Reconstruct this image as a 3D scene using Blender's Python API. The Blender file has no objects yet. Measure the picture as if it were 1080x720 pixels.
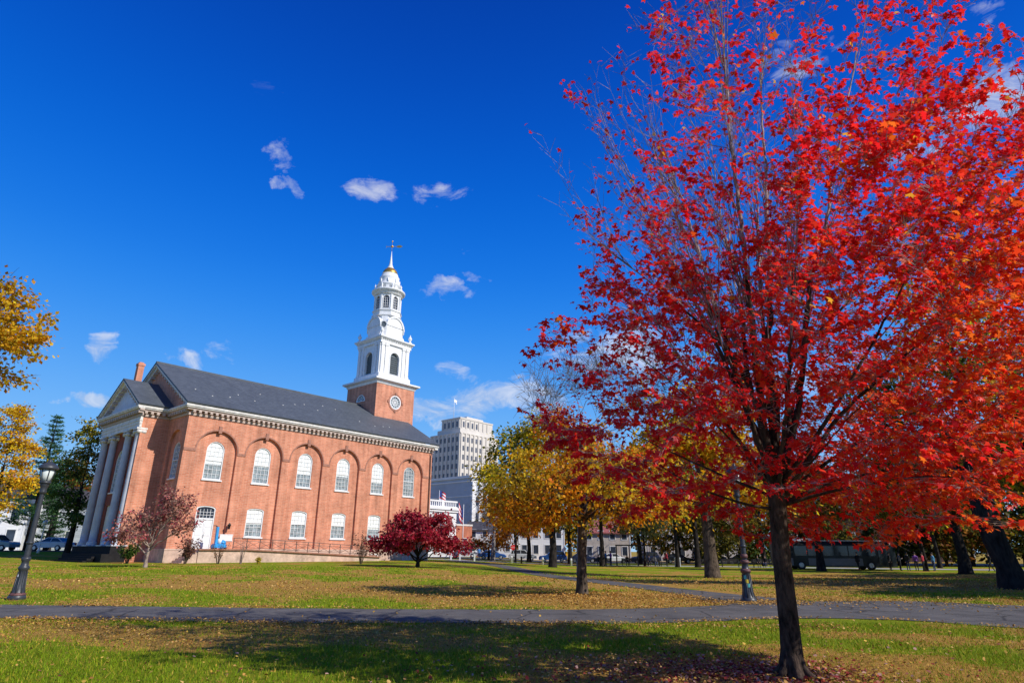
import bpy, bmesh, math, random
import numpy as np
from mathutils import Vector, Matrix
from mathutils.geometry import delaunay_2d_cdt
R = math.radians
rnd = random.Random(7)
nrng = np.random.default_rng(11)
scene = bpy.context.scene
col = scene.collection

# ------------------------------------------------------------------ helpers
def S(a, b, x):
    t = min(max((x - a) / (b - a), 0.0), 1.0)
    return t * t * (3 - 2 * t)

def gz(X, Y):
    return S(26, 55, Y) * (0.35 - 0.7 * S(-14, 12, X)) + 0.85 * S(60, 72, Y) * (1 - S(-50, -38, X))

def tag(o, label=None, cat=None, group=None, kind=None):
    if label: o['label'] = label
    if cat: o['category'] = cat
    if group: o['group'] = group
    if kind: o['kind'] = kind
    return o

def empty(name, loc=(0, 0, 0), rz=0.0):
    o = bpy.data.objects.new(name, None)
    o.empty_display_size = 0.3
    o.location = loc
    o.rotation_euler = (0, 0, rz)
    col.objects.link(o)
    return o

def thing(name, label, cat, loc=(0, 0, 0), rz=0.0, group=None):
    return tag(empty(name, loc, rz), label, cat, group)

def copy_tree(o, parent=None):
    c = o.copy()
    col.objects.link(c)
    c.parent = parent
    for ch in list(o.children):
        copy_tree(ch, c)
    return c

class MB:
    """collects boxes, tubes, lathes ... and links them as ONE mesh object"""
    def __init__(self):
        self.v = []; self.f = []; self.m = []; self.s = []
    def add(self, verts, faces, mat=0, smooth=False):
        b = len(self.v)
        self.v += [tuple(p) for p in verts]
        for f in faces:
            self.f.append(tuple(i + b for i in f)); self.m.append(mat); self.s.append(smooth)
        return self
    def box(self, x0, x1, y0, y1, z0, z1, mat=0, M=None):
        vs = [Vector((x, y, z)) for z in (z0, z1) for y in (y0, y1) for x in (x0, x1)]
        if M is not None: vs = [M @ p for p in vs]
        return self.add(vs, [(0, 2, 3, 1), (4, 5, 7, 6), (0, 1, 5, 4), (2, 6, 7, 3), (0, 4, 6, 2), (1, 3, 7, 5)], mat)
    def bar(self, a, b, w, h=None, mat=0, upv=(0, 0, 1)):
        a = Vector(a); b = Vector(b); d = (b - a)
        L = d.length; d.normalize()
        u = Vector(upv)
        if abs(u.dot(d)) > .95: u = Vector((1, 0, 0))
        s = d.cross(u).normalized(); u = s.cross(d)
        h = h or w
        vs = []
        for p in (a, b):
            for (i, j) in ((-1, -1), (1, -1), (1, 1), (-1, 1)):
                vs.append(p + s * (i * w / 2) + u * (j * h / 2))
        return self.add(vs, [(3, 2, 1, 0), (4, 5, 6, 7), (0, 1, 5, 4), (1, 2, 6, 5), (2, 3, 7, 6), (3, 0, 4, 7)], mat)
    def tube(self, pts, rad, n=8, mat=0, cap=True, smooth=True, wob=0.0):
        pts = [Vector(p) for p in pts]
        k = len(pts); vs = []; fs = []
        u = None
        for i, p in enumerate(pts):
            t = (pts[min(i + 1, k - 1)] - pts[max(i - 1, 0)])
            if t.length < 1e-6: t = Vector((0, 0, 1))
            t.normalize()
            if u is None:
                u = t.orthogonal().normalized()
            else:
                u = (u - t * u.dot(t))
                u = u.normalized() if u.length > 1e-4 else t.orthogonal().normalized()
            w = t.cross(u)
            r = rad[i] if hasattr(rad, '__len__') else rad
            for j in range(n):
                a = 2 * math.pi * j / n
                rr = r * (1 + wob * (rnd.random() - .5)) if wob else r
                vs.append(p + (u * math.cos(a) + w * math.sin(a)) * rr)
        for i in range(k - 1):
            for j in range(n):
                a = i * n + j; b = i * n + (j + 1) % n
                fs.append((a, b, b + n, a + n))
        if cap:
            fs.append(tuple(range(n - 1, -1, -1)))
            fs.append(tuple((k - 1) * n + j for j in range(n)))
        return self.add(vs, fs, mat, smooth)
    def lathe(self, prof, n=16, c=(0, 0, 0), mat=0, smooth=True, square=False, rot=0.0):
        vs = []; fs = []
        k = len(prof)
        if square: n = 4; rot = math.pi / 4; smooth = False
        for (r, z) in prof:
            if square: r *= math.sqrt(2)
            for j in range(n):
                a = rot + 2 * math.pi * j / n
                vs.append((c[0] + r * math.cos(a), c[1] + r * math.sin(a), c[2] + z))
        for i in range(k - 1):
            for j in range(n):
                a = i * n + j; b = i * n + (j + 1) % n
                fs.append((a, b, b + n, a + n))
        fs.append(tuple(range(n - 1, -1, -1)))
        fs.append(tuple((k - 1) * n + j for j in range(n)))
        return self.add(vs, fs, mat, smooth)
    def panel(self, outer, holes, fn, mat=0, cuts=()):
        """flat sheet with openings: outer / holes are 2D loops, fn maps (u,v) to 3D"""
        vs = []; es = []
        for loop in [outer] + list(holes):
            b = len(vs)
            vs += [Vector(p) for p in loop]
            es += [(b + i, b + (i + 1) % len(loop)) for i in range(len(loop))]
        ov, oe, of, *_ = delaunay_2d_cdt(vs, es, [], 0, 1e-6)
        fs = []
        for f in of:
            c = sum((ov[i] for i in f), Vector((0, 0))) / len(f)
            if inside(c, outer) and not any(inside(c, h) for h in holes):
                fs.append(tuple(f))
        return self.add([fn(p[0], p[1]) for p in ov], fs, mat)
    def skirt(self, loop, fn0, fn1, mat=0, closed=True):
        n = len(loop)
        vs = [fn0(*p) for p in loop] + [fn1(*p) for p in loop]
        fs = [(i, (i + 1) % n, n + (i + 1) % n, n + i) for i in range(n if closed else n - 1)]
        return self.add(vs, fs, mat)
    def ring(self, lo, li, fo, fd, mat=0):
        """frame between two loops of equal length; fo front mapping, fd back mapping"""
        n = len(lo)
        vs = [fo(*p) for p in lo] + [fo(*p) for p in li]
        fs = [(i, (i + 1) % n, n + (i + 1) % n, n + i) for i in range(n)]
        self.add(vs, fs, mat)
        self.skirt(li, fo, fd, mat); self.skirt(lo, fo, fd, mat)
        return self
    def build(self, name, mats, parent=None, loc=None, autosmooth=None):
        me = bpy.data.meshes.new(name)
        me.from_pydata(self.v, [], self.f)
        if not isinstance(mats, (list, tuple)): mats = [mats]
        for m in mats: me.materials.append(m)
        me.polygons.foreach_set('material_index', self.m)
        me.polygons.foreach_set('use_smooth', self.s)
        me.update()
        o = bpy.data.objects.new(name, me)
        col.objects.link(o)
        if parent is not None: o.parent = parent
        if loc is not None: o.location = loc
        return o

def inside(p, loop):
    x, y = p[0], p[1]; c = False; n = len(loop)
    for i in range(n):
        x1, y1 = loop[i]; x2, y2 = loop[(i + 1) % n]
        if (y1 > y) != (y2 > y) and x < (x2 - x1) * (y - y1) / (y2 - y1) + x1: c = not c
    return c

def arch(cx, hw, zb, zt, kind='arch', n=12):
    """loop of an opening: round arch, segmental arch or oblong"""
    if kind == 'arch': rise = hw
    elif kind == 'segment': rise = hw * .28
    else: rise = 0
    pts = [(cx - hw, zb), (cx + hw, zb)]
    zs = zt - rise
    for i in range(n + 1):
        a = math.pi * i / n
        pts.append((cx + hw * math.cos(a), zs + rise * math.sin(a) if rise else zs))
    if not rise: pts = [(cx - hw, zb), (cx + hw, zb), (cx + hw, zt), (cx - hw, zt)]
    return pts

def circle(cx, cz, r, n=24):
    return [(cx + r * math.cos(2 * math.pi * i / n), cz + r * math.sin(2 * math.pi * i / n)) for i in range(n)]

# ------------------------------------------------------------------ materials
def nodes(name):
    m = bpy.data.materials.new(name)
    m.use_nodes = True
    nt = m.node_tree
    return m, nt, nt.nodes, nt.links, nt.nodes['Principled BSDF']

def mat(name, c, rough=.6, var=.25, scale=3.0, bump=0.0, bscale=40.0, metal=0.0, spec=.4, detail=6, c2=None, stretch=None):
    """procedural paint / stone / metal: colour broken up by two noises, optional bump"""
    m, nt, N, Lk, P = nodes(name)
    P.inputs['Roughness'].default_value = rough
    P.inputs['Metallic'].default_value = metal
    P.inputs['Specular IOR Level'].default_value = spec
    tc = N.new('ShaderNodeTexCoord')
    src = tc.outputs['Object']
    if stretch:
        mp = N.new('ShaderNodeMapping'); mp.inputs['Scale'].default_value = stretch
        Lk.new(src, mp.inputs['Vector']); src = mp.outputs[0]
    n1 = N.new('ShaderNodeTexNoise'); n1.inputs['Scale'].default_value = scale; n1.inputs['Detail'].default_value = detail
    n1.inputs['Roughness'].default_value = .65
    Lk.new(src, n1.inputs['Vector'])
    rp = N.new('ShaderNodeValToRGB')
    lo = [max(0, x * (1 - var)) for x in c]; hi = list(c2) if c2 else [min(1, x * (1 + var)) for x in c]
    rp.color_ramp.elements[0].position = .32; rp.color_ramp.elements[0].color = (*lo, 1)
    rp.color_ramp.elements[1].position = .68; rp.color_ramp.elements[1].color = (*hi, 1)
    Lk.new(n1.outputs['Fac'], rp.inputs[0]); Lk.new(rp.outputs[0], P.inputs['Base Color'])
    if bump:
        n2 = N.new('ShaderNodeTexNoise'); n2.inputs['Scale'].default_value = bscale; n2.inputs['Detail'].default_value = 5
        Lk.new(src, n2.inputs['Vector'])
        b = N.new('ShaderNodeBump'); b.inputs['Strength'].default_value = bump; b.inputs['Distance'].default_value = .05
        Lk.new(n2.outputs['Fac'], b.inputs['Height']); Lk.new(b.outputs[0], P.inputs['Normal'])
    return m

def brick_mat(name, c1, c2, mortar, axis='x', bw=.45, bh=.15):
    m, nt, N, Lk, P = nodes(name)
    P.inputs['Roughness'].default_value = .85; P.inputs['Specular IOR Level'].default_value = .15
    tc = N.new('ShaderNodeTexCoord')
    sx = N.new('ShaderNodeSeparateXYZ'); Lk.new(tc.outputs['Object'], sx.inputs[0])
    ad = N.new('ShaderNodeMath'); ad.operation = 'ADD'
    Lk.new(sx.outputs[0], ad.inputs[0])
    if axis == 'x': Lk.new(sx.outputs[1], ad.inputs[1])
    else: ad.inputs[1].default_value = 0.0; P.inputs['Roughness'].default_value = .6; P.inputs['Specular IOR Level'].default_value = .35
    cb = N.new('ShaderNodeCombineXYZ'); Lk.new(ad.outputs[0], cb.inputs[0]); Lk.new(sx.outputs[2], cb.inputs[1])
    bt = N.new('ShaderNodeTexBrick')
    bt.inputs['Scale'].default_value = 1.0
    bt.inputs['Brick Width'].default_value = bw; bt.inputs['Row Height'].default_value = bh
    bt.inputs['Mortar Size'].default_value = .012; bt.inputs['Bias'].default_value = -.1
    bt.inputs['Color1'].default_value = (*c1, 1); bt.inputs['Color2'].default_value = (*c2, 1); bt.inputs['Mortar'].default_value = (*mortar, 1)
    Lk.new(cb.outputs[0], bt.inputs['Vector'])
    # weathering: large stains and vertical streaks
    n1 = N.new('ShaderNodeTexNoise'); n1.inputs['Scale'].default_value = .5; n1.inputs['Detail'].default_value = 8; n1.inputs['Roughness'].default_value = .7
    Lk.new(tc.outputs['Object'], n1.inputs['Vector'])
    mp = N.new('ShaderNodeMapping'); mp.inputs['Scale'].default_value = (2.2, 2.2, .18); Lk.new(tc.outputs['Object'], mp.inputs[0])
    n2 = N.new('ShaderNodeTexNoise'); n2.inputs['Scale'].default_value = 1.0; n2.inputs['Detail'].default_value = 5
    Lk.new(mp.outputs[0], n2.inputs['Vector'])
    mu = N.new('ShaderNodeMath'); mu.operation = 'ADD'; Lk.new(n1.outputs['Fac'], mu.inputs[0]); Lk.new(n2.outputs['Fac'], mu.inputs[1])
    mr = N.new('ShaderNodeMapRange'); mr.inputs[1].default_value = .72 if axis == 'x' else .5; mr.inputs[2].default_value = 1.28 if axis == 'x' else 1.5; mr.inputs[3].default_value = .66; mr.inputs[4].default_value = 1.22
    Lk.new(mu.outputs[0], mr.inputs[0])
    mx = N.new('ShaderNodeVectorMath'); mx.operation = 'SCALE'
    Lk.new(bt.outputs['Color'], mx.inputs[0]); Lk.new(mr.outputs[0], mx.inputs['Scale'])
    mp3 = N.new('ShaderNodeMapping'); mp3.inputs['Scale'].default_value = (1.1, 1.1, .45); mp3.inputs['Location'].default_value = (3.1, 1.7, .4); Lk.new(tc.outputs['Object'], mp3.inputs[0])
    n3 = N.new('ShaderNodeTexNoise'); n3.inputs['Scale'].default_value = .8; n3.inputs['Detail'].default_value = 9; n3.inputs['Roughness'].default_value = .75
    Lk.new(mp3.outputs[0], n3.inputs['Vector'])
    r3 = N.new('ShaderNodeMapRange'); r3.inputs[1].default_value = .56; r3.inputs[2].default_value = .80; r3.inputs[3].default_value = 0; r3.inputs[4].default_value = .34 if axis == 'x' else .12
    Lk.new(n3.outputs['Fac'], r3.inputs[0])
    m3 = N.new('ShaderNodeMixRGB'); Lk.new(r3.outputs[0], m3.inputs[0]); Lk.new(mx.outputs[0], m3.inputs[1]); m3.inputs[2].default_value = (*[min(.7, x * 1.15 + .02) for x in mortar], 1)
    Lk.new(m3.outputs[0], P.inputs['Base Color'])
    return m

def leaf_mat(name, trans=.35, rough=.5, spec=.25):
    m, nt, N, Lk, P = nodes(name)
    at = N.new('ShaderNodeAttribute'); at.attribute_name = 'Col'
    P.inputs['Roughness'].default_value = rough; P.inputs['Specular IOR Level'].default_value = spec
    Lk.new(at.outputs['Color'], P.inputs['Base Color'])
    tr = N.new('ShaderNodeBsdfTranslucent')
    Lk.new(at.outputs['Color'], tr.inputs['Color'])
    mx = N.new('ShaderNodeMixShader'); mx.inputs[0].default_value = trans
    Lk.new(P.outputs[0], mx.inputs[1]); Lk.new(tr.outputs[0], mx.inputs[2])
    Lk.new(mx.outputs[0], N['Material Output'].inputs['Surface'])
    return m

def bark_mat(name, dark, light, sc=18.0, zs=.28):
    m, nt, N, Lk, P = nodes(name)
    P.inputs['Roughness'].default_value = .9; P.inputs['Specular IOR Level'].default_value = .15
    tc = N.new('ShaderNodeTexCoord'); mp = N.new('ShaderNodeMapping'); mp.inputs['Scale'].default_value = (1, 1, zs)
    Lk.new(tc.outputs['Object'], mp.inputs[0])
    n = N.new('ShaderNodeTexNoise'); n.inputs['Scale'].default_value = sc; n.inputs['Detail'].default_value = 7; n.inputs['Roughness'].default_value = .7
    Lk.new(mp.outputs[0], n.inputs['Vector'])
    n2 = N.new('ShaderNodeTexNoise'); n2.inputs['Scale'].default_value = 2.3; n2.inputs['Detail'].default_value = 4
    Lk.new(tc.outputs['Object'], n2.inputs['Vector'])
    ad = N.new('ShaderNodeMath'); ad.operation = 'MULTIPLY_ADD'; ad.inputs[1].default_value = .6
    Lk.new(n2.outputs['Fac'], ad.inputs[0]); Lk.new(n.outputs['Fac'], ad.inputs[2])
    rp = N.new('ShaderNodeValToRGB')
    rp.color_ramp.elements[0].position = .62; rp.color_ramp.elements[0].color = (*dark, 1)
    rp.color_ramp.elements[1].position = 1.0; rp.color_ramp.elements[1].color = (*light, 1)
    Lk.new(ad.outputs[0], rp.inputs[0]); Lk.new(rp.outputs[0], P.inputs['Base Color'])
    b = N.new('ShaderNodeBump'); b.inputs['Strength'].default_value = .9; b.inputs['Distance'].default_value = .03
    Lk.new(n.outputs['Fac'], b.inputs['Height']); Lk.new(b.outputs[0], P.inputs['Normal'])
    return m

M = {}
M['brick'] = brick_mat('red brick', (.64, .258, .150), (.53, .19, .106), (.57, .36, .27))
M['slate'] = brick_mat('slate roof courses', (.098, .112, .128), (.078, .090, .104), (.050, .058, .066), 'roof', .5, .16)
M['brick_dark'] = brick_mat('dark red brick', (.22, .05, .04), (.17, .035, .03), (.2, .08, .06))
M['brick_shade'] = brick_mat('weathered shade-dark brick', (.10, .06, .05), (.08, .045, .04), (.12, .09, .08))  # row-house brick darkened, the tree belt's shade put into its colour
M['brick_front'] = brick_mat('shade-dark portico brick', (.30, .085, .06), (.25, .065, .045), (.28, .12, .09))  # shade of the portico front put into the brick colour
M['trim_brick'] = mat('brownstone trim', (.34, .16, .11), .85, .25, 4)
M['dentil'] = mat('stone dentil course', (.47, .37, .31), .8, .15, 3)
M['stone'] = mat('foundation brownstone', (.54, .38, .29), .85, .3, 1.6, .3, 20)
M['white'] = mat('white painted wood', (.74, .735, .715), .55, .12, 1.6, c2=(.82, .82, .81), stretch=(1.6, 1.6, .35))
M['white_weather'] = mat('weathered white trim', (.66, .63, .58), .65, .2, 1.5, stretch=(1.5, 1.5, .5))
M['shade_white'] = mat('shade-greyed column white', (.53, .54, .58), .6, .14, 1.2)  # white paint greyed to carry the shade on columns and tympanum
M['slate_plain'] = mat('slate roof', (.098, .112, .126), .55, .3, 2.5, .4, 25, spec=.35, stretch=(1, 1, 3))
M['glass'] = mat('old window glass', (.25, .29, .30), .12, .45, 3.2, spec=.6, detail=3)
M['blind'] = mat('white window blind', (.78, .80, .78), .35, .1, 2.5)
M['louvre'] = mat('dark louvre', (.10, .12, .13), .5, .3, 6)
M['gold'] = mat('gilded dome', (.70, .42, .10), .35, .2, 3, metal=.8)
M['iron'] = mat('black iron', (.012, .013, .015), .45, .3, 8)
M['rust_iron'] = mat('brown iron railing', (.14, .085, .07), .7, .3, 8)
M['plinth'] = mat('dark stone step', (.02, .019, .02), .9, .3, 3, spec=.1)
M['blue'] = mat('blue machine paint', (.03, .28, .62), .4, .2, 5)
M['asphalt'] = None
M['lamp'] = mat('charcoal lamp paint', (.038, .042, .048), .4, .3, 9, .1, 60)
M['lamp_pink'] = mat('worn pink ring paint', (.13, .055, .05), .6, .3, 12)
M['lamp_glass'] = mat('frosted lamp glass', (.62, .66, .60), .25, .12, 6)
M['sticker_y'] = mat('yellow sticker', (.75, .55, .05), .5, .15, 9)
M['sticker_g'] = mat('teal sticker', (.08, .36, .32), .5, .15, 9)
M['limestone'] = mat('pale limestone', (.60, .555, .50), .8, .1, .12, .1, 2)
M['marble'] = mat('shaded marble', (.40, .425, .47), .7, .12, .2)  # blue-grey of the shaded side put into the marble's colour
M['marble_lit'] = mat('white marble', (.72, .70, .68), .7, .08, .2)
M['office_glass'] = mat('office glass', (.10, .11, .14), .3, .5, .7, spec=.4)
M['dark_win'] = mat('dark office window', (.035, .045, .065), .2, .5, .7, spec=.5)
M['red_low'] = brick_mat('orange brick', (.48, .15, .08), (.42, .13, .07), (.45, .25, .18))
M['clap'] = mat('grey blue clapboard', (.40, .44, .50), .6, .25, 1.2, stretch=(.5, .5, 7))
M['house_white'] = mat('white clapboard', (.75, .75, .74), .6, .08, 1.2, stretch=(.5, .5, 7))
M['house_roof'] = mat('dark shingle roof', (.06, .055, .06), .8, .3, 2)
M['roof_and_pane_red'] = mat('faded red roof', (.30, .09, .08), .8, .3, 2)
M['beige'] = mat('beige stucco', (.48, .42, .36), .8, .2, 1)
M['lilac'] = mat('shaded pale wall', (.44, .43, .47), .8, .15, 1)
M['flag_red'] = mat('flag red', (.55, .03, .05), .8, .1, 4)
M['flag_white'] = mat('flag white', (.8, .78, .77), .8, .06, 4)
M['flag_blue'] = mat('flag blue', (.03, .06, .25), .8, .1, 4)
M['pole'] = mat('white pole', (.70, .70, .70), .4, .1, 2)
M['rubber'] = mat('tyre rubber', (.02, .02, .02), .8, .3, 9)
M['chrome'] = mat('alloy', (.5, .5, .52), .3, .15, 6, metal=.6)
M['carglass'] = mat('car glass', (.03, .035, .04), .08, .4, 2, spec=.6)
M['head'] = mat('headlamp glass', (.75, .77, .8), .2, .1, 5)
M['tail'] = mat('tail lamp red', (.45, .02, .02), .3, .1, 5)
M['can'] = mat('galvanised bin', (.55, .58, .62), .4, .15, 5)
M['benchwood'] = mat('dark bench slats', (.03, .025, .022), .6, .3, 6)
M['concrete'] = mat('pale concrete walk', (.36, .35, .35), .85, .18, .8)
M['street'] = mat('street asphalt', (.07, .07, .075), .85, .2, .6)
M['skin'] = mat('skin', (.45, .26, .18), .55, .1, 8)
M['sign_red'] = mat('sign red', (.75, .02, .02), .4, .06, 5)

M['leaf_maple'] = leaf_mat('maple leaf', .55, .42, .22)
M['leaf'] = leaf_mat('autumn leaf', .5, .55, .2)
M['needle'] = leaf_mat('needle', .12, .6, .15)
M['grass'] = leaf_mat('grass blade', .3, .6, .12)
M['litter'] = leaf_mat('fallen leaf', .1, .7, .12)
M['bark_maple'] = bark_mat('maple bark', (.007, .005, .004), (.10, .068, .050), 22, .3)
M['bark'] = bark_mat('brown bark', (.010, .008, .006), (.15, .108, .075), 14, .22)
M['bark_dark'] = bark_mat('dark oak bark', (.006, .005, .005), (.042, .034, .028), 9, .22)
M['bark_twig'] = bark_mat('sun-pale maple twig bark', (.07, .045, .045), (.60, .47, .44), 20, .3)  # pale bark, whitened further to carry sun on the upper stems
M['bark_pale'] = bark_mat('pale twig bark', (.16, .11, .09), (.44, .34, .28), 14, .3)
M['bark_grey'] = bark_mat('grey twig bark', (.12, .105, .105), (.32, .29, .29), 10, .3)

# ------------------------------------------------------------------ camera, sun, sky
cam = bpy.data.cameras.new('camera')
cam.sensor_width = 36.0
cam.lens = 36.0 * 641.2 / 1080.0
cam.clip_end = 3000
co = bpy.data.objects.new('camera', cam)
col.objects.link(co)
co.location = (0, 0, 1.5)
co.matrix_world = Matrix.Translation((0, 0, 1.5)) @ Matrix.Rotation(R(90 + 18.939), 4, 'X') @ Matrix.Rotation(R(.262), 4, 'Z')
scene.camera = co

SUN_EL = 37.0
sx, sy = .875, -.484
sun = bpy.data.lights.new('sun', 'SUN')
sun.energy = 5.0; sun.angle = R(.5); sun.color = (1.0, .955, .88)
so = bpy.data.objects.new('sun', sun); col.objects.link(so)
sd = Vector((sx * math.cos(R(SUN_EL)), sy * math.cos(R(SUN_EL)), math.sin(R(SUN_EL)))).normalized()
so.rotation_euler = sd.to_track_quat('Z', 'Y').to_euler()
so.location = sd * 80

world = bpy.data.worlds.new('World'); scene.world = world
world.use_nodes = True
wn = world.node_tree; WN = wn.nodes; WL = wn.links
bg = WN['Background']
sky = WN.new('ShaderNodeTexSky'); sky.sky_type = 'NISHITA'; sky.sun_disc = False
sky.sun_elevation = R(SUN_EL); sky.sun_rotation = math.atan2(sx, sy)
sky.air_density = 1.0; sky.dust_density = .25; sky.ozone_density = 3.0
tcw = WN.new('ShaderNodeTexCoord')
VEC = tcw.outputs['Generated']
hs = WN.new('ShaderNodeHueSaturation'); hs.inputs['Saturation'].default_value = 1.28; hs.inputs['Value'].default_value = .95
WL.new(sky.outputs[0], hs.inputs['Color'])
gm = WN.new('ShaderNodeMixRGB'); gm.blend_type = 'MULTIPLY'; gm.inputs[0].default_value = 1.0
gm.inputs[2].default_value = (.55, .86, 1.12, 1)
WL.new(hs.outputs[0], gm.inputs[1])
# polarised deep-blue gradient by elevation, laid over the physical sky
sz = WN.new('ShaderNodeSeparateXYZ'); WL.new(VEC, sz.inputs[0])
er = WN.new('ShaderNodeValToRGB'); er.color_ramp.interpolation = 'B_SPLINE'
stops = [(0.0, (.44, .69, .95)), (.12, (.25, .56, .97)), (.27, (.05, .335, .95)), (.42, (.004, .185, .82)), (.60, (.001, .092, .60)), (.78, (.001, .042, .37)), (1.0, (.001, .022, .24))]
er.color_ramp.elements[0].position = 0; er.color_ramp.elements[0].color = (*stops[0][1], 1)
er.color_ramp.elements[1].position = 1; er.color_ramp.elements[1].color = (*stops[-1][1], 1)
for p_, c_ in stops[1:-1]:
    e_ = er.color_ramp.elements.new(p_); e_.color = (*c_, 1)
WL.new(sz.outputs[2], er.inputs[0])
es = WN.new('ShaderNodeVectorMath'); es.operation = 'SCALE'; WL.new(er.outputs[0], es.inputs[0]); es.inputs['Scale'].default_value = 10.0
sm = WN.new('ShaderNodeMixRGB'); sm.inputs[0].default_value = .94; WL.new(gm.outputs[0], sm.inputs[1]); WL.new(es.outputs[0], sm.inputs[2])
def wmath(op, a, b=None, c=None):
    n = WN.new('ShaderNodeMath'); n.operation = op
    for i, x in enumerate((a, b, c)):
        if x is None: continue
        if isinstance(x, (int, float)): n.inputs[i].default_value = x
        else: WL.new(x, n.inputs[i])
    return n.outputs[0]
wpn = WN.new('ShaderNodeTexNoise'); wpn.inputs['Scale'].default_value = 16.0; wpn.inputs['Detail'].default_value = 7; wpn.inputs['Roughness'].default_value = .62; WL.new(VEC, wpn.inputs['Vector'])
wps = WN.new('ShaderNodeVectorMath'); wps.operation = 'SUBTRACT'; WL.new(wpn.outputs['Color'], wps.inputs[0]); wps.inputs[1].default_value = (.5, .5, .5)
wpm = WN.new('ShaderNodeVectorMath'); wpm.operation = 'MULTIPLY_ADD'; WL.new(wps.outputs[0], wpm.inputs[0]); wpm.inputs[1].default_value = (.11, .11, .07); WL.new(VEC, wpm.inputs[2])
VECW = wpm.outputs[0]
def wdot(v):
    n = WN.new('ShaderNodeVectorMath'); n.operation = 'DOT_PRODUCT'
    WL.new(VECW, n.inputs[0]); n.inputs[1].default_value = v
    return n.outputs['Value']
# wisps of cumulus, each by bearing and elevation in degrees, half-width, half-height, tilt, strength
CLOUDS = [(-23.69, 33.17, 1.84, 1.54, -16.9, 0.75),
          (-22.49, 30.83, 1.17, 0.87, -8.1, 1),
          (-15.19, 31.89, 2.67, 1.23, -2.4, 1),
          (-8.04, 31.99, 2.93, 1.25, -4.4, 0.75),
          (-6.03, 23.61, 2.66, 1.06, 2.1, 1.05),
          (-3.46, 25.11, 1.77, 0.62, 1.3, 0.6),
          (-4.6, 27.01, 0.88, 0.35, 2.1, 0.7),
          (-35.72, 15.27, 1.49, 1.18, -14.2, 1.2),
          (-28.53, 15.29, 2.01, 1.19, -3.8, 1.0),
          (-26.15, 16.03, 2.24, 1.13, 17.7, 0.55),
          (-35.23, 10.95, 2.61, 0.8, 7.7, 1.5),
          (-5.54, 15.99, 2.49, 0.8, -8.6, 0.6),
          (-7.66, 12.56, 3.69, 1.23, 6.5, 1.2),
          (-2.27, 13.75, 5.34, 1.78, 12.1, 1.4),
          (1.86, 13.59, 4.42, 1.95, -8.7, 1.25),
          (11.11, 17.34, 7.93, 3.34, -4.3, 1.05),
          (43.59, 31.8, 4.85, 2.16, -5.9, 1.15),
          (37.93, 30.93, 4.09, 2.06, -0.8, 0.95),
          (30.42, 39.9, 3.99, 2.03, -2.1, 0.7),
          (45.45, 37.99, 1.57, 0.59, -17.4, 0.6),
          (-25.75, 38.36, 2.0, .9, -4.0, 0.12),
          (25.12, 14.08, 4.97, 2.44, -6.8, 0.8),
          (-25.46, 27.97, 0.75, 0.48, 12.7, 0.35),
          (37.95, 16.03, 4.38, 2.88, -2.5, 0.7)]
cn = WN.new('ShaderNodeTexNoise'); cn.inputs['Scale'].default_value = 13.0; cn.inputs['Detail'].default_value = 8; cn.inputs['Roughness'].default_value = .66
cn.inputs['Distortion'].default_value = .9
cm = WN.new('ShaderNodeMapping'); cm.inputs['Scale'].default_value = (1, 1, 2.2); WL.new(VEC, cm.inputs[0]); WL.new(cm.outputs[0], cn.inputs['Vector'])
total = None
for (az, el, a, b, tilt, k) in CLOUDS:
    az, el = R(az), R(el)
    c = Vector((math.sin(az) * math.cos(el), math.cos(az) * math.cos(el), math.sin(el)))
    a *= 1.05; b *= 1.12
    e1 = Vector((math.cos(az), -math.sin(az), 0)); e2 = c.cross(e1) * -1
    if e2.z < 0: e2 = -e2
    t = R(tilt)
    f1 = (e1 * math.cos(t) + e2 * math.sin(t)) / R(a); f2 = (-e1 * math.sin(t) + e2 * math.cos(t)) / R(b)
    u = wmath('SUBTRACT', wdot(f1), float(f1.dot(c))); v = wmath('SUBTRACT', wdot(f2), float(f2.dot(c)))
    r2 = wmath('ADD', wmath('MULTIPLY', u, u), wmath('MULTIPLY', v, v))
    mk = wmath('SUBTRACT', 1.0, r2)
    mk = wmath('MULTIPLY', wmath('MAXIMUM', mk, 0.0), k)
    front = wmath('GREATER_THAN', wdot(c), 0.5)
    mk = wmath('MULTIPLY', mk, front)
    total = mk if total is None else wmath('MAXIMUM', total, mk)
fac = wmath('SUBTRACT', wmath('ADD', wmath('MULTIPLY', cn.outputs['Fac'], 3.1), wmath('MULTIPLY', total, .80)), 1.78)
fac = wmath('MULTIPLY', wmath('MAXIMUM', fac, 0.0), wmath('MINIMUM', wmath('MULTIPLY', total, 2.6), 1.0))
fac = wmath('MINIMUM', wmath('MULTIPLY', fac, .72), .60)
cx = WN.new('ShaderNodeMixRGB'); cx.blend_type = 'MIX'
WL.new(fac, cx.inputs[0]); WL.new(sm.outputs[0], cx.inputs[1]); cc = WN.new('ShaderNodeValToRGB'); cc.color_ramp.elements[0].position = .42; cc.color_ramp.elements[0].color = (.56, .64, .80, 1); cc.color_ramp.elements[1].position = .68; cc.color_ramp.elements[1].color = (.93, .93, .95, 1)
WL.new(cn.outputs['Fac'], cc.inputs[0])
cs = WN.new('ShaderNodeVectorMath'); cs.operation = 'SCALE'; cs.inputs['Scale'].default_value = 9.6; WL.new(cc.outputs[0], cs.inputs[0]); WL.new(cs.outputs[0], cx.inputs[2])
WL.new(cx.outputs[0], bg.inputs['Color'])
bg.inputs['Strength'].default_value = .10

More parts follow.
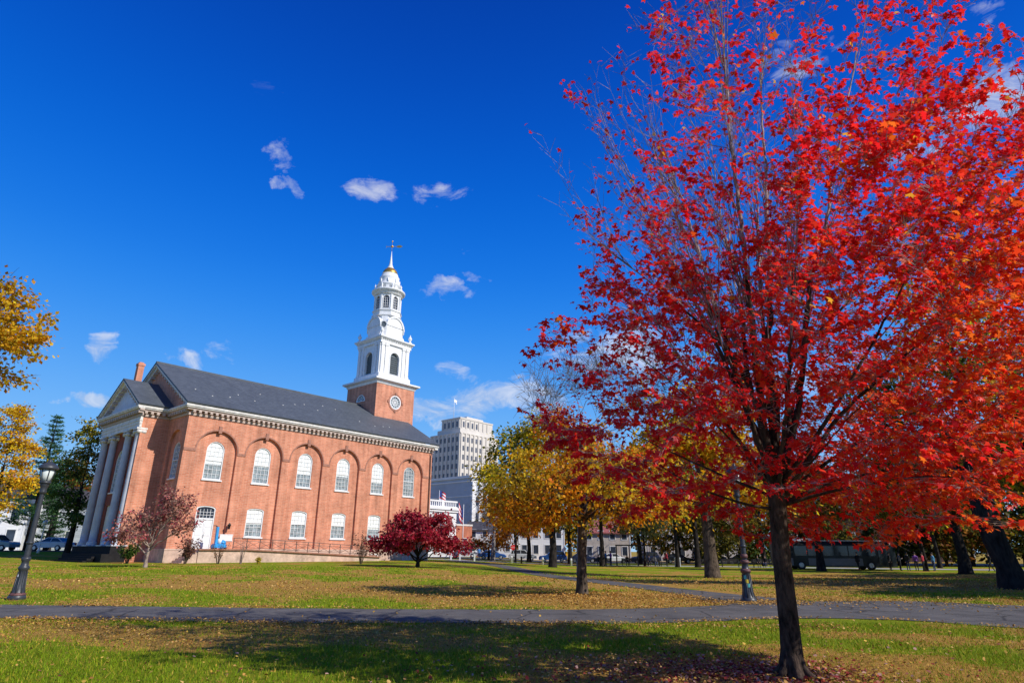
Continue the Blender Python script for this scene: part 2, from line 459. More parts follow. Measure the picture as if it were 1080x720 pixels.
scene.view_settings.view_transform = 'Standard'
scene.view_settings.look = 'None'
scene.view_settings.exposure = 0
scene.view_settings.gamma = 1
scene.cycles.max_bounces = 6
scene.cycles.diffuse_bounces = 3
scene.cycles.glossy_bounces = 2
scene.cycles.transmission_bounces = 4
scene.cycles.sample_clamp_indirect = 6

# ------------------------------------------------------------------ ground
DRIFTS = [(-8, 12.9, 6.5, 1.5, .55), (3.5, 21.8, 8, 3.0, .75), (18, 34, 13, 7, .85), (-8, 27.5, 10, 3.4, .5), (2.6, 9, 2.4, 1.2, .5), (-3.5, 11.3, 3.5, .9, .3), (-2, 38, 8, 4, .4), (30, 50, 16, 6, .5), (-22, 31, 9, 4, .35), (8, 12.8, 3, 1.0, .3)]
def patch(x, y):
    """worn and leaf-littered patches shared by ground, blades and leaves: 0 green .. 1 brown"""
    v = .22 + .20 * math.sin(x * .42 + 1.3 * math.sin(y * .33)) * math.cos(y * .61 + .7) + .18 * math.sin(x * 1.3 + y * .9 + 2 * math.sin(y * .5)) + .10 * math.sin(x * 3.1 - y * 2.3 + math.sin(x * 1.7))
    for (a, b, rx, ry, k) in DRIFTS:
        d = ((x - a) / rx) ** 2 + ((y - b) / ry) ** 2
        if d < 4: v += k * math.exp(-d * 1.1)
    return min(1, max(0, v))
def ground_material():
    m, nt, N, Lk, P = nodes('lawn with leaf litter')
    P.inputs['Roughness'].default_value = .95; P.inputs['Specular IOR Level'].default_value = .08
    tc = N.new('ShaderNodeTexCoord')
    def noise(sc, det=6, rough=.6, st=None):
        src = tc.outputs['Object']
        if st:
            mp = N.new('ShaderNodeMapping'); mp.inputs['Scale'].default_value = st; Lk.new(src, mp.inputs[0]); src = mp.outputs[0]
        n = N.new('ShaderNodeTexNoise'); n.inputs['Scale'].default_value = sc; n.inputs['Detail'].default_value = det; n.inputs['Roughness'].default_value = rough
        Lk.new(src, n.inputs['Vector']); return n.outputs['Fac']
    def ramp(f, p0, p1, c0, c1):
        r = N.new('ShaderNodeValToRGB'); r.color_ramp.elements[0].position = p0; r.color_ramp.elements[1].position = p1
        r.color_ramp.elements[0].color = (*c0, 1); r.color_ramp.elements[1].color = (*c1, 1); Lk.new(f, r.inputs[0]); return r.outputs[0]
    green = ramp(noise(9.0, 9, .75), .3, .72, (.11, .16, .006), (.32, .36, .015))
    tan = ramp(noise(14.0, 9, .75), .3, .72, (.25, .135, .025), (.58, .34, .075))
    big = noise(.16, 5, .62, (.55, 1.0, 1.0))
    fine = noise(1.1, 7, .7)
    at = N.new('ShaderNodeAttribute'); at.attribute_name = 'Col'
    ad0 = N.new('ShaderNodeMath'); ad0.operation = 'MULTIPLY_ADD'; ad0.inputs[1].default_value = .55
    Lk.new(big, ad0.inputs[0]); Lk.new(at.outputs['Fac'], ad0.inputs[2])
    ad = N.new('ShaderNodeMath'); ad.operation = 'MULTIPLY_ADD'; ad.inputs[1].default_value = .75
    Lk.new(fine, ad.inputs[0]); Lk.new(ad0.outputs[0], ad.inputs[2])
    msk = ramp(ad.outputs[0], .93, 1.32, (0, 0, 0), (1, 1, 1))
    mx = N.new('ShaderNodeMixRGB'); Lk.new(msk, mx.inputs[0]); Lk.new(green, mx.inputs[1]); Lk.new(tan, mx.inputs[2])
    Lk.new(mx.outputs[0], P.inputs['Base Color'])
    b = N.new('ShaderNodeBump'); b.inputs['Strength'].default_value = .8; b.inputs['Distance'].default_value = .06
    Lk.new(noise(22, 6, .8), b.inputs['Height']); Lk.new(b.outputs[0], P.inputs['Normal'])
    return m

def axis(segs):
    out = []
    for a, b, st in segs:
        n = max(1, int(round((b - a) / st)))
        out += [a + (b - a) * i / n for i in range(n)]
    return out + [segs[-1][1]]
xs = axis([(-700, -110, 60), (-110, -24, 2.0), (-24, 24, 1.0), (24, 130, 2.5), (130, 700, 60)])
ys = axis([(-60, 4, 8), (4, 30, .6), (30, 110, 1.5), (110, 200, 10), (200, 1500, 130)])
g = MB()
vs = [(x, y, gz(x, y)) for y in ys for x in xs]
nx = len(xs)
fs = [(j * nx + i, j * nx + i + 1, (j + 1) * nx + i + 1, (j + 1) * nx + i) for j in range(len(ys) - 1) for i in range(nx - 1)]
g.add(vs, fs, 0, True)
gobj = tag(g.build('ground', ground_material()), kind='structure')
ga_ = gobj.data.color_attributes.new('Col', 'FLOAT_COLOR', 'POINT')
gc_ = np.ones((len(vs), 4), dtype=np.float32)
gc_[:, :3] = np.array([patch(x, y) if 4 < y < 110 and abs(x) < 110 else .35 for x, y, _ in vs], dtype=np.float32)[:, None]
ga_.data.foreach_set('color', gc_.ravel())

def asphalt():
    m, nt, N, Lk, P = nodes('worn asphalt path')
    P.inputs['Roughness'].default_value = .9; P.inputs['Specular IOR Level'].default_value = .2
    tc = N.new('ShaderNodeTexCoord')
    n1 = N.new('ShaderNodeTexNoise'); n1.inputs['Scale'].default_value = .9; n1.inputs['Detail'].default_value = 8; n1.inputs['Roughness'].default_value = .7
    n2 = N.new('ShaderNodeTexNoise'); n2.inputs['Scale'].default_value = 45; n2.inputs['Detail'].default_value = 4
    vo = N.new('ShaderNodeTexVoronoi'); vo.feature = 'DISTANCE_TO_EDGE'; vo.inputs['Scale'].default_value = .55
    for n in (n1, n2): Lk.new(tc.outputs['Object'], n.inputs['Vector'])
    ds = N.new('ShaderNodeMixRGB'); ds.inputs[0].default_value = .3; Lk.new(tc.outputs['Object'], ds.inputs[1]); Lk.new(n1.outputs['Color'], ds.inputs[2])
    Lk.new(ds.outputs[0], vo.inputs['Vector'])
    ad = N.new('ShaderNodeMath'); ad.operation = 'MULTIPLY_ADD'; ad.inputs[1].default_value = .5; Lk.new(n2.outputs['Fac'], ad.inputs[0]); Lk.new(n1.outputs['Fac'], ad.inputs[2])
    r = N.new('ShaderNodeValToRGB'); r.color_ramp.elements[0].position = .5; r.color_ramp.elements[0].color = (.062, .058, .054, 1)
    r.color_ramp.elements[1].position = .95; r.color_ramp.elements[1].color = (.155, .143, .130, 1); Lk.new(ad.outputs[0], r.inputs[0])
    cr = N.new('ShaderNodeValToRGB'); cr.color_ramp.elements[0].position = 0; cr.color_ramp.elements[0].color = (.35, .35, .35, 1)
    cr.color_ramp.elements[1].position = .02; cr.color_ramp.elements[1].color = (1, 1, 1, 1); Lk.new(vo.outputs['Distance'], cr.inputs[0])
    mx = N.new('ShaderNodeMixRGB'); mx.blend_type = 'MULTIPLY'; mx.inputs[0].default_value = 1; Lk.new(r.outputs[0], mx.inputs[1]); Lk.new(cr.outputs[0], mx.inputs[2])
    Lk.new(mx.outputs[0], P.inputs['Base Color'])
    b = N.new('ShaderNodeBump'); b.inputs['Strength'].default_value = .5; b.inputs['Distance'].default_value = .02
    Lk.new(n2.outputs['Fac'], b.inputs['Height']); Lk.new(b.outputs[0], P.inputs['Normal'])
    return m
M['asphalt'] = asphalt()

def ribbon(name, left, right, m, lift, step=.6, wob=.05):
    """a draped strip between two edge polylines"""
    def resample(pl, n):
        seg = [0]
        for a, b in zip(pl, pl[1:]): seg.append(seg[-1] + math.hypot(b[0] - a[0], b[1] - a[1]))
        out = []
        for i in range(n):
            t = seg[-1] * i / (n - 1)
            k = max(j for j in range(len(seg)) if seg[j] <= t + 1e-9); k = min(k, len(pl) - 2)
            u = (t - seg[k]) / max(1e-9, seg[k + 1] - seg[k])
            p0 = pl[max(k - 1, 0)]; p1 = pl[k]; p2 = pl[k + 1]; p3 = pl[min(k + 2, len(pl) - 1)]
            q = []
            for d in (0, 1):
                q.append(.5 * (2 * p1[d] + (p2[d] - p0[d]) * u + (2 * p0[d] - 5 * p1[d] + 4 * p2[d] - p3[d]) * u * u + (3 * p1[d] - p0[d] - 3 * p2[d] + p3[d]) * u ** 3))
            out.append(q)
        return out
    Ln = sum(math.hypot(b[0] - a[0], b[1] - a[1]) for a, b in zip(left, left[1:]))
    n = max(3, int(Ln / step))
    l = resample(left, n); r = resample(right, n)
    mb = MB(); K = 4; vs = []
    for i in range(n):
        jl = (rnd.random() - .5) * wob; jr = (rnd.random() - .5) * wob
        for k in range(K + 1):
            u = k / K
            x = l[i][0] * (1 - u) + r[i][0] * u; y = l[i][1] * (1 - u) + r[i][1] * u
            if k == 0: y += jl
            if k == K: y += jr
            vs.append((x, y, gz(x, y) + lift))
    fs = [(i * (K + 1) + k, i * (K + 1) + k + 1, (i + 1) * (K + 1) + k + 1, (i + 1) * (K + 1) + k) for i in range(n - 1) for k in range(K)]
    mb.add(vs, fs, 0, True)
    return tag(mb.build(name, m), kind='structure')

NEAR_L = [(-40, 19.6), (-26, 18.9), (-14.4, 18.4), (-6.8, 17.8), (0, 17.65), (4.0, 18.3), (9.1, 20.8), (12.8, 21.2), (15.5, 19.6), (24, 16.0), (36, 11)]
NEAR_R = [(-36, 15.2), (-22, 15.2), (-11.5, 15.0), (-5.5, 14.35), (0, 14.45), (3.1, 14.6), (6.9, 15.8), (9.2, 15.4), (10.8, 13.9), (17, 9.5), (27, 4)]
ribbon('footpath', NEAR_L, NEAR_R, M['asphalt'], .012, .28, .17)
ribbon('branch_path', [(-7.4, 89), (-3.2, 76), (.1, 66), (3.7, 43), (6.3, 31.5), (7.6, 26), (9.6, 20.9)],
       [(-9.8, 88), (-5.6, 75), (-1.9, 64), (1.9, 42), (4.7, 30.5), (5.9, 25), (6.4, 19.3)], M['asphalt'], .016, .6, .12)
ribbon('walkway', [(-34, 92), (-12, 90), (0, 89), (14, 88), (30, 84), (45, 78), (75, 70)], [(-34, 87), (-12, 85.6), (0, 85), (14, 83.6), (30, 79), (45, 73), (75, 65)], M['concrete'], .02, 2.0)
ribbon('street', [(-120, 122), (-40, 120), (0, 118), (60, 112), (140, 104)], [(-120, 106), (-40, 104), (0, 102), (60, 96), (140, 88)], M['street'], .03, 2.5)
ribbon('side_street', [(-140, 88), (-95, 86), (-44, 84)], [(-140, 68.5), (-95, 69.5), (-46, 70.5)], M['street'], .03, 2.0)

# ------------------------------------------------------------------ church
PHI = math.atan2(math.cos(R(40.267)), math.sin(R(40.267)))     # local x runs along the nave, local y across it
ORG = (-29.938, 55.668, 0.0)
church = thing('church', 'red brick church with white columned portico, slate roof and white tiered steeple', 'church', ORG, PHI)
LEN, WID, ZE, ZEAVE, ZRIDGE = 30.5, 18.37, 13.2, 14.2, 19.83
BAY0, BAY = 3.075, 4.8

def window(parent, name, cx, hw, zb, zt, kind, fn, depth, sill=True, blind=.42, cols=4, label=None, dark=False):
    """frame mesh (casing, sill, glazing bars) with pane and blind as sub-parts; fn(u, z, d): d = distance back into the wall"""
    t = .09
    mb = MB()
    lo = arch(cx, hw, zb, zt, kind); li = arch(cx, hw - t, zb + t, zt - t, kind)
    mb.ring(lo, li, lambda u, v: fn(u, v, depth - .05), lambda u, v: fn(u, v, depth + .07))
    wi = hw - t
    rise = wi if kind == 'arch' else (wi * .28 if kind == 'segment' else 0)
    zs = zt - t - rise
    def topz(u):
        if not rise: return zt - t
        q = max(0.0, 1 - ((u - cx) / wi) ** 2)
        return zs + rise * math.sqrt(q)
    def halfw(z):
        if z <= zs or not rise: return wi
        return wi * math.sqrt(max(0.0, 1 - ((z - zs) / rise) ** 2))
    def flat(u0, u1, z0, z1, d0, d1):
        vs = [fn(u, z, d) for d in (d0, d1) for z in (z0, z1) for u in (u0, u1)]
        mb.add(vs, [(0, 1, 3, 2), (4, 6, 7, 5), (0, 4, 5, 1), (2, 3, 7, 6), (0, 2, 6, 4), (1, 5, 7, 3)])
    b = .017
    for i in range(1, cols):
        u = cx - wi + 2 * wi * i / cols
        flat(u - b, u + b, zb + t, topz(u) - .005, depth + .005, depth + .045)
    H = zt - zb - 2 * t
    rows = max(3, int(round(H / .42)))
    for j in range(1, rows):
        z = zb + t + H * j / rows
        w = halfw(z) - .01
        mid = (j == rows // 2)
        bb = .04 if mid else b
        if w > .08: flat(cx - w, cx + w, z - bb, z + bb, depth - (.02 if mid else -.008), depth + .05)
    if sill:
        flat(cx - hw - .1, cx + hw + .1, zb - .12, zb, depth - .22, depth + .05)
    w = mb.build(name, M['white'], parent)
    if label: w['label'] = label
    p = MB()
    p.add([fn(u, v, depth + .06) for (u, v) in li], [tuple(range(len(li)))])
    p.build('pane', M['louvre'] if dark else M['glass'], w)
    if blind:
        zc = zb + t + H * (rows // 2) / rows if blind is True else zb + t + H * blind
        pts = [(cx - wi, zc), (cx + wi, zc)] + [q for q in li[2:] if q[1] >= zc]
        q = MB(); q.add([fn(u, v, depth + .05) for (u, v) in pts], [tuple(range(len(pts)))])
        q.build('blind', M['blind'], w)
    return w

# long south wall: outer skin with six blind arches, recessed field with the window openings
wall = MB()
bays = [BAY0 + i * BAY for i in range(6)]
fS = lambda u, v: (u, 0, v)
REC = .27
holes = [arch(c, 1.95, 1.42, 12.15, 'arch', 18) for c in bays]
wall.panel([(0, -.3), (LEN, -.3), (LEN, ZE + .6), (0, ZE + .6)], holes, fS)
for i, c in enumerate(bays):
    lp = holes[i]
    wall.skirt(lp, fS, lambda u, v: (u, REC, v))
    wins = [arch(c, .86, 7.65, 11.2, 'arch')]
    wins.append(arch(c, .88, 1.5 if i == 0 else 2.6, 5.28, 'segment'))
    wall.panel(lp, wins, lambda u, v: (u, REC, v))
    for w in wins: wall.skirt(w, lambda u, v: (u, REC, v), lambda u, v: (u, REC + .3, v))
# rear and north walls, gable fronts
wall.add([(LEN, 0, -.3), (LEN, WID, -.3), (LEN, WID, ZE + .6), (LEN, WID / 2, ZRIDGE - .3), (LEN, 0, ZE + .6)], [(0, 1, 2, 3, 4)])
wall.add([(0, WID, -.3), (LEN, WID, -.3), (LEN, WID, ZE + .6), (0, WID, ZE + .6)], [(0, 1, 2, 3)])
fF = lambda u, v: (0, u, v)
gable = [(0, -.3), (WID, -.3), (WID, ZE + .6), (WID / 2, ZRIDGE - .3), (0, ZE + .6)]
nich = [arch(2.1, 1.45, 1.42, 12.15, 'arch', 16), arch(WID - 2.1, 1.45, 1.42, 12.15, 'arch', 16)]
wall.panel(gable, nich, fF)
for k, lp in enumerate(nich):
    c = 2.1 if k == 0 else WID - 2.1
    wall.skirt(lp, fF, lambda u, v: (REC, u, v))
    wn_ = [arch(c, .72, 7.65, 11.0, 'arch')]
    wall.panel(lp, wn_, lambda u, v: (REC, u, v))
    for w in wn_: wall.skirt(w, lambda u, v: (REC, u, v), lambda u, v: (REC + .3, u, v))
wall.build('brick_wall', M['brick'], church)

# arch hoods, keystones and impost bands
hb = MB()
for c in bays:
    lo = [(c + 2.10 * math.cos(math.pi * i / 18), 10.2 + 2.10 * math.sin(math.pi * i / 18)) for i in range(19)]
    li = [(c + 1.965 * math.cos(math.pi * i / 18), 10.2 + 1.965 * math.sin(math.pi * i / 18)) for i in range(19)]
    for i in range(18):
        q = [lo[i], lo[i + 1], li[i + 1], li[i]]
        hb.add([(u, -.035, v) for u, v in q] + [(u, .003, v) for u, v in q], [(0, 1, 2, 3), (0, 4, 5, 1), (3, 2, 6, 7)])
    hb.box(c - .16, c + .16, -.10, .10, 11.95, 12.62)
ends = [0] + [b for c in bays for b in (c - 1.97, c + 1.97)] + [LEN]
for a, b in zip(ends[::2], ends[1::2]):
    hb.box(a + .003, b - .003, -.05, .05, 10.05, 10.3)
hb.build('arch_trim', M['trim_brick'], church)

for i, c in enumerate(bays):
    fw = lambda u, z, d: (u, REC + d, z)
    window(church, 'window', c, .86, 7.65, 11.2, 'arch', fw, .1, blind=(.40, .46, .37, .43, .34, None)[i])
    if i: window(church, 'window', c, .88, 2.6, 5.28, 'segment', fw, .1, blind=(0, .44, .52, .47, .40, .5)[i])
window(church, 'window', 2.1, .72, 7.65, 11.0, 'arch', lambda u, z, d: (REC + d, u, z), .1, blind=None)
window(church, 'window', WID - 2.1, .72, 7.65, 11.0, 'arch', lambda u, z, d: (REC + d, u, z), .1, blind=None)

# side door: white panelled leaves under a transom light
dr = MB(); c = bays[0]
lo = arch(c, .88, 1.5, 5.28, 'segment'); li = arch(c, .78, 1.5, 5.18, 'segment')
dr.ring(lo, li, lambda u, v: (u, REC + .04, v), lambda u, v: (u, REC + .16, v))
for s in (-1, 1):
    x0, x1 = (c - .78, c - .008) if s < 0 else (c + .008, c + .78)
    dr.box(x0, x1, REC + .11, REC + .17, 1.5, 4.05)
    for (za, zb_) in ((1.7, 2.5), (2.65, 3.3), (3.42, 3.9)):
        dr.box(x0 + .1, x1 - .1, REC + .085, REC + .115, za, zb_)
dr.box(c - .78, c + .78, REC + .06, REC + .18, 4.05, 4.2)
for k in range(1, 5): dr.box(c - .78 + .312 * k - .016, c - .78 + .312 * k + .016, REC + .1, REC + .13, 4.2, 5.0)
for z in (4.46, 4.72): dr.box(c - .78, c + .78, REC + .104, REC + .128, z - .015, z + .015)
dobj = dr.build('side_door', M['white'], church)
tl = MB(); pts = [(c - .78, 4.2), (c + .78, 4.2)] + li[2:]
tl.add([(u, REC + .14, v) for u, v in pts], [tuple(range(len(pts)))]); tl.build('transom_light', M['dark_win'], dobj)
hd = MB(); hd.tube([(c + .1, REC + .06, 2.5), (c + .1, REC + .03, 2.5), (c + .1, REC + .03, 2.75), (c + .1, REC + .06, 2.75)], .018, 6); hd.build('handle', M['iron'], dobj)

# stone base with basement lights
fd = MB()
base_holes = [arch(bays[k], .6, .35, 1.05, 'flat') for k in (2, 3, 4, 5)]
fd.panel([(0, -.3), (LEN, -.3), (LEN, 1.38), (0, 1.38)], base_holes, lambda u, v: (u, -.09, v))
for h in base_holes: fd.skirt(h, lambda u, v: (u, -.09, v), lambda u, v: (u, .10, v))
fd.box(-.12, LEN + .12, -.13, -.005, 1.38, 1.52)
fd.box(-.10, -.004, -.09, WID + .09, -.3, 1.38); fd.box(-.12, -.005, -.004, WID + .12, 1.38, 1.52)
fd.build('foundation', M['stone'], church)
for k in (2, 3, 4, 5):
    window(church, 'basement_window', bays[k], .6, .35, 1.05, 'flat', lambda u, z, d: (u, -.09 + d, z), .06, sill=False, blind=None, cols=5)

# cornice: white bed moulding, dentils and gutter, wrapping nave and portico
PH0, PH1 = 4.18, WID - 4.18            # portico block across the front
PA = -2.05                              # its brick front wall
EA = -2.62                             # entablature face
cor = MB(); dens_ = []; bedm = MB()
def run(x0, x1, y0, y1, ax, out):
    """horizontal cornice on one wall face; ax: axis the run follows, out: outward sign of the other axis"""
    for (p, za, zb_) in ((.10, ZE + .08, ZE + .30), (.38, ZE + .54, ZE + .72), (.52, ZE + .72, ZE + .84), (.60, ZE + .84, ZE + 1.0)):
        tgt = bedm if p < .4 else cor
        if ax == 'x': tgt.box(x0 - (p if x0 in (0, PA) else 0), x1 + (p if x1 == LEN else 0), min(y0, y0 + out * p), max(y0, y0 + out * p), za, zb_)
        else: tgt.box(min(x0, x0 + out * p), max(x0, x0 + out * p), y0, y1, za, zb_)
    den = MB(); dens_.append(den)
    n = int(((x1 - x0) if ax == 'x' else (y1 - y0)) / .52)
    L = ((x1 - x0) if ax == 'x' else (y1 - y0))
    for i in range(n):
        s = L * (i + .25) / n
        if ax == 'x': den.box(x0 + s, x0 + s + .24, min(y0, y0 + out * .44), max(y0, y0 + out * .42), ZE + .32, ZE + .54)
        else: den.box(min(x0, x0 + out * .44), max(x0, x0 + out * .44), y0 + s, y0 + s + .24, ZE + .32, ZE + .54)
run(0, LEN, 0, 0, 'x', -1)
run(0, 0, .0, PH0, 'y', -1)
run(0, 0, PH1, WID, 'y', -1)
run(EA, -.003, PH0, PH0, 'x', -1)
run(EA, -.003, PH1, PH1, 'x', 1)
run(EA, EA, PH0 - .6, PH1 + .6, 'y', -1)
cor.box(LEN, LEN + .6, -.6, .9, ZE + .80, ZE + 1.0); cor.box(LEN, LEN + .5, -.5, .7, ZE + .5, ZE + .80)
# raking cornices of both gables
def rake(xf, y0, y1, z0, yc, zc, depth):
    for (ya, yb, za, zb_) in ((y0, yc, z0, zc), (y1, yc, z0, zc)):
        cor.bar((xf + depth / 2, ya, za), (xf + depth / 2, yb, zb_), depth, .22)
        cor.bar((xf + depth / 2 + .16, ya * .985 + yc * .015, za - .27), (xf + depth / 2 + .16, yb, zb_ - .27), depth - .16, .26)
        den = MB(); dens_.append(den)
        n = int(abs(yb - ya) / .62)
        for i in range(1, n):
            u = i / n
            y = ya + (yb - ya) * u; z = za + (zb_ - za) * u - .50
            den.box(xf + .2, xf + depth, y - .14, y + .14, z - .12, z + .12)
rake(-.59, -.6, WID + .6, ZE + 1.06, WID / 2, ZRIDGE - .02, .6)
rake(EA - .6, PH0 - .6, PH1 + .6, ZE + 1.06, WID / 2, ZE + 1.06 + (WID / 2 - PH0 + .6) * .575, .62)
co_ = cor.build('cornice', M['white_weather'], church)
for den in dens_: den.build('dentil_course', M['dentil'], co_)
bedm.build('bed_moulding', M['dentil'], church)

# roofs
rf = MB()
def slope(x0, x1, ya, za, yb, zb_, th=.16):
    n = Vector((0, -(zb_ - za), (yb - ya))).normalized()
    if n.z < 0: n = -n
    P4 = [Vector((x0, ya, za)), Vector((x1, ya, za)), Vector((x1, yb, zb_)), Vector((x0, yb, zb_))]
    Q = [p + n * th for p in P4]
    rf.add(P4 + Q, [(3, 2, 1, 0), (4, 5, 6, 7), (0, 1, 5, 4), (1, 2, 6, 5), (2, 3, 7, 6), (3, 0, 4, 7)])
slope(-.63, LEN + .62, -.64, ZE + 1.03, WID / 2 + .05, ZRIDGE + .03)
slope(-.63, LEN + .62, WID + .64, ZE + 1.03, WID / 2 - .05, ZRIDGE + .03)
zp = ZE + 1.06 + (WID / 2 - PH0 + .6) * .575
slope(EA - .64, -.004, PH0 - .64, ZE + 1.03, WID / 2 + .05, zp + .07)
slope(EA - .64, -.004, PH1 + .64, ZE + 1.03, WID / 2 - .05, zp + .07)
rf.box(-.6, LEN + .6, WID / 2 - .14, WID / 2 + .14, ZRIDGE + .1, ZRIDGE + .27)
rf.build('roof', M['slate'], church)

# portico block: side walls, shaded front wall with door and tall window, tympanum, entablature
pw = MB()
pw.add([(PA, PH0, -.2), (0, PH0, -.2), (0, PH0, ZE + .6), (PA, PH0, ZE + .6)], [(0, 1, 2, 3)])
pw.add([(PA, PH1, -.2), (0, PH1, -.2), (0, PH1, ZE + .6), (PA, PH1, ZE + .6)], [(0, 1, 2, 3)])
fP = lambda u, v: (PA, u, v)
ph = [arch(WID / 2, 1.15, 1.75, 5.4, 'flat'), arch(WID / 2, 1.1, 6.6, 10.7, 'arch')]
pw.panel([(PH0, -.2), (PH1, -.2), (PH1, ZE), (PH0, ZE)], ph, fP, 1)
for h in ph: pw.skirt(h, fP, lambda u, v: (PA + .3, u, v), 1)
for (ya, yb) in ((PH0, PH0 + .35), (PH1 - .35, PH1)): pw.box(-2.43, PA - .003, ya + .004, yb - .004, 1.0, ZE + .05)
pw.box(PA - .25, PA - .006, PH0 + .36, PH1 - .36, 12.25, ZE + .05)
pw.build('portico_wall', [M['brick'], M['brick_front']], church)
fq = lambda u, z, d: (PA + d, u, z)
window(church, 'window', WID / 2, 1.1, 6.6, 10.7, 'arch', fq, .12, blind=None, cols=5)
def front_door(cy, hw, zt):
    d = MB()
    d.box(PA + .14, PA + .2, cy - hw, cy + hw, 1.75, zt)
    for s in (-1, 1):
        for (za, zb_) in ((1.95, 2.9), (3.1, 3.9), (4.05, zt - .2)):
            d.box(PA + .11, PA + .15, cy + s * hw / 2 - hw * .36, cy + s * hw / 2 + hw * .36, za, zb_)
    o = d.build('front_door', M['white_weather'], church)
    h = MB(); h.box(PA + .07, PA + .11, cy + .06, cy + .1, 2.6, 2.9); h.build('handle', M['iron'], o)
front_door(WID / 2, 1.15, 5.4)
en = MB()
for (p, za, zb_) in ((0, 12.25, 12.58), (.05, 12.58, 12.86), (.11, 12.86, 12.95), (.03, 12.95, ZE + .06)):
    en.box(EA - p, -2.44, PH0 - .05 - p, PH1 + .05 + p, za, zb_)
en.build('entablature', M['white_weather'], church)
ty = MB()
zt_ = zp - .30
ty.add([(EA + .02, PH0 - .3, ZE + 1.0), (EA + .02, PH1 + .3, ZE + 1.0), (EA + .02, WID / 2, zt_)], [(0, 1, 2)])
ty.build('tympanum', M['shade_white'], church)
pl = MB()
pl.box(EA - 1.0, PA + .3, PH0 - .4, PH1 + .4, -.2, 1.05)
pl.box(EA - .35, PA + .2, PH0 - .2, PH1 + .2, 1.05, 1.7)
for k in range(5): pl.box(EA - 1.0 - .3 * (5 - k), EA - 1.0 - .003, WID / 2 - 4, WID / 2 + 4, -.2, .16 + .17 * k)
pl.build('portico_steps', M['plinth'], church)
for i, dy in enumerate((-4.5, -1.95, 1.95, 4.5)):
    mb = MB(); cx_, cy_ = -2.30, WID / 2 + dy
    prof = [(.50, 1.7), (.50, 1.86), (.46, 1.9), (.50, 1.97), (.45, 2.07), (.37, 2.15)]
    for k in range(13):
        u = k / 12
        prof.append((.37 - .06 * u ** 1.6, 2.15 + 9.40 * u))
    prof += [(.34, 11.6), (.31, 11.66), (.31, 11.75)]
    # fluted shaft
    n = 40; vs = []; fs = []
    for (r, z) in prof:
        for j in range(n):
            a = 2 * math.pi * j / n
            rr = r * (1 - (.045 if (j % 2 and 2.2 < z < 11.6) else 0))
            vs.append((cx_ + rr * math.cos(a), cy_ + rr * math.sin(a), z))
    for k in range(len(prof) - 1):
        for j in range(n):
            a = k * n + j; b = k * n + (j + 1) % n
            fs.append((a, b, b + n, a + n))
    mb.add(vs, fs, 0, True)
    mb.box(cx_ - .66, cx_ + .66, cy_ - .66, cy_ + .66, 1.69, 1.79)
    cobj = mb.build('column', M['shade_white'], church)
    cp = MB()
    cp.lathe([(.34, 11.75), (.42, 11.85), (.45, 11.95)], 20, (cx_, cy_, 0))
    for s in (-1, 1):
        for t in (-1, 1):
            p = Vector((cx_ + t * .32, cy_ + s * .42, 11.88))
            cp.tube([p + Vector((-t * .32, 0, 0)), p + Vector((t * .06, 0, 0))], [.16, .19], 14)
            cp.tube([p + Vector((t * .06, 0, 0)), p + Vector((t * .09, 0, 0))], [.11, .09], 10)
    cp.box(cx_ - .46, cx_ + .46, cy_ - .52, cy_ + .52, 12.08, 12.247)
    cp.build('capital', M['white_weather'], cobj)

for k in range(16):
    sg_ = MB(); u_ = 1.2 + k * 1.62 + rnd.uniform(-.3, .3); w_ = 1.3 + 5.6 * rnd.random()
    zz = ZE + 1.03 + (w_ + .64) * (ZRIDGE + .03 - ZE - 1.03) / (WID / 2 + .69) + .17
    sg_.box(u_ - .06, u_ + .06, w_ - .02, w_ + .02, zz - .03, zz + .06); sg_.box(u_ - .015, u_ + .015, w_ - .12, w_ + .08, zz - .04, zz + .02); sg_.build('snow_guard', M['white_weather'], church)
ch = MB(); ch.box(-.50, .10, 14.6, 15.25, 14.6, 20.75); ch.box(-.56, .16, 14.54, 15.31, 20.75, 21.0); ch.box(-.42, .02, 14.68, 15.17, 21.0, 21.15)
ch.build('chimney', M['brick'], church)

# ---------------- steeple
TX, TY = 28.64, WID / 2
tower = MB(); h = 3.28
def tface(k):
    """mapping for the four faces of a square stage: u across, v height, d outward"""
    return [lambda u, v, d, hh: (TX + u, TY - hh - d, v), lambda u, v, d, hh: (TX - hh - d, TY - u, v),
            lambda u, v, d, hh: (TX - u, TY + hh + d, v), lambda u, v, d, hh: (TX + hh + d, TY + u, v)][k]
for k in range(4):
    f = tface(k)
    hole = circle(0, 20.5, .95) if k in (0, 2) else arch(0, .95, 20.5, 21.45, 'arch')
    tower.panel([(-h, 12.5), (h, 12.5), (h, 22.75), (-h, 22.75)], [hole], lambda u, v: f(u, v, 0, h))
    tower.skirt(hole, lambda u, v: f(u, v, 0, h), lambda u, v: f(u, v, -.25, h))
tw = tower.build('tower', M['brick'], church)
fl = MB(); fl.lathe([(h + .09, 17.15), (h + .09, 17.55), (h + .005, 17.6)], square=True, c=(TX, TY, 0)); fl.build('base_band', M['trim_brick'], tw)
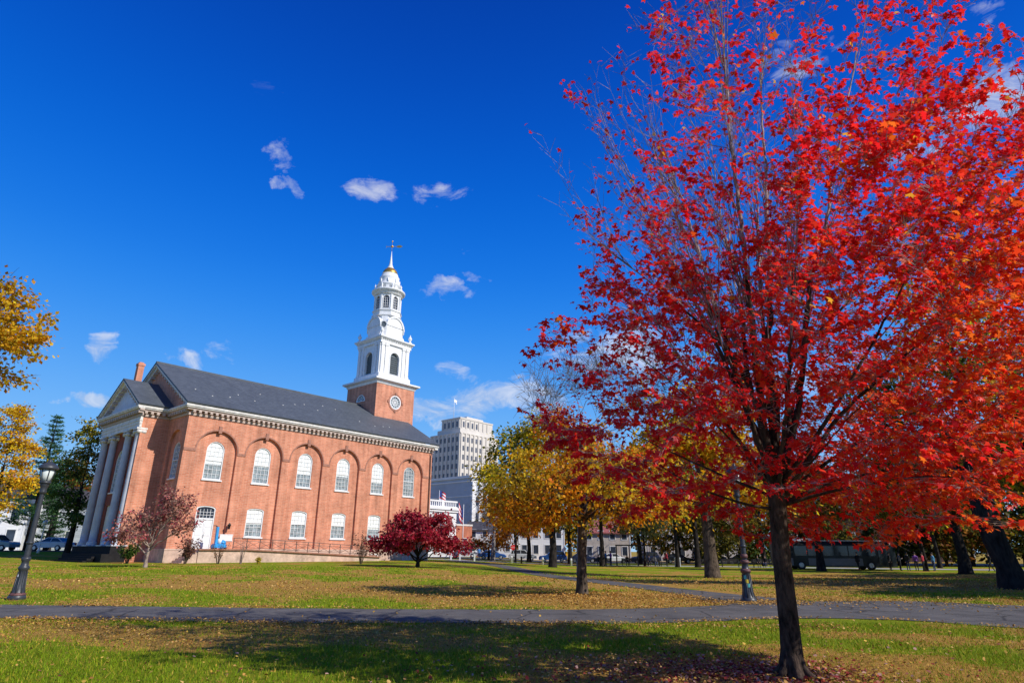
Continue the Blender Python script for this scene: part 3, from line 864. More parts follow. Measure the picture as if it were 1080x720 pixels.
for k in range(4):
    f = tface(k); mb = MB(); pa = MB()
    if k in (0, 2):
        lo, li = circle(0, 20.5, .95), circle(0, 20.5, .80)
        for a in range(0, 180, 30):
            ca, sa = math.cos(R(a)), math.sin(R(a))
            mb.bar(f(-.8 * ca, 20.5 - .8 * sa, -.08, h), f(.8 * ca, 20.5 + .8 * sa, -.08, h), .05, .05)
        mb.ring(circle(0, 20.5, .46), circle(0, 20.5, .38), lambda u, v: f(u, v, -.04, h), lambda u, v: f(u, v, -.1, h))
    else:
        lo, li = arch(0, .95, 20.5, 21.45, 'arch'), arch(0, .83, 20.58, 21.36, 'arch')
        for a in (45, 90, 135): mb.bar(f(0, 20.6, -.08, h), f(.8 * math.cos(R(a)), 20.58 + .78 * math.sin(R(a)), -.08, h), .05, .05)
    mb.ring(lo, li, lambda u, v: f(u, v, .05, h), lambda u, v: f(u, v, -.14, h))
    wv = mb.build('tower_window', M['white'], tw)
    pa.add([f(u, v, -.12, h) for u, v in li], [tuple(range(len(li)))]); pa.build('pane', M['glass'], wv)
    if k in (0, 2):
        tr = MB(); tr.ring(circle(0, 20.5, 1.2), circle(0, 20.5, 1.08), lambda u, v: f(u, v, .05, h), lambda u, v: f(u, v, .002, h))
        for a in (0, 90, 180, 270):
            q = f(1.2 * math.cos(R(a)), 20.5 + 1.2 * math.sin(R(a)), .05, h); tr.box(q[0] - .13, q[0] + .13, q[1] - .06, q[1] + .06, q[2] - .16, q[2] + .16)
        tr.build('oculus_trim', M['trim_brick'], tw)

bel = MB()
bel.lathe([(3.33, 22.7), (3.42, 22.85), (3.42, 22.98), (3.74, 23.14), (3.84, 23.2), (3.84, 23.42), (3.5, 23.5), (2.78, 23.6), (2.78, 24.32), (2.68, 24.42), (2.5, 24.42)], square=True, c=(TX, TY, 0))
hb_ = 2.5
for k in range(4):
    f = tface(k); hole = arch(0, .78, 24.55, 27.75, 'arch')
    bel.panel([(-hb_, 24.4), (hb_, 24.4), (hb_, 28.95), (-hb_, 28.95)], [hole], lambda u, v: f(u, v, 0, hb_))
    bel.skirt(hole, lambda u, v: f(u, v, 0, hb_), lambda u, v: f(u, v, -.35, hb_))
    bel.ring(arch(0, .95, 24.5, 27.92, 'arch'), hole, lambda u, v: f(u, v, .06, hb_), lambda u, v: f(u, v, 0, hb_))
    for u in (-2.2, -1.5, 1.5, 2.2):
        for (w, d, za, zb_) in ((.25, .13, 24.42, 28.6), (.31, .18, 24.42, 24.7), (.31, .19, 28.45, 28.75)):
            q = [f(u + a, z, dd, hb_) for z in (za, zb_) for dd in (0.002, d) for a in (-w, w)]
            bel.add(q, [(0, 2, 3, 1), (4, 5, 7, 6), (0, 1, 5, 4), (2, 6, 7, 3), (0, 4, 6, 2), (1, 3, 7, 5)])
    qb = [f(a, z, dd, hb_) for z in (28.72, 28.95) for dd in (0.0, .2) for a in (-2.5, 2.5)]
bel.lathe([(2.5, 28.7), (2.72, 28.75), (2.72, 29.15), (2.66, 29.2), (2.85, 29.32), (3.05, 29.5), (3.05, 29.68), (2.9, 29.74), (2.3, 29.95)], square=True, c=(TX, TY, 0))
for k in range(4):
    f = tface(k)
    for i in range(17):
        u = -2.7 + i * .3375
        q = [f(u + a, z, dd, 2.66) for z in (29.2, 29.36) for dd in (0.0, .14) for a in (0, .16)]
        bel.add(q, [(0, 2, 3, 1), (4, 5, 7, 6), (0, 1, 5, 4), (2, 6, 7, 3), (0, 4, 6, 2), (1, 3, 7, 5)])
be = bel.build('belfry', M['white'], church)
for k in range(4):
    f = tface(k); lv = MB()
    lp = arch(0, .78, 24.55, 27.75, 'arch'); lv.add([f(u, v, -.34, hb_) for u, v in lp], [tuple(range(len(lp)))])
    for j in range(9):
        z = 24.75 + j * .30
        w = .76 if z < 26.9 else .76 * math.sqrt(max(0.05, 1 - ((z - 26.97) / .78) ** 2))
        lv.bar(f(-w, z, -.25, hb_), f(w, z, -.25, hb_), .03, .12)
    lv.build('louvre', M['louvre'], be)
for (u, v) in ((-1, -1), (1, -1), (1, 1), (-1, 1)):
    ur = MB(); ur.lathe([(.26, 29.7), (.26, 29.95), (.14, 30.0), (.10, 30.12), (.24, 30.35), (.27, 30.55), (.18, 30.72), (.08, 30.8), (.10, 30.92), (.02, 31.1)], 12, (TX + u * 2.55, TY + v * 2.55, 0))
    ur.build('urn', M['white'], be)

st = MB()
# chamfered square drum with round-headed faces
def oct_(hh, c): return [(hh, -c), (hh, c), (c, hh), (-c, hh), (-hh, c), (-hh, -c), (-c, -hh), (c, -hh)]
def octprism(hh, c, z0, z1, hh1=None, c1=None):
    a = oct_(hh, c); b = oct_(hh1 or hh, c1 or c)
    st.add([(TX + x, TY + y, z0) for x, y in a] + [(TX + x, TY + y, z1) for x, y in b],
           [(i, (i + 1) % 8, 8 + (i + 1) % 8, 8 + i) for i in range(8)] + [tuple(range(7, -1, -1)), tuple(range(8, 16))])
octprism(2.25, 1.55, 29.85, 30.35); octprism(2.05, 1.42, 30.35, 32.1); octprism(1.7, 1.1, 32.1, 33.4)
for rot in (0, 1):
    n = 18; vs = []; fs = []
    for e in (-2.12, 2.12):
        for i in range(n + 1):
            a = math.pi * i / n
            u, z = 1.5 * math.cos(a), 31.75 + 1.5 * math.sin(a)
            vs.append((TX + u, TY + e, z) if rot == 0 else (TX + e, TY + u, z))
    fs = [(i, i + 1, n + 2 + i, n + 1 + i) for i in range(n)] + [tuple(range(n, -1, -1)), tuple(range(n + 1, 2 * n + 2))]
    st.add(vs, fs, 0, False)
    for e in (-1, 1):
        lo = [(1.56 * math.cos(math.pi * i / n), 31.75 + 1.56 * math.sin(math.pi * i / n)) for i in range(n + 1)]
        li = [(1.32 * math.cos(math.pi * i / n), 31.75 + 1.32 * math.sin(math.pi * i / n)) for i in range(n + 1)]
        for i in range(n):
            q4 = [lo[i], lo[i + 1], li[i + 1], li[i]]
            mp = (lambda u, z, d: (TX + u, TY + e * (2.12 + d), z)) if rot == 0 else (lambda u, z, d: (TX + e * (2.12 + d), TY + u, z))
            st.add([mp(u, z, .12) for u, z in q4] + [mp(u, z, -.1) for u, z in q4], [(0, 1, 2, 3), (0, 4, 5, 1), (3, 2, 6, 7)])
dm = st.build('clock_stage', M['white'], church)
for (u, v) in ((-1, -1), (1, -1), (1, 1), (-1, 1)):
    ck = MB(); ctr = Vector((TX + u * 1.74, TY + v * 1.74, 31.75)); n = Vector((u, v, 0)).normalized(); t = Vector((-n.y, n.x, 0))
    for (ra, rb, d0, d1) in ((.50, .36, .16, -.02),):
        lo = circle(0, 0, 1); ck.ring([(a * ra, b * ra * 1.3) for a, b in lo], [(a * rb, b * rb * 1.3) for a, b in lo],
            lambda p, q: ctr + t * p + Vector((0, 0, q)) + n * d0, lambda p, q: ctr + t * p + Vector((0, 0, q)) + n * d1)
    ob = ck.build('oval_surround', M['white'], dm)
    fc = MB(); fc.add([ctr + t * (a * .36) + Vector((0, 0, b * .47)) + n * .06 for a, b in circle(0, 0, 1)], [tuple(range(24))]); fc.build('oval_opening', M['louvre'], ob)

la = MB()
la.lathe([(2.05, 33.35), (2.25, 33.42), (2.25, 33.6), (2.1, 33.65), (2.1, 34.15), (2.22, 34.2), (2.22, 34.34), (1.9, 34.36)], 8, (TX, TY, 0), rot=R(22.5), smooth=False)
ap = 1.92 * math.cos(R(22.5))
for k in range(8):
    a = R(45 * k); n = Vector((math.cos(a), math.sin(a), 0)); t = Vector((-n.y, n.x, 0)); hw = 1.92 * math.sin(R(22.5))
    f = lambda u, v, d=0: Vector((TX, TY, v)) + n * (ap + d) + t * u
    hole = arch(0, .42, 34.6, 36.6, 'arch')
    la.panel([(-hw, 34.3), (hw, 34.3), (hw, 37.0), (-hw, 37.0)], [hole], f)
    la.skirt(hole, f, lambda u, v: f(u, v, -.2))
    la.ring(arch(0, .52, 34.55, 36.7, 'arch'), hole, lambda u, v: f(u, v, .05), lambda u, v: f(u, v, 0))
    la.box(-.10, .10, -.10, .10, 0, 2.4, M=Matrix.Translation((TX + 1.92 * math.cos(a + R(22.5)), TY + 1.92 * math.sin(a + R(22.5)), 34.35)) @ Matrix.Rotation(a + R(22.5), 4, 'Z'))
la.lathe([(1.95, 36.85), (2.08, 36.92), (2.08, 37.15), (2.3, 37.3), (2.46, 37.42), (2.46, 37.6), (2.2, 37.72), (1.8, 37.8)], 32, (TX, TY, 0))
lo_ = la.build('lantern_stage', M['white'], church)
for k in range(8):
    a = R(45 * k); n = Vector((math.cos(a), math.sin(a), 0)); t = Vector((-n.y, n.x, 0))
    f = lambda u, v, d=0: Vector((TX, TY, v)) + n * (ap + d) + t * u
    w = MB()
    for u in (-.14, .14): w.bar(f(u, 34.6, -.1), f(u, 36.45, -.1), .035, .035)
    for z in (35.0, 35.4, 35.8, 36.2): w.bar(f(-.42, z, -.1), f(.42, z, -.1), .035, .035)
    wo = w.build('lantern_window', M['white'], lo_)
    p = MB(); lp = arch(0, .42, 34.6, 36.6, 'arch'); p.add([f(u, v, -.17) for u, v in lp], [tuple(range(len(lp)))]); p.build('pane', M['dark_win'], wo)
for k in range(8):
    a = R(45 * k + 22.5)
    u = MB(); u.lathe([(.14, 37.7), (.14, 37.95), (.07, 38.0), (.15, 38.2), (.14, 38.35), (.05, 38.45), (.01, 38.7)], 8, (TX + 2.02 * math.cos(a), TY + 2.02 * math.sin(a), 0)); u.build('urn', M['white'], lo_)
sp = MB()
sp.lathe([(1.72, 37.75), (1.72, 38.5), (1.8, 38.56), (1.8, 38.7), (1.56, 38.85), (1.46, 39.2), (1.42, 39.7), (1.46, 39.85), (1.46, 40.0), (1.30, 40.1), (1.22, 40.45), (1.18, 40.6)], 24, (TX, TY, 0))
for k in range(8):
    a = R(45 * k); p = Vector((TX + 1.5 * math.cos(a), TY + 1.5 * math.sin(a), 39.2)); sp.tube([p - Vector((0, 0, .3)), p + Vector((0, 0, .35))], [.14, .08], 8)
    ra = 1.66; m_ = Matrix.Translation((TX + ra * math.cos(a), TY + ra * math.sin(a), 38.1)) @ Matrix.Rotation(a, 4, 'Z'); sp.box(-.05, .1, -.2, .2, -.22, .22, M=m_)
sp.lathe([(.62, 41.55), (.5, 41.75), (.38, 41.9), (.34, 42.1), (.26, 42.2), (.22, 42.5), (.15, 43.2), (.07, 44.0), (.03, 44.6)], 12, (TX, TY, 0))
spo = sp.build('spire', M['white'], church)
gd = MB(); gd.lathe([(1.17, 40.6), (1.12, 40.85), (1.0, 41.15), (.82, 41.4), (.62, 41.56), (.60, 41.6)], 24, (TX, TY, 0)); gd.build('gilded_dome', M['gold'], spo)
wv = MB()
wv.tube([(TX, TY, 44.5), (TX, TY, 46.3)], [.035, .02], 6)
wv.lathe([(.01, 46.1), (.10, 46.2), (.12, 46.28), (.10, 46.36), (.01, 46.45)], 10, (TX, TY, 0))
dv = Vector((.62, -.78, 0)); c0 = Vector((TX, TY, 45.4))
wv.bar(c0 - dv * .7, c0 + dv * 1.2, .05, .06)
wv.add([c0 + dv * 1.25 + Vector((0, 0, .22)), c0 + dv * 1.65, c0 + dv * 1.25 - Vector((0, 0, .22)), c0 + dv * .75 + Vector((0, 0, .16)), c0 + dv * .75 - Vector((0, 0, .16))], [(0, 1, 2, 4, 3)])
wv.lathe([(.02, -.2), (.18, -.1), (.2, 0), (.18, .1), (.02, .2)], 10, c0)
wv.add([c0 - dv * .7, c0 - dv * 1.0 + Vector((0, 0, .25)), c0 - dv * .85, c0 - dv * 1.0 - Vector((0, 0, .25))], [(0, 1, 2, 3)])
wv.build('weathervane', M['gold'], spo)

# wall lantern and small notice by the side door
lt = MB(); lt.bar((5.15, -.02, 3.6), (5.15, -.35, 3.7), .05); lt.lathe([(.08, 3.25), (.14, 3.6), (.17, 3.62), (.04, 3.8)], 8, (5.15, -.35, 0)); lt.build('wall_lantern', M['iron'], church)
nb = MB(); nb.box(4.55, 5.75, -.06, -.003, 2.25, 2.75); nb.box(4.5, 5.8, -.08, -.005, 2.75, 2.8); nb.box(4.5, 5.8, -.08, -.005, 2.2, 2.25); nb.build('notice_board', M['white'], church)
dp = MB(); dp.tube([(LEN - .35, -.14, 1.5), (LEN - .35, -.14, 12.9), (LEN - .35, -.42, 13.4)], .06, 8); dp.build('downpipe', M['rust_iron'], church)

# ------------------------------------------------------------------ ramp in front of the long wall
ramp = thing('access_ramp', 'long sloping brownstone ramp with brown iron railing along the church wall', 'ramp', ORG, PHI)
rm = MB(); YB0, YB1 = -2.15, -.14
prof = [(1.9, 1.42), (6.2, 1.42), (14.5, 1.05), (21.5, .72), (21.5, -.2), (1.9, -.2)]
rm.add([(u, YB0, v) for u, v in prof] + [(u, YB1, v) for u, v in prof], [tuple(range(6)), tuple(range(11, 5, -1))] + [(i, 6 + i, 6 + (i + 1) % 6, (i + 1) % 6) for i in range(6)])
cap_ = MB()
for (a, b) in (((1.85, 1.46), (6.2, 1.46)), ((6.2, 1.46), (14.5, 1.09)), ((14.5, 1.09), (21.5, .76))):
    cap_.bar((a[0], YB0 - .02, a[1]), (b[0], YB0 - .02, b[1]), .34, .12)
rm.build('ramp_wall', M['stone'], ramp); cap_.build('coping', M['trim_brick'], ramp)
def rz_(u): return 1.5 if u < 6.2 else (1.5 - .37 * (u - 6.2) / 8.3 if u < 14.5 else 1.13 - .33 * (u - 14.5) / 7)
us = [4.9 + 1.27 * i for i in range(14)]
ra = MB()
for u in us: ra.bar((u, YB0, rz_(u)), (u, YB0, rz_(u) + .98), .06)
for a, b in zip(us, us[1:]):
    for hgt, w in ((.95, .07), (.72, .035), (.14, .05)): ra.bar((a, YB0, rz_(a) + hgt), (b, YB0, rz_(b) + hgt), w, w * .8)
    ra.bar((a, YB0 - .02, rz_(a) + .14), (b, YB0 - .02, rz_(b) + .72), .028); ra.bar((a, YB0 + .02, rz_(a) + .72), (b, YB0 + .02, rz_(b) + .14), .028)
ra.build('railing', M['rust_iron'], ramp)
stp = MB()
for k in range(7): stp.box(.2 + .25 * k, .45 + .25 * k - .003, YB0 + .1, YB1, -.2, .2 + .175 * k)
stp.build('ramp_steps', M['stone'], ramp)

# blue machine on the landing
bm = thing('floor_machine', 'bright blue upright machine with low wheeled base on the landing by the white side door', 'machine', (0, 0, 0), 0)
mw = Matrix.Translation(ORG) @ Matrix.Rotation(PHI, 4, 'Z')
bm.location = mw @ Vector((3.9, -1.5, 1.44)); bm.rotation_euler = (0, 0, PHI)
b1 = MB(); b1.box(-.55, .55, -.35, .35, .14, .42); b1.box(-.48, .48, -.30, .30, .42, .50); b1.lathe([(.30, .5), (.33, .6), (.22, .78), (.05, .84)], 12, (.28, 0, 0)); b1.build('base', M['blue'], bm)
b2 = MB(); b2.bar((-.30, 0, .45), (-.34, 0, 1.95), .24, .2); b2.build('mast', M['blue'], bm)
b3 = MB(); b3.tube([(-.34, -.05, 1.9), (-.5, -.05, 2.05), (-.72, -.05, 2.05)], .03, 6); b3.tube([(-.34, .05, 1.9), (-.5, .05, 2.05), (-.72, .05, 2.05)], .03, 6); b3.build('handle', M['iron'], bm)
b4 = MB(); b4.lathe([(.2, .5), (.2, .9), (.12, .95)], 10, (-.02, -.05, 0)); b4.build('tank', M['white'], bm)
for x in (-.4, .4):
    for y in (-.32, .32):
        w = MB(); w.tube([(x, y - .05, .09), (x, y + .05, .09)], .11, 12); w.build('wheel', M['rubber'], bm)

# ------------------------------------------------------------------ leaves and trees
MAPLE = np.array([(0, -.12, 0), (.10, .16, 0), (.46, .02, -.10), (.40, .26, -.05), (.62, .52, -.14), (.30, .52, -.02), (.20, .62, 0), (0, 1.0, -.12),
                  (-.20, .62, 0), (-.30, .52, -.02), (-.62, .52, -.14), (-.40, .26, -.05), (-.46, .02, -.10), (-.10, .16, 0)], dtype=np.float64)
LEAF4 = np.array([(0, 0, 0), (.36, .45, -.08), (0, 1.0, -.05), (-.36, .45, -.08)], dtype=np.float64)
LEAF6 = np.array([(0, 0, 0), (.34, .22, -.05), (.30, .62, -.09), (0, 1.0, -.1), (-.30, .62, -.09), (-.34, .22, -.05)], dtype=np.float64)

def leaf_object(name, pos, tip, nor, size, colr, tmpl, m, parent=None, loc=None):
    """one mesh of N small leaf faces: pos/tip/nor (N,3), size (N,), colr (N,3)"""
    N = len(pos); k = len(tmpl)
    tip = tip / (np.linalg.norm(tip, axis=1, keepdims=True) + 1e-9)
    sd_ = np.cross(tip, nor); sd_ /= (np.linalg.norm(sd_, axis=1, keepdims=True) + 1e-9)
    nn = np.cross(sd_, tip)
    V = (pos[:, None, :] + size[:, None, None] * (tmpl[None, :, 0:1] * sd_[:, None, :] + tmpl[None, :, 1:2] * tip[:, None, :] + tmpl[None, :, 2:3] * nn[:, None, :]))
    V = V.reshape(-1, 3)
    me = bpy.data.meshes.new(name)
    me.vertices.add(N * k); me.vertices.foreach_set('co', V.astype(np.float32).ravel())
    me.loops.add(N * k); me.loops.foreach_set('vertex_index', np.arange(N * k, dtype=np.int32))
    me.polygons.add(N); me.polygons.foreach_set('loop_start', np.arange(0, N * k, k, dtype=np.int32))
    me.materials.append(m)
    at = me.color_attributes.new('Col', 'FLOAT_COLOR', 'POINT')
    c4 = np.ones((N, k, 4), dtype=np.float32); c4[:, :, :3] = colr[:, None, :]
    at.data.foreach_set('color', c4.ravel())
    me.update(calc_edges=True)
    o = bpy.data.objects.new(name, me); col.objects.link(o)
    if parent is not None: o.parent = parent
    if loc is not None: o.location = loc
    return o

def pick(pal, n, rng, w=None):
    pal = np.array(pal, dtype=np.float64)
    i = rng.choice(len(pal), n, p=w)
    c = pal[i] * rng.uniform(.75, 1.25, (n, 1))
    c *= rng.uniform(.92, 1.08, (n, 3))
    return np.clip(c, 0, .95)

def bez(a, b, c, n):
    return [a * ((1 - t) ** 2) + b * (2 * t * (1 - t)) + c * (t * t) for t in [i / (n - 1) for i in range(n)]]

def tree(name, label, cat, loc, trunk, rads, blobs, pal, leaf=.14, bark='bark', group=None, seed=1, clump=.55, per=45, twigs=5,
         lm='leaf', tmpl=None, droop=.35, flat=.55, palw=None, limb_r=.32, bare=(), shade=True):
    """tapered trunk, a limb to each mass of the crown, branches to each clump, twigs and leaf-sized faces.
    blobs: (x, y, z, rx, ry, rz, clumps[, palette]) in the tree's own axes; bare: the same with twigs only"""
    rng = np.random.default_rng(seed); rr = random.Random(seed)
    t = thing(name, label, cat, loc, 0, group)
    mb = MB()
    trunk = [Vector(p) for p in trunk]
    # flared foot
    tp = [trunk[0] - Vector((0, 0, .25)), trunk[0] + (trunk[1] - trunk[0]).normalized() * .12] + trunk[1:]
    mb.tube(tp, [rads[0] * 1.6, rads[0] * 1.12] + list(rads[1:]), 12, wob=.12)
    zmax = trunk[-1].z
    P, T, C = [], [], []
    for bi, bl in enumerate(list(blobs) + list(bare)):
        isbare = bi >= len(blobs)
        cx, cy, cz, rx, ry, rz, nc = bl[:7]
        bpal = bl[7] if len(bl) > 7 else pal
        ctr = Vector((cx, cy, cz))
        # limb leaves the trunk well below its mass
        zt = max(trunk[0].z + (zmax - trunk[0].z) * .45, min(zmax, cz - .55 * math.hypot(cx, cy) - rz * .3))
        k = 0
        while k < len(trunk) - 2 and trunk[k + 1].z < zt: k += 1
        u = min(1, max(0, (zt - trunk[k].z) / max(.01, trunk[k + 1].z - trunk[k].z)))
        s = trunk[k].lerp(trunk[k + 1], u); r0 = (rads[k] * (1 - u) + rads[k + 1] * u)
        mid = s.lerp(ctr, .5) + Vector((rr.uniform(-.1, .1) * rx, rr.uniform(-.1, .1) * ry, .12 * (ctr - s).length))
        limb = bez(s, mid, ctr, 9)
        for q in limb[2:-1]: q += Vector((rr.gauss(0, .05), rr.gauss(0, .05), rr.gauss(0, .05))) * min(rx, 2.0)
        lr0 = max(.025, r0 * min(.8, limb_r + .15 * rr.random()) * (1.25 if bi == 0 else 1))
        mb.tube(limb, [lr0 * (1 - .8 * i / 8) for i in range(9)], 7)
        for _ in range(nc):
            d = rng.normal(size=3); d /= np.linalg.norm(d)
            rad = rng.uniform(.15, 1) ** .5
            e = ctr + Vector((d[0] * rx * rad, d[1] * ry * rad, d[2] * rz * rad))
            j = rr.randint(3, 8); b0 = limb[j]
            L = (e - b0).length
            br = bez(b0, b0.lerp(e, .5) + Vector((0, 0, .12 * L)) + Vector((rr.gauss(0, .06), rr.gauss(0, .06), 0)) * L, e, 5)
            r1 = max(.008, lr0 * (1 - .8 * j / 8) * .55)
            mb.tube(br, [r1 * (1 - .75 * i / 4) for i in range(5)], 4, cap=False)
            cl = clump * rr.uniform(.7, 1.3)
            outw = Vector(d); outw.z = outw.z * .5
            for q in range(twigs):
                tv = Vector(rng.normal(size=3)) + outw * .9 + (Vector((0, 0, .9)) if isbare else Vector((0, 0, .1)))
                tv.normalize(); ln = cl * rr.uniform(.7, 1.5) * (1.7 if isbare else 1)
                w0 = br[rr.randint(2, 4)]
                tk = .012 if isbare else .003
                mb.tube([w0, w0 + tv * ln * .5 + Vector((0, 0, .04 * ln)), w0 + tv * ln], [r1 * .35 + tk, r1 * .22 + tk, tk], 3, cap=False)
            n = int(per * rr.uniform(.55, 1.35) * (0.04 if isbare else 1))
            if n < 1: continue
            off = rng.normal(size=(n, 3)) * np.array([cl, cl, cl * flat]) * .62
            p = np.array(e)[None] + off
            tipd = off * .5 + np.array(outw)[None] * .4 + rng.normal(size=(n, 3)) * .45
            tipd[:, 2] -= droop
            P.append(p); T.append(tipd)
            shadev = rr.uniform(.72, 1.22)
            C.append(pick(bpal, n, rng, palw if len(bl) <= 7 else None) * shadev)
    mb.build('trunk', M[bark], t)
    if P:
        P = np.concatenate(P); T = np.concatenate(T); C = np.clip(np.concatenate(C), 0, .95); n = len(P)
        nor = rng.normal(size=(n, 3)) * .55 + np.array([0, 0, .9])[None]
        leaf_object('crown', P, T, nor, leaf * rng.uniform(.65, 1.3, n), C, LEAF4 if tmpl is None else tmpl, M[lm], t)
    return t

GOLD = [(.80, .42, .012), (.86, .52, .02), (.68, .30, .01), (.80, .36, .01), (.52, .36, .02)]
LEMON = [(.86, .60, .03), (.78, .56, .04), (.90, .54, .02)]
ORANGE = [(.76, .25, .008), (.80, .34, .01), (.66, .17, .008), (.58, .26, .012)]
LIME = [(.54, .45, .02), (.74, .56, .02), (.36, .34, .02), (.82, .56, .02), (.24, .24, .02)]
OLIVE = [(.10, .10, .016), (.16, .14, .018), (.07, .08, .015), (.22, .17, .02), (.12, .08, .015)]
RUST = [(.30, .10, .02), (.42, .18, .02), (.20, .08, .02)]
GREEN = [(.07, .14, .025), (.11, .18, .03), (.05, .10, .02), (.14, .20, .03)]
PINE = [(.045, .12, .04), (.07, .16, .05), (.03, .08, .03)]

# ---- the big red maple in front
def red_maple():
    rng = np.random.default_rng(5); rr = random.Random(5)
    t = thing('red_maple', 'tall scarlet maple with a slim dark trunk standing on the near lawn', 'tree', (3.55, 8.55, 0))
    mb = MB()
    mb.tube([(-.0, 0, -.2), (0, 0, .02), (.005, 0, .14), (.02, 0, .6), (.04, .01, 1.3), (.07, .01, 1.9), (.09, .01, 2.25), (.09, .0, 2.6)],
            [.22, .172, .138, .122, .113, .111, .118, .085], 20, wob=.06)
    for az in (10, 75, 140, 205, 262, 318):
        c_, s_ = math.cos(R(az)), math.sin(R(az)); ln = rr.uniform(.30, .48)
        mb.tube([(c_ * .07, s_ * .07, .34), (c_ * .12, s_ * .12, .13), (c_ * .22, s_ * .22, .035), (c_ * ln, s_ * ln, -.03)], [.05, .058, .042, .02], 8, wob=.15)
    stems = [  # leaders and rising limbs: (points, start radius)
        ([(.06, 0, 2.2), (-.02, .05, 2.9), (-.15, .18, 3.64), (-.35, .35, 5.23), (-.60, .5, 6.91), (-.90, .75, 8.8)], .068),
        ([(.06, 0, 2.25), (.0, -.1, 3.1), (-.05, -.2, 3.88), (-.08, -.33, 4.9), (-.12, -.5, 6.02), (-.2, -.75, 7.99), (-.17, -.9, 9.4)], .070),
        ([(.10, .02, 2.3), (.05, .10, 3.2), (-.02, .2, 4.03), (.14, .5, 5.53), (.16, .7, 6.22), (.11, .85, 7.07), (.16, 1.0, 8.6)], .055),
        ([(.11, 0, 2.3), (.15, .0, 3.2), (.2, .02, 3.9), (.43, .05, 5.39), (.58, .08, 6.76), (.85, .1, 9.8)], .072),
        ([(.12, .02, 2.3), (.28, .15, 3.1), (.40, .3, 3.68), (.43, .5, 4.81), (.69, .8, 6.55), (1.05, 1.1, 8.8)], .055),
        ([(.14, 0, 2.25), (.35, -.12, 3.0), (.53, -.25, 3.68), (.75, -.45, 5.04), (1.0, -.65, 5.83), (1.17, -.8, 6.65), (1.8, -1.1, 8.9)], .060),
        ([(.04, 0, 2.3), (-.06, -.1, 3.2), (-.34, -.2, 4.1), (-1.25, -.35, 5.0), (-2.3, -.5, 5.85)], .042),
        ([(.04, 0, 2.3), (-.12, .08, 3.3), (-.45, .2, 4.5), (-1.01, .4, 6.2), (-1.6, .55, 8.0)], .047),
        ([(.16, 0, 2.35), (.42, .1, 3.2), (.67, .2, 4.2), (1.63, .4, 5.1), (2.9, .7, 6.4)], .052),
        ([(.15, 0, 2.2), (.6, -.1, 2.75), (1.05, -.2, 3.32), (1.84, -.4, 4.0), (3.1, -.6, 5.0)], .048),
        ([(.1, -.03, 2.3), (.1, -.5, 3.1), (.15, -1.0, 4.3), (.2, -1.5, 6.0)], .040),
        ([(.1, .03, 2.3), (.15, .6, 3.2), (.3, 1.3, 4.5), (.5, 1.8, 6.3)], .042),
        ([(.15, .03, 2.35), (.6, .5, 3.2), (1.3, 1.1, 4.6), (2.0, 1.5, 6.3)], .042),
        ([(.15, -.03, 2.35), (.7, -.5, 3.2), (1.4, -1.0, 4.4), (2.2, -1.3, 5.8)], .040),
        ([(.05, .03, 2.35), (-.3, .5, 3.3), (-.8, 1.1, 4.6), (-1.3, 1.5, 6.0)], .040),
        ([(.05, -.03, 2.35), (-.3, -.4, 3.2), (-.8, -.8, 4.5), (-1.3, -1.1, 6.0)], .036),
        # low spreading limbs
        ([(.05, 0, 2.05), (-.34, 0, 2.1), (-.97, .1, 2.35), (-1.7, .2, 2.8)], .026), ([(.05, .02, 2.2), (-.4, .4, 2.5), (-1.2, .9, 3.0), (-1.9, 1.3, 3.5)], .028), ([(.05, -.03, 2.25), (-.4, -.5, 2.6), (-1.2, -.9, 3.3), (-1.9, -1.2, 3.8)], .028),
        ([(.15, 0, 2.12), (.9, .05, 2.4), (1.9, .1, 2.6), (2.9, .15, 2.5)], .034), ([(.15, -.02, 2.1), (.9, -.4, 2.3), (1.8, -.8, 2.4), (2.5, -1.0, 2.2)], .030), ([(.15, .03, 2.15), (.8, .6, 2.5), (1.6, 1.2, 2.8), (2.3, 1.6, 2.9)], .030),
        ([(.1, .05, 2.2), (.2, .8, 2.6), (.3, 1.7, 3.1), (.35, 2.4, 3.4)], .028), ([(.1, -.05, 2.25), (.3, -.7, 2.6), (.5, -1.3, 3.0), (.6, -1.8, 3.2)], .026), ([(.15, .0, 2.2), (1.1, .2, 2.8), (2.3, .35, 3.4), (3.4, .4, 3.8)], .036)]
    NP, NT, NR = [], [], []          # skeleton nodes: place, tangent, radius
    for si, (pts, r0) in enumerate(stems):
        pts = [Vector(p) for p in pts]; fine = []
        for i in range(len(pts) - 1):
            p0 = pts[max(i - 1, 0)]; p1 = pts[i]; p2 = pts[i + 1]; p3 = pts[min(i + 2, len(pts) - 1)]
            m = max(2, int((p2 - p1).length / .14))
            for q in range(m):
                u = q / m
                fine.append(.5 * (2 * p1 + (p2 - p0) * u + (2 * p0 - 5 * p1 + 4 * p2 - p3) * u * u + (3 * p1 - p0 - 3 * p2 + p3) * u ** 3))
        fine.append(pts[-1]); n = len(fine)
        for i in range(2, n): fine[i] = fine[i] + Vector((rr.gauss(0, .010), rr.gauss(0, .010), 0))
        rad = [max(.007, r0 * .88 * (1 - .88 * (i / (n - 1)) ** .9)) for i in range(n)]
        cut = max(2, min(next((i for i in range(n) if fine[i].z > 5.2), n - 2), n - 2))
        mb.tube(fine[:cut + 1], rad[:cut + 1], 9); mb.tube(fine[cut:], rad[cut:], 7, mat=1)
        for i in range(5, n):
            NP.append(tuple(fine[i])); NT.append(tuple((fine[min(i + 1, n - 1)] - fine[i - 1]).normalized())); NR.append(rad[i])
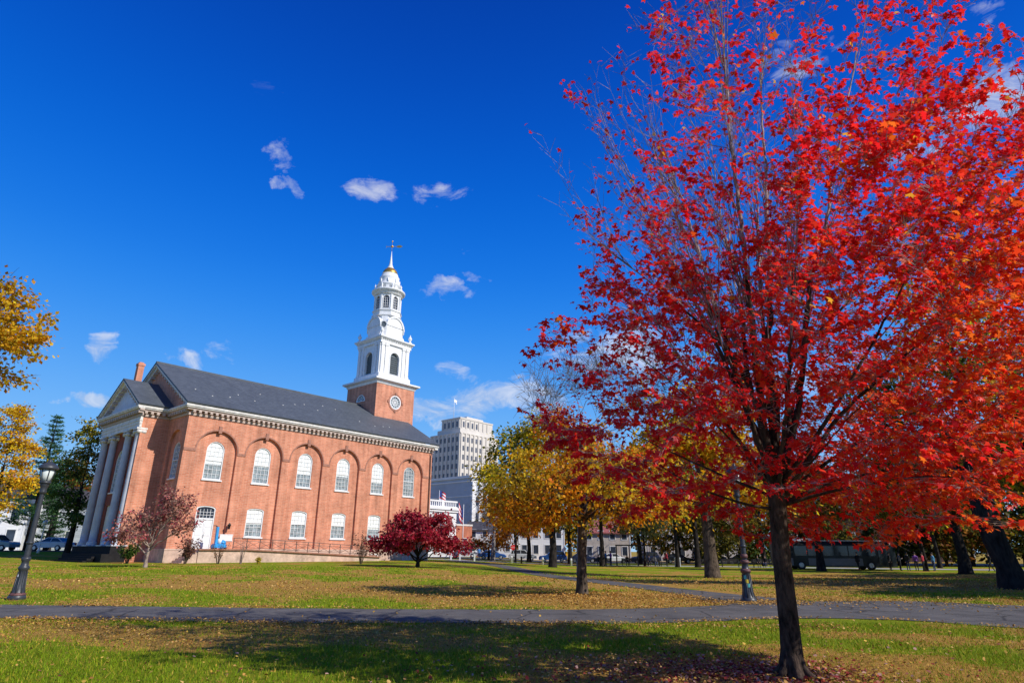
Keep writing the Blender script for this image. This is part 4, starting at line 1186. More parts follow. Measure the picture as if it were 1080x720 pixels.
    # crown envelope: half-width by height about an axis that leans to the sunny right
    KS = [(1.45, .5), (1.75, 2.3), (2.4, 3.0), (3.2, 3.4), (4.2, 3.7), (6.0, 3.8), (7.6, 3.7), (9.0, 3.25), (10.2, 2.6), (11.2, 1.8), (12.0, .7)]
    def env(z):
        if z <= KS[0][0] or z >= KS[-1][0]: return 0.0
        for (a, ra), (b, rb) in zip(KS, KS[1:]):
            if z <= b: return ra + (rb - ra) * (z - a) / (b - a)
        return 0.0
    def axisx(z): return .05 + .70 * S(1.5, 4.5, z)
    def density(x, y, z, q):
        d = .42 + .58 * S(-2.0, 1.2, x)                      # thin on the left
        d *= 1 - .72 * S(4.8, 8.0, z - .36 * x)              # thin at the top
        if z < 2.9: d *= .80 + .85 * S(-.4, 1.4, x)
        if 2.4 < z < 4.6 and x < -1.0: d *= 1.5
        d *= .45 + .55 * S(.30, .75, q)                      # hollow round the leaders
        ph = math.sin(x * 2.1 + .6) * math.sin(y * 1.9 + 1.1) * math.sin(z * 2.4 + .3)
        return d * (.80 + .55 * ph)
    targets = []
    while len(targets) < 1780:
        z = rr.uniform(1.5, 11.9); Re = env(z)
        a = rr.uniform(0, 6.283); q = math.sqrt(rr.random())
        if rr.random() > (Re / 3.8) ** 2: continue
        lump = 1 + .10 * math.sin(3 * a + z * 1.3) + .07 * math.sin(5 * a - z * 2.1)
        x = axisx(z) + math.cos(a) * Re * q * lump; y = math.sin(a) * Re * q * .84 * lump
        if z < 2.1 and x < .0: continue
        if z < 2.15 and y < -1.2: continue
        if rr.random() > density(x, y, z, q): continue
        targets.append((math.hypot(x - .1, y) + .55 * max(0, z - 3.0), x, y, z))
    targets.sort()
    P, T = [], []
    A = np.zeros((len(NP) + len(targets) * 6, 3)); cnt = len(NP); A[:cnt] = np.array(NP)
    TT = list(NT); RR_ = list(NR)
    for (_, x, y, z) in targets:
        tg = np.array((x, y, z))
        dv = tg[None] - A[:cnt]
        dist = np.sqrt((dv ** 2).sum(1))
        # prefer parents lower and further in than the target
        rad_t = math.hypot(x, y); rad_n = np.hypot(A[:cnt, 0], A[:cnt, 1])
        cost = dist + 1.6 * np.maximum(0, A[:cnt, 2] - z + .04 + (.12 if z > 3.2 else -.25)) + 1.2 * np.maximum(0, rad_n - rad_t)
        k = int(np.argmin(cost)); s = Vector(A[k]); e = Vector((x, y, z)); L = (e - s).length
        if L > 2.2: continue
        tan = Vector(TT[k])
        up_ = S(3.2, 6.0, z)
        mid = s + (tan * .45 + (e - s).normalized() * .55) * L * .5
        low_ = z < 3.4
        if low_: e = e + Vector((0, 0, -.10 * L))
        br = bez(s, mid, e, 6)
        for q_ in range(1, 5): br[q_] = br[q_] + Vector((rr.gauss(0, .02), rr.gauss(0, .02), rr.gauss(0, .015))) * min(1, L)
        r0 = max(.0032, min(RR_[k] * .62, .0042 + .0055 * L))
        thick = r0 > .007 and z < 4.5
        mb.tube(br, [r0 * (1 - .62 * i / 5) for i in range(6)], 5 if r0 > .008 else 4, cap=False, mat=0 if thick else 1)
        for i in range(1, 6):
            A[cnt] = br[i]; TT.append(tuple((br[i] - br[i - 1]).normalized())); RR_.append(r0 * (1 - .62 * i / 5)); cnt += 1
        d_end = (br[5] - br[3]).normalized()
        out = Vector((x - axisx(z), y, 0)); out = out.normalized() if out.length > .1 else Vector((1, 0, 0))
        sv = d_end.cross(Vector((0, 0, 1))); sv = sv.normalized() if sv.length > .05 else Vector((0, 1, 0))
        full = rr.random() < (.94 - .60 * S(5.4, 8.8, z - .36 * x))
        nl = rr.randint(8, 13)
        for i in range(nl):
            u = rr.uniform(.35, 1.0) if L > .45 else rr.random()
            q_ = u * 5; a_ = int(min(4, q_)); b0 = br[a_].lerp(br[a_ + 1], q_ - a_)
            sg = -1 if i % 2 else 1
            td = (d_end * rr.uniform(.3, 1.0) + sv * sg * rr.uniform(.3, 1.1) + Vector((0, 0, rr.uniform(-.16, .14) + .3 * up_))).normalized()
            tl = rr.uniform(.12, .38)
            te = b0 + td * tl
            mb.tube([b0, te], [.0030, .0015], 3, mat=1, cap=False, smooth=False)
            m_ = rr.choice((2, 3, 3, 4)) if full else rr.choice((0, 0, 1, 1))
            for w in range(m_):
                lp = b0.lerp(te, .35 + .65 * (w + 1) / m_) + Vector((rr.gauss(0, .03), rr.gauss(0, .03), rr.gauss(0, .02)))
                lt_ = td * .5 + out * .45 + Vector((.15 + rr.gauss(0, .45), rr.gauss(0, .45), -.42 + rr.gauss(0, .26)))
                P.append(tuple(lp)); T.append(tuple(lt_))
    # long pale whips standing up and out of the top and the left shoulder, few leaves on them
    base = [i for i in range(len(NP)) if NP[i][2] > 4.0]
    for w_ in range(330):
        i = rr.choice(base); s = Vector(NP[i])
        if rr.random() > (1.0 if s.x < .6 else .55): continue
        out = Vector((s.x - .3, s.y, 0)); out = out.normalized() * min(1, out.length) if out.length > .05 else Vector((0, 0, 0))
        d = Vector((rr.gauss(0, .22), rr.gauss(0, .22), 1.0)) + out * rr.uniform(.15, .75) + Vector(NT[i]) * .5
        d.normalize(); L = rr.uniform(.9, 2.6)
        e = s + d * L
        while env(e.z) * 1.04 < abs(e.x - axisx(e.z)) and L > .4: L *= .85; e = s + d * L
        if e.z > 11.6: L *= .6; e = s + d * L
        br = bez(s, s.lerp(e, .5) + out * .10 * L, e, 7)
        r0 = min(NR[i] * .7, .010)
        mb.tube(br, [r0 * (1 - .8 * k / 6) for k in range(7)], 4, cap=False, mat=1)
        for k in range(2, 7):
            for sg in (-1, 1):
                td = (d * .8 + Vector((rr.gauss(0, .5), rr.gauss(0, .5), rr.uniform(-.1, .3)))).normalized()
                te = br[k] + td * rr.uniform(.12, .45)
                mb.tube([br[k], te], [.0032, .0014], 3, mat=1, cap=False, smooth=False)
                if rr.random() < .42:
                    P.append(tuple(te + Vector((rr.gauss(0, .03), rr.gauss(0, .03), rr.gauss(0, .03))))); T.append((out.x * .5 + rr.gauss(0, .5), out.y * .5 + rr.gauss(0, .5), -.5))
    P = np.array(P); T = np.array(T); n = len(P)
    # colour by place in the crown: crimson on the far left and top, scarlet inside, orange low on the sunny side
    x, y, z = P[:, 0], P[:, 1], P[:, 2]
    crim = np.array([(.80, .014, .028), (.86, .018, .030), (.66, .010, .024), (.90, .040, .06)])
    scar = np.array([(.93, .030, .024), (.90, .020, .022), (.95, .065, .034), (.80, .016, .022)])
    oran = np.array([(.94, .12, .018), (.92, .075, .018), (.94, .20, .022), (.90, .045, .018)])
    wo = 1.15 * np.clip((x - .2) / 1.9, 0, 1) * np.clip(1.15 - np.abs(z - 3.7) / 2.9, 0, 1) + .06
    wc = .75 * np.clip((-x + .1 + (z - 5.6) * .35) / 2.4, 0, .75)
    ph = np.sin(x * 2.3 + 1.7) * np.sin(y * 2.1 + .4) * np.sin(z * 2.6 + .9)
    wo = np.clip(wo + .34 * ph, 0, .92); wc = np.clip(wc - .3 * ph, 0, 1)
    pick_o = rng.random(n) < wo; pick_c = (~pick_o) & (rng.random(n) < wc)
    c = scar[rng.integers(0, 4, n)].copy()
    c[pick_c] = crim[rng.integers(0, 4, pick_c.sum())]; c[pick_o] = oran[rng.integers(0, 4, pick_o.sum())]
    c *= rng.uniform(.72, 1.12, (n, 1))
    gold = rng.random(n) < .014; c[gold] = (.8, .42, .04)
    nor = rng.normal(size=(n, 3)) * .40 + np.array([.34, -.18, .85])[None]
    mb.build('trunk', [M['bark_maple'], M['bark_twig']], t)
    sz_ = rng.uniform(.052, .100, n)
    leaf_object('crown', P, T, nor, sz_, np.clip(c, 0, .95), MAPLE * np.array([1, 1, 1.5]), M['leaf_maple'], t)
    print('maple leaves', n)
red_maple()

# ---- younger maple behind it, gold and orange
tree('sugar_maple', 'mid-sized maple with gold and orange leaves and a straight ridged trunk beyond the path', 'tree', (2.56, 23.6, 0),
     [(0, 0, 0), (.02, 0, .8), (.06, 0, 1.6), (.10, 0, 2.4), (.16, 0, 3.0), (.2, .05, 4.2), (.1, .1, 5.6)], [.20, .175, .165, .175, .16, .10, .05],
     [(.1, .1, 5.4, 1.8, 2.2, 1.1, 30, GOLD + ORANGE + [(.5, .03, .015)]), (-2.7, -.8, 2.7, 1.0, 1.2, .5, 18, ORANGE + GOLD), (-1.2, -1.6, 2.7, 1.0, 1.2, .45, 16, GOLD + ORANGE), (1.5, -1.4, 2.9, 1.1, 1.2, .45, 16, GOLD + ORANGE), (3.3, 0, 3.1, .9, 1.1, .6, 14, GOLD),
      (-1.9, -.2, 4.2, 1.4, 2.0, 1.0, 34, LEMON + GOLD[:2]), (1.9, .1, 4.4, 1.5, 2.0, 1.0, 28, ORANGE + [(.75, .06, .02), (.7, .04, .02)]), (-.9, -2.4, 3.7, 1.3, 1.2, .8, 22, ORANGE + GOLD), (.9, -2.4, 3.8, 1.3, 1.2, .8, 22, GOLD + LEMON),
      (-2.6, 1.0, 3.3, 1.0, 1.2, .7, 18, ORANGE + GOLD), (2.8, 1.2, 3.8, 1.0, 1.2, .8, 18, GOLD), (.2, 2.4, 4.2, 1.8, 1.4, 1.0, 24, GOLD), (-.5, .4, 6.5, 1.0, 1.1, .6, 12, [(.55, .03, .02), (.7, .25, .012)])],
     ORANGE, leaf=.125, bark='bark', seed=21, clump=.44, per=56, twigs=6, tmpl=LEAF6)

# ---- low red Japanese maple by the church
tree('japanese_maple', 'low spreading japanese maple in deep crimson leaf in front of the church wall', 'tree', (-7.28, 50.35, gz(-7.28, 50.35)),
     [(0, 0, 0), (.05, 0, .4), (.0, 0, .8)], [.16, .13, .12],
     [(0, 0, 3.3, 1.5, 1.5, .9, 30), (-1.7, 0, 2.6, 1.3, 1.3, .8, 26), (1.7, 0, 2.7, 1.3, 1.3, .8, 26), (-2.7, -.2, 1.7, 1.1, 1.0, .6, 24), (2.9, .2, 1.6, 1.2, 1.0, .6, 24), (-1.4, -.6, 1.5, 1.0, .8, .4, 12), (1.6, -.6, 1.5, 1.0, .8, .4, 12), (1.6, .2, 3.6, .7, .8, .4, 8), (-1.5, .1, 3.5, .6, .8, .4, 7),
      (.9, -1.2, 2.2, 1.2, 1.0, .6, 18), (-.8, -1.3, 2.1, 1.2, 1.0, .6, 18), (.3, 1.4, 2.6, 1.6, 1.0, .8, 14), (-.7, .1, 4.0, .7, .7, .4, 10)],
     [(.48, .014, .04), (.38, .012, .035), (.60, .04, .07), (.28, .010, .03), (.62, .12, .12), (.40, .06, .05)], leaf=.20, bark='bark_dark', seed=31, clump=.42, per=44, twigs=4, limb_r=.45, tmpl=LEAF6)
# ---- pinkish brown ornamental tree by the portico
tree('ornamental_cherry', 'small thin tree with dusty pink and brown leaves in front of the portico', 'tree', (-25.63, 45.45, gz(-25.6, 45.4)),
     [(0, 0, 0), (-.02, 0, .5), (.02, 0, 1.0), (.05, 0, 1.3)], [.13, .10, .10, .10],
     [(0, 0, 3.3, 1.2, 1.2, 1.0, 24), (-1.5, 0, 2.9, 1.1, 1.1, .9, 22), (1.5, 0, 3.6, 1.1, 1.1, 1.0, 24), (.9, 0, 4.9, .7, .7, .8, 16), (-2.3, 0, 2.2, .8, .9, .6, 14), (2.3, 0, 2.6, .8, .9, .8, 14), (-.5, -1.0, 2.2, 1.0, .8, .6, 12), (2.0, .1, 4.6, .5, .6, .7, 10)],
     [(.42, .16, .13), (.30, .11, .09), (.50, .19, .17), (.24, .11, .08), (.46, .07, .10), (.50, .28, .2)], leaf=.18, bark='bark_pale', seed=41, clump=.38, per=24, twigs=8, limb_r=.5, droop=.6)
# ---- leafless and nearly leafless shrubs along the ramp
def shrub(name, label, cat, X, Y, hgt, spread, n, bark, pal=None, per=6, seed=0, leaf=.14, group=None):
    rr = random.Random(seed); rng = np.random.default_rng(seed)
    t = thing(name, label, cat, (X, Y, gz(X, Y)), 0, group); mb = MB(); P, T = [], []
    for i in range(n):
        a = rr.uniform(0, 6.28); lean = rr.uniform(.05, 1) * spread
        e = Vector((math.cos(a) * lean, math.sin(a) * lean, hgt * rr.uniform(.6, 1)))
        st_ = bez(Vector((math.cos(a) * .06, math.sin(a) * .06, -.05)), Vector((e.x * .3, e.y * .3, e.z * .6)), e, 6)
        mb.tube(st_, [.022 * (1 - .8 * k / 5) for k in range(6)], 4, cap=False)
        for k in range(2, 6):
            for _ in range(2):
                d = Vector((rr.gauss(0, .5), rr.gauss(0, .5), rr.uniform(.1, .8))).normalized() * rr.uniform(.15, .45) * hgt * .5
                mb.tube([st_[k], st_[k] + d], [.008, .003], 3, cap=False)
                for _ in range(per if pal else 0):
                    P.append(tuple(st_[k] + d * rr.random() + Vector((rr.gauss(0, .06), rr.gauss(0, .06), rr.gauss(0, .06))))); T.append((rr.gauss(0, 1), rr.gauss(0, 1), rr.gauss(-.2, .5)))
    mb.build('stems', M[bark], t)
    if P:
        P = np.array(P); T = np.array(T); k = len(P)
        leaf_object('foliage', P, T, rng.normal(size=(k, 3)) * .5 + np.array([0, 0, .9])[None], leaf * rng.uniform(.6, 1.3, k), pick(pal, k, rng), LEAF4, M['leaf'], t)
    return t
shrub('bare_shrub', 'tall leafless grey sapling in front of the ramp wall', 'shrub', -22.4, 53.6, 2.6, .8, 7, 'bark_pale', seed=3)
shrub('bare_shrub', 'low bushy twiggy shrub at the foot of the ramp wall just right of the landing', 'shrub', -24.1, 53.2, 1.5, .8, 14, 'bark', RUST + [(.25, .14, .1)], 2, 4, .10)
shrub('brown_shrub', 'brown half-bare bush left of the crimson japanese maple', 'shrub', -12.9, 55.6, 2.5, 1.1, 16, 'bark', [(.22, .13, .09), (.30, .16, .10), (.16, .10, .07)], 4, 5, .15)
shrub('low_shrub', 'pinkish brown low bush between the small pink tree and the church landing', 'shrub', -26.3, 52.2, 1.9, 1.2, 20, 'bark', [(.28, .12, .09), (.22, .10, .08), (.32, .17, .12)], 6, 6, .16)
shrub('dark_shrub', 'dark low evergreen bush beside the portico steps', 'shrub', -31.2, 52.6, 1.5, 1.0, 20, 'bark_dark', GREEN, 8, 7, .16)
shrub('yellow_tuft', 'tiny yellow leafed plant at the foot of the ramp wall', 'plant', -20.9, 53.4, .5, .3, 10, 'bark', [(.6, .45, .03), (.5, .4, .05)], 5, 8, .10)

# ---- trees behind, centre
tree('linden', 'broad green and yellow tree in the middle distance right of the stone tower', 'tree', (4.5, 70, gz(4.5, 70)),
     [(0, 0, 0), (.1, 0, 2), (0, 0, 4), (.2, 0, 7), (0, 0, 10)], [.42, .36, .34, .25, .12],
     [(-1, 0, 14.2, 3.2, 3, 2.2, 34), (-4.6, 0, 12.6, 2.6, 3, 2.2, 30, LIME + GREEN), (-6.2, -.5, 9.6, 2.3, 2.6, 1.8, 26), (2.8, 0, 13.2, 3, 3, 2.4, 30, LEMON + LIME), (-2.6, -1.5, 10.4, 2.4, 2.4, 1.8, 22, LIME + OLIVE),
      (4.8, 0, 10, 2.6, 3, 2, 22, GOLD), (-4.8, 0, 6.9, 2.2, 2.4, 1.3, 18, GOLD + LIME), (.8, -2, 9.2, 2.6, 2.2, 1.6, 18, LIME + OLIVE), (3.5, -1, 7, 2.4, 2.4, 1.4, 16, GOLD + ORANGE), (-2, -1, 6, 2.2, 2.2, 1.1, 14, ORANGE + GOLD)],
     LIME, leaf=.36, seed=51, clump=.95, per=62, twigs=4, bark='bark_dark')
tree('bare_elm', 'tall nearly leafless tree with fine grey twigs rising above the yellow trees', 'tree', (5.6, 52, gz(5.6, 52)),
     [(0, 0, 0), (.1, 0, 3), (.2, 0, 6), (.3, 0, 9), (.4, 0, 13)], [.34, .28, .24, .18, .09],
     [(2.0, 0, 9.4, 2.0, 2, 1.4, 12, GOLD), (-1.6, 0, 8.6, 1.8, 2, 1.4, 10, GOLD + ORANGE), (3.4, -.5, 13.5, 1.2, 1.2, 1.0, 4, GOLD)],
     GOLD, leaf=.30, seed=61, clump=.9, per=26, twigs=9, bark='bark_grey',
     bare=[(-3.3, 0, 14.2, 2.4, 2, 2.4, 26), (-.4, 0, 16.2, 2.4, 2, 2.4, 26), (3.0, 0, 16.4, 2.6, 2, 2.6, 26), (5.4, 0, 14.0, 2.2, 2, 2.2, 20)])
tree('grey_tree', 'bare grey twiggy tree in front of the white marble building', 'tree', (-2.6, 92, gz(-2.6, 92)),
     [(0, 0, 0), (.1, 0, 3), (.2, 0, 5), (.1, 0, 8)], [.3, .24, .2, .1], [(0, 0, 5, 1.4, 1.4, 1.0, 4, RUST)], RUST, leaf=.3, seed=62, clump=.9, per=14, twigs=10, bark='bark_grey',
     bare=[(-1.4, 0, 8.5, 2.0, 2, 2.2, 26), (1.8, 0, 9.5, 2.2, 2, 2.4, 26), (.2, 0, 12, 2.0, 2, 2.0, 22), (-1.0, 0, 5.8, 2.0, 1.8, 1.2, 16), (2.6, 0, 6.2, 1.8, 1.8, 1.4, 14)])
tree('elm', 'thick-trunked elm with a low side limb and sparse golden leaves behind the painted lamp', 'tree', (14.22, 45.85, gz(14.2, 45.9)),
     [(0, 0, 0), (-.02, 0, 1.5), (-.05, 0, 3.0), (-.1, 0, 4.6), (-.2, 0, 7.5), (-.1, 0, 11)], [.52, .43, .40, .38, .26, .12],
     [(-1.6, 0, 9.6, 2.6, 2.6, 1.8, 30), (1.6, 0, 9.0, 2.4, 2.4, 1.8, 24), (-.5, -1, 12.2, 2.4, 2.2, 1.6, 14), (-4.2, 0, 8.2, 1.9, 2.2, 1.5, 20), (4.6, -.3, 5.6, 2.2, 2, 1.1, 14), (-3.2, 0, 5.4, 1.8, 1.8, 1.0, 16), (0.6, -1.6, 6.2, 1.8, 1.6, 1.0, 12), (2.8, 0, 12.6, 1.8, 2, 1.6, 8)],
     GOLD + LEMON, leaf=.32, seed=71, clump=.85, per=92, twigs=6, bark='bark', limb_r=.45,
     bare=[(-3, 0, 14.5, 2, 2, 2, 16), (1, 0, 15.5, 2, 2, 2, 16)])
for k, (X, Y, hgt, rad, pal, lab, sd_) in enumerate([
    (20.06, 77.85, 15, .26, LIME, 'slender dark-trunked tree with yellow-green leaves just right of the seat shelter', 81),
    (22.6, 78.2, 16, .34, OLIVE + LIME, 'dark-trunked olive tree directly behind the bench left of the big elm', 82),
    (11.3, 80, 15, .30, GOLD + LIME, 'gold-leafed tree with a dark trunk just left of the seat shelter', 83),
    (17.2, 83, 10, .16, [(.22, .26, .12), (.16, .2, .09), (.3, .3, .14)], 'small pale silvery green tree behind the seat shelter', 84)]):
    tree('street_tree', lab, 'tree', (X, Y, gz(X, Y)), [(0, 0, 0), (.05, 0, 2), (0, 0, 4), (.1, 0, hgt * .6)], [rad, rad * .85, rad * .8, rad * .35],
         [(0, 0, hgt * .78, 3, 3, hgt * .17, 22), (-2.4, 0, hgt * .58, 2.2, 2.4, hgt * .13, 18), (2.4, 0, hgt * .6, 2.2, 2.4, hgt * .13, 18), (.3, -1.4, hgt * .44, 2.4, 2, hgt * .09, 12)],
         pal, leaf=.42, seed=sd_, clump=.9, per=26, twigs=3, bark='bark_dark')

# ---- dark old trees on the right
tree('oak', 'huge dark leaning oak trunk at the right edge under olive and yellow foliage', 'tree', (22.1, 28.6, 0),
     [(0, 0, 0), (-.15, 0, .9), (-.42, 0, 2.0), (-.62, 0, 3.2), (-.60, 0, 4.6), (-.3, .2, 7.0), (0, .3, 10)], [.62, .47, .46, .50, .44, .32, .16],
     [(-.2, .5, 11.5, 3, 3, 2, 34), (-3.6, .5, 8.6, 2.6, 2.6, 1.7, 30, OLIVE), (2.6, .5, 9.6, 2.8, 2.8, 1.9, 28), (-2.4, 2.2, 6.4, 2.4, 2.2, 1.3, 24, OLIVE), (1.6, 2.0, 6.2, 2.4, 2.2, 1.3, 20), (.6, 1, 14.2, 2.6, 2.6, 1.7, 22, GOLD + LIME), (4.6, 0, 7.2, 2.2, 2.4, 1.5, 18, OLIVE), (1.2, -1.8, 8.2, 2.2, 1.8, 1.3, 16, GOLD + LIME)],
     LIME + OLIVE, leaf=.22, seed=91, clump=.70, per=74, twigs=6, bark='bark_dark', limb_r=.5)
for k, (X, Y, hgt, rad, lab, sd_, pal) in enumerate([
    (41.23, 58.85, 13, .55, 'stout dark tree trunk with a flared foot standing between the bus and the oak', 92, OLIVE),
    (42.89, 67.0, 11, .24, 'thin dark tree just right of the end of the bus', 93, OLIVE),
    (53.0, 80.0, 12, .28, 'slim dark tree on the sunlit strip of lawn right of the bus', 94, OLIVE + LIME),
    (31.6, 66.0, 12, .42, 'dark tree standing in front of the rear half of the bus', 95, OLIVE + RUST),
    (30.0, 40.0, 12, .34, 'shady olive tree outside the far right of the bus', 96, OLIVE)]):
    if k == 4: X, Y = 46.0, 50.0
    tree('park_tree', lab, 'tree', (X, Y, gz(X, Y)), [(0, 0, 0), (.05, 0, 1.6), (-.1, 0, 3.6), (.1, 0, hgt * .6)], [rad, rad * .8, rad * .72, rad * .3],
         [(0, 0, hgt * .8, 3.2, 3, hgt * .18, 26), (-2.8, 0, hgt * .6, 2.6, 2.6, hgt * .14, 22), (2.8, 0, hgt * .62, 2.6, 2.6, hgt * .14, 22), (.3, -1.6, hgt * .5, 2.6, 2, hgt * .1, 16)],
         pal, leaf=.36, seed=sd_, clump=.95, per=64, twigs=4, bark='bark_dark')
for k, (X, Y, hgt, lab) in enumerate([(27.5, 20.5, 11, 'broad olive tree just beyond the right edge, nearest the viewer'), (37, 27, 13, 'broad olive tree beyond the right edge level with the leaning oak'), (33, 37, 13, 'olive tree right behind the leaning oak at the edge of the picture'), (41, 45.5, 13, 'olive tree standing far behind the leaning oak at the right edge'), (31.5, 32.0, 12, 'olive tree crowding the right edge just behind the leaning oak'), (32, 22.5, 12, 'second olive tree beyond the right edge near the viewer'), (41, 35, 14, 'third olive tree in the row beyond the right edge'), (49, 39, 14, 'fourth olive tree in the row beyond the right edge'), (55, 51, 14, 'last olive tree in the row beyond the right edge')]):
    tree('shade_tree', lab, 'tree', (X, Y, gz(X, Y)), [(0, 0, 0), (.05, 0, 2), (-.1, 0, 4), (.1, 0, hgt * .6)], [.45, .38, .34, .16],
         [(0, 0, hgt * .8, 3.6, 3.4, hgt * .16, 26), (-3.2, 0, hgt * .6, 3, 3, hgt * .13, 24), (3.4, 0, hgt * .62, 3, 3, hgt * .14, 20), (0, 3, hgt * .6, 3, 2.6, hgt * .14, 20), (.3, -3, hgt * .55, 3, 2.6, hgt * .12, 18)],
         OLIVE + LIME, leaf=.36, seed=170 + k, clump=.9, per=62, twigs=3, bark='bark_dark')
# wall of trees on the far side of the green
far = [(58, 96, 19, OLIVE, 'dark olive tree across the street, first of the row beyond the bus'), (70, 100, 21, OLIVE + RUST, 'brown-olive tree across the street, second of the row beyond the bus'),
       (83, 98, 22, OLIVE, 'dense olive tree across the street, behind the leaning oak'), (97, 102, 22, OLIVE + LIME, 'yellow-green tree across the street at the far right'),
       (48, 104, 18, OLIVE + GREEN, 'green tree across the street above the bus roof'), (38, 106, 19, OLIVE + LIME, 'olive and yellow tree across the street left of the bus'),
       (112, 100, 22, OLIVE, 'olive tree across the street at the end of the row'), (64, 90, 13, OLIVE + RUST, 'low brownish tree across the street under the red maple boughs'), (84, 84, 12, OLIVE, 'low olive tree across the street hard against the right edge'), (76, 90, 12, OLIVE + GREEN, 'low green tree across the street near the leaning oak'), (29, 112, 18, GOLD + OLIVE, 'golden olive tree across the street behind the painted lamp post')]
for i, (X, Y, hgt, pal, lab) in enumerate(far):
    tree('roadside_tree', lab, 'tree', (X, Y, gz(X, Y)), [(0, 0, 0), (.1, 0, 3), (0, 0, hgt * .5)], [.5, .42, .2],
         [(0, 0, hgt * .76, 5, 4, hgt * .22, 34), (-4, 0, hgt * .5, 3.6, 3.4, hgt * .2, 26), (4, 0, hgt * .52, 3.6, 3.4, hgt * .2, 26), (0, -2, hgt * .34, 4.2, 3, hgt * .12, 22), (-3, -1, hgt * .2, 3, 2.4, hgt * .1, 12), (3, -1, hgt * .2, 3, 2.4, hgt * .1, 12)],
         pal, leaf=.62, seed=120 + i, clump=1.35, per=46, twigs=2, bark='bark_dark')

for i, (X, Y, hgt, pal, lab) in enumerate([(-2, 158, 14, RUST + OLIVE, 'rusty tree far behind the white street houses'), (9, 156, 15, OLIVE + GOLD, 'golden olive tree far behind the pale white house'), (21, 158, 15, OLIVE, 'olive tree far behind the red-roofed beige building'), (33, 154, 16, OLIVE + RUST, 'brownish tree far behind the long lilac building'),
    (46, 152, 16, OLIVE, 'olive tree rising behind the right end of the lilac building'), (128, 106, 20, OLIVE, 'dark tree at the far right horizon'), (146, 112, 22, OLIVE + LIME, 'yellowish tree at the far right horizon'), (-88, 104, 13, OLIVE + GOLD, 'golden tree behind the white house at the far left'), (-100, 100, 15, OLIVE, 'dark tree at the far left horizon')]):
    tree('distant_tree', lab, 'tree', (X, Y, gz(X, Y)), [(0, 0, 0), (.1, 0, 3), (0, 0, hgt * .5)], [.5, .42, .2],
         [(0, 0, hgt * .7, 5, 4, hgt * .25, 30), (-4.5, 0, hgt * .42, 4, 3.4, hgt * .2, 24), (4.5, 0, hgt * .45, 4, 3.4, hgt * .2, 24), (0, -1, hgt * .2, 6, 3, hgt * .14, 24)],
         pal, leaf=.8, seed=190 + i, clump=1.5, per=24, twigs=2, bark='bark_dark')

for i, (X, Y, pal, lab) in enumerate([(8.4, 92, OLIVE + LIME, 'shaded olive tree with a dark trunk across the walkway behind the gold maple'), (2.6, 94, GOLD + OLIVE, 'gold and olive tree across the walkway near the stop sign'), (27.5, 90, OLIVE, 'shaded olive tree across the walkway behind the empty bench'), (34.5, 88, OLIVE + RUST, 'shaded rust-olive tree across the walkway above the sitters right of the elm'), (18.6, 93, GOLD + OLIVE, 'gold-olive tree across the walkway rising behind the seat shelter')]):
    tree('walkway_tree', lab, 'tree', (X, Y, gz(X, Y)), [(0, 0, 0), (.05, 0, 2), (-.1, 0, 4), (.1, 0, 9)], [.34, .28, .26, .12],
         [(0, 0, 11.5, 3.2, 3, 2.2, 26), (-2.8, 0, 8.4, 2.6, 2.4, 1.7, 22), (2.8, 0, 8.8, 2.6, 2.4, 1.7, 22), (-1.8, -1, 5.4, 2.2, 1.8, .9, 16), (2.0, -1, 5.2, 2.2, 1.8, .9, 16)], pal, leaf=.44, seed=230 + i, clump=.95, per=34, twigs=3, bark='bark_dark')
for i, (X, Y, pal, lab) in enumerate([(47, 92, OLIVE, 'low dark bush across the street just past the end of the bus'), (54, 93, OLIVE + GREEN, 'second low bush across the street right of the bus'), (62, 92, OLIVE + RUST, 'third low bush across the street, rust tinged'), (70, 88, OLIVE, 'fourth low bush across the street by the leaning oak'), (33, 98, OLIVE, 'low dark bush behind the rear of the bus'), (40, 97, OLIVE + GREEN, 'low green bush behind the middle of the bus')]):
    tree('street_bush', lab, 'bush', (X, Y, gz(X, Y)), [(0, 0, 0), (.05, 0, .8), (0, 0, 2.2)], [.22, .18, .1],
         [(0, 0, 3.0, 3.0, 2.0, 1.5, 26), (-2.6, 0, 2.0, 2.0, 1.6, 1.2, 18), (2.6, 0, 2.1, 2.0, 1.6, 1.2, 18), (0, 0, 5.2, 2.2, 1.6, 1.2, 14)], pal, leaf=.42, seed=210 + i, clump=.8, per=30, twigs=2, bark='bark_dark')
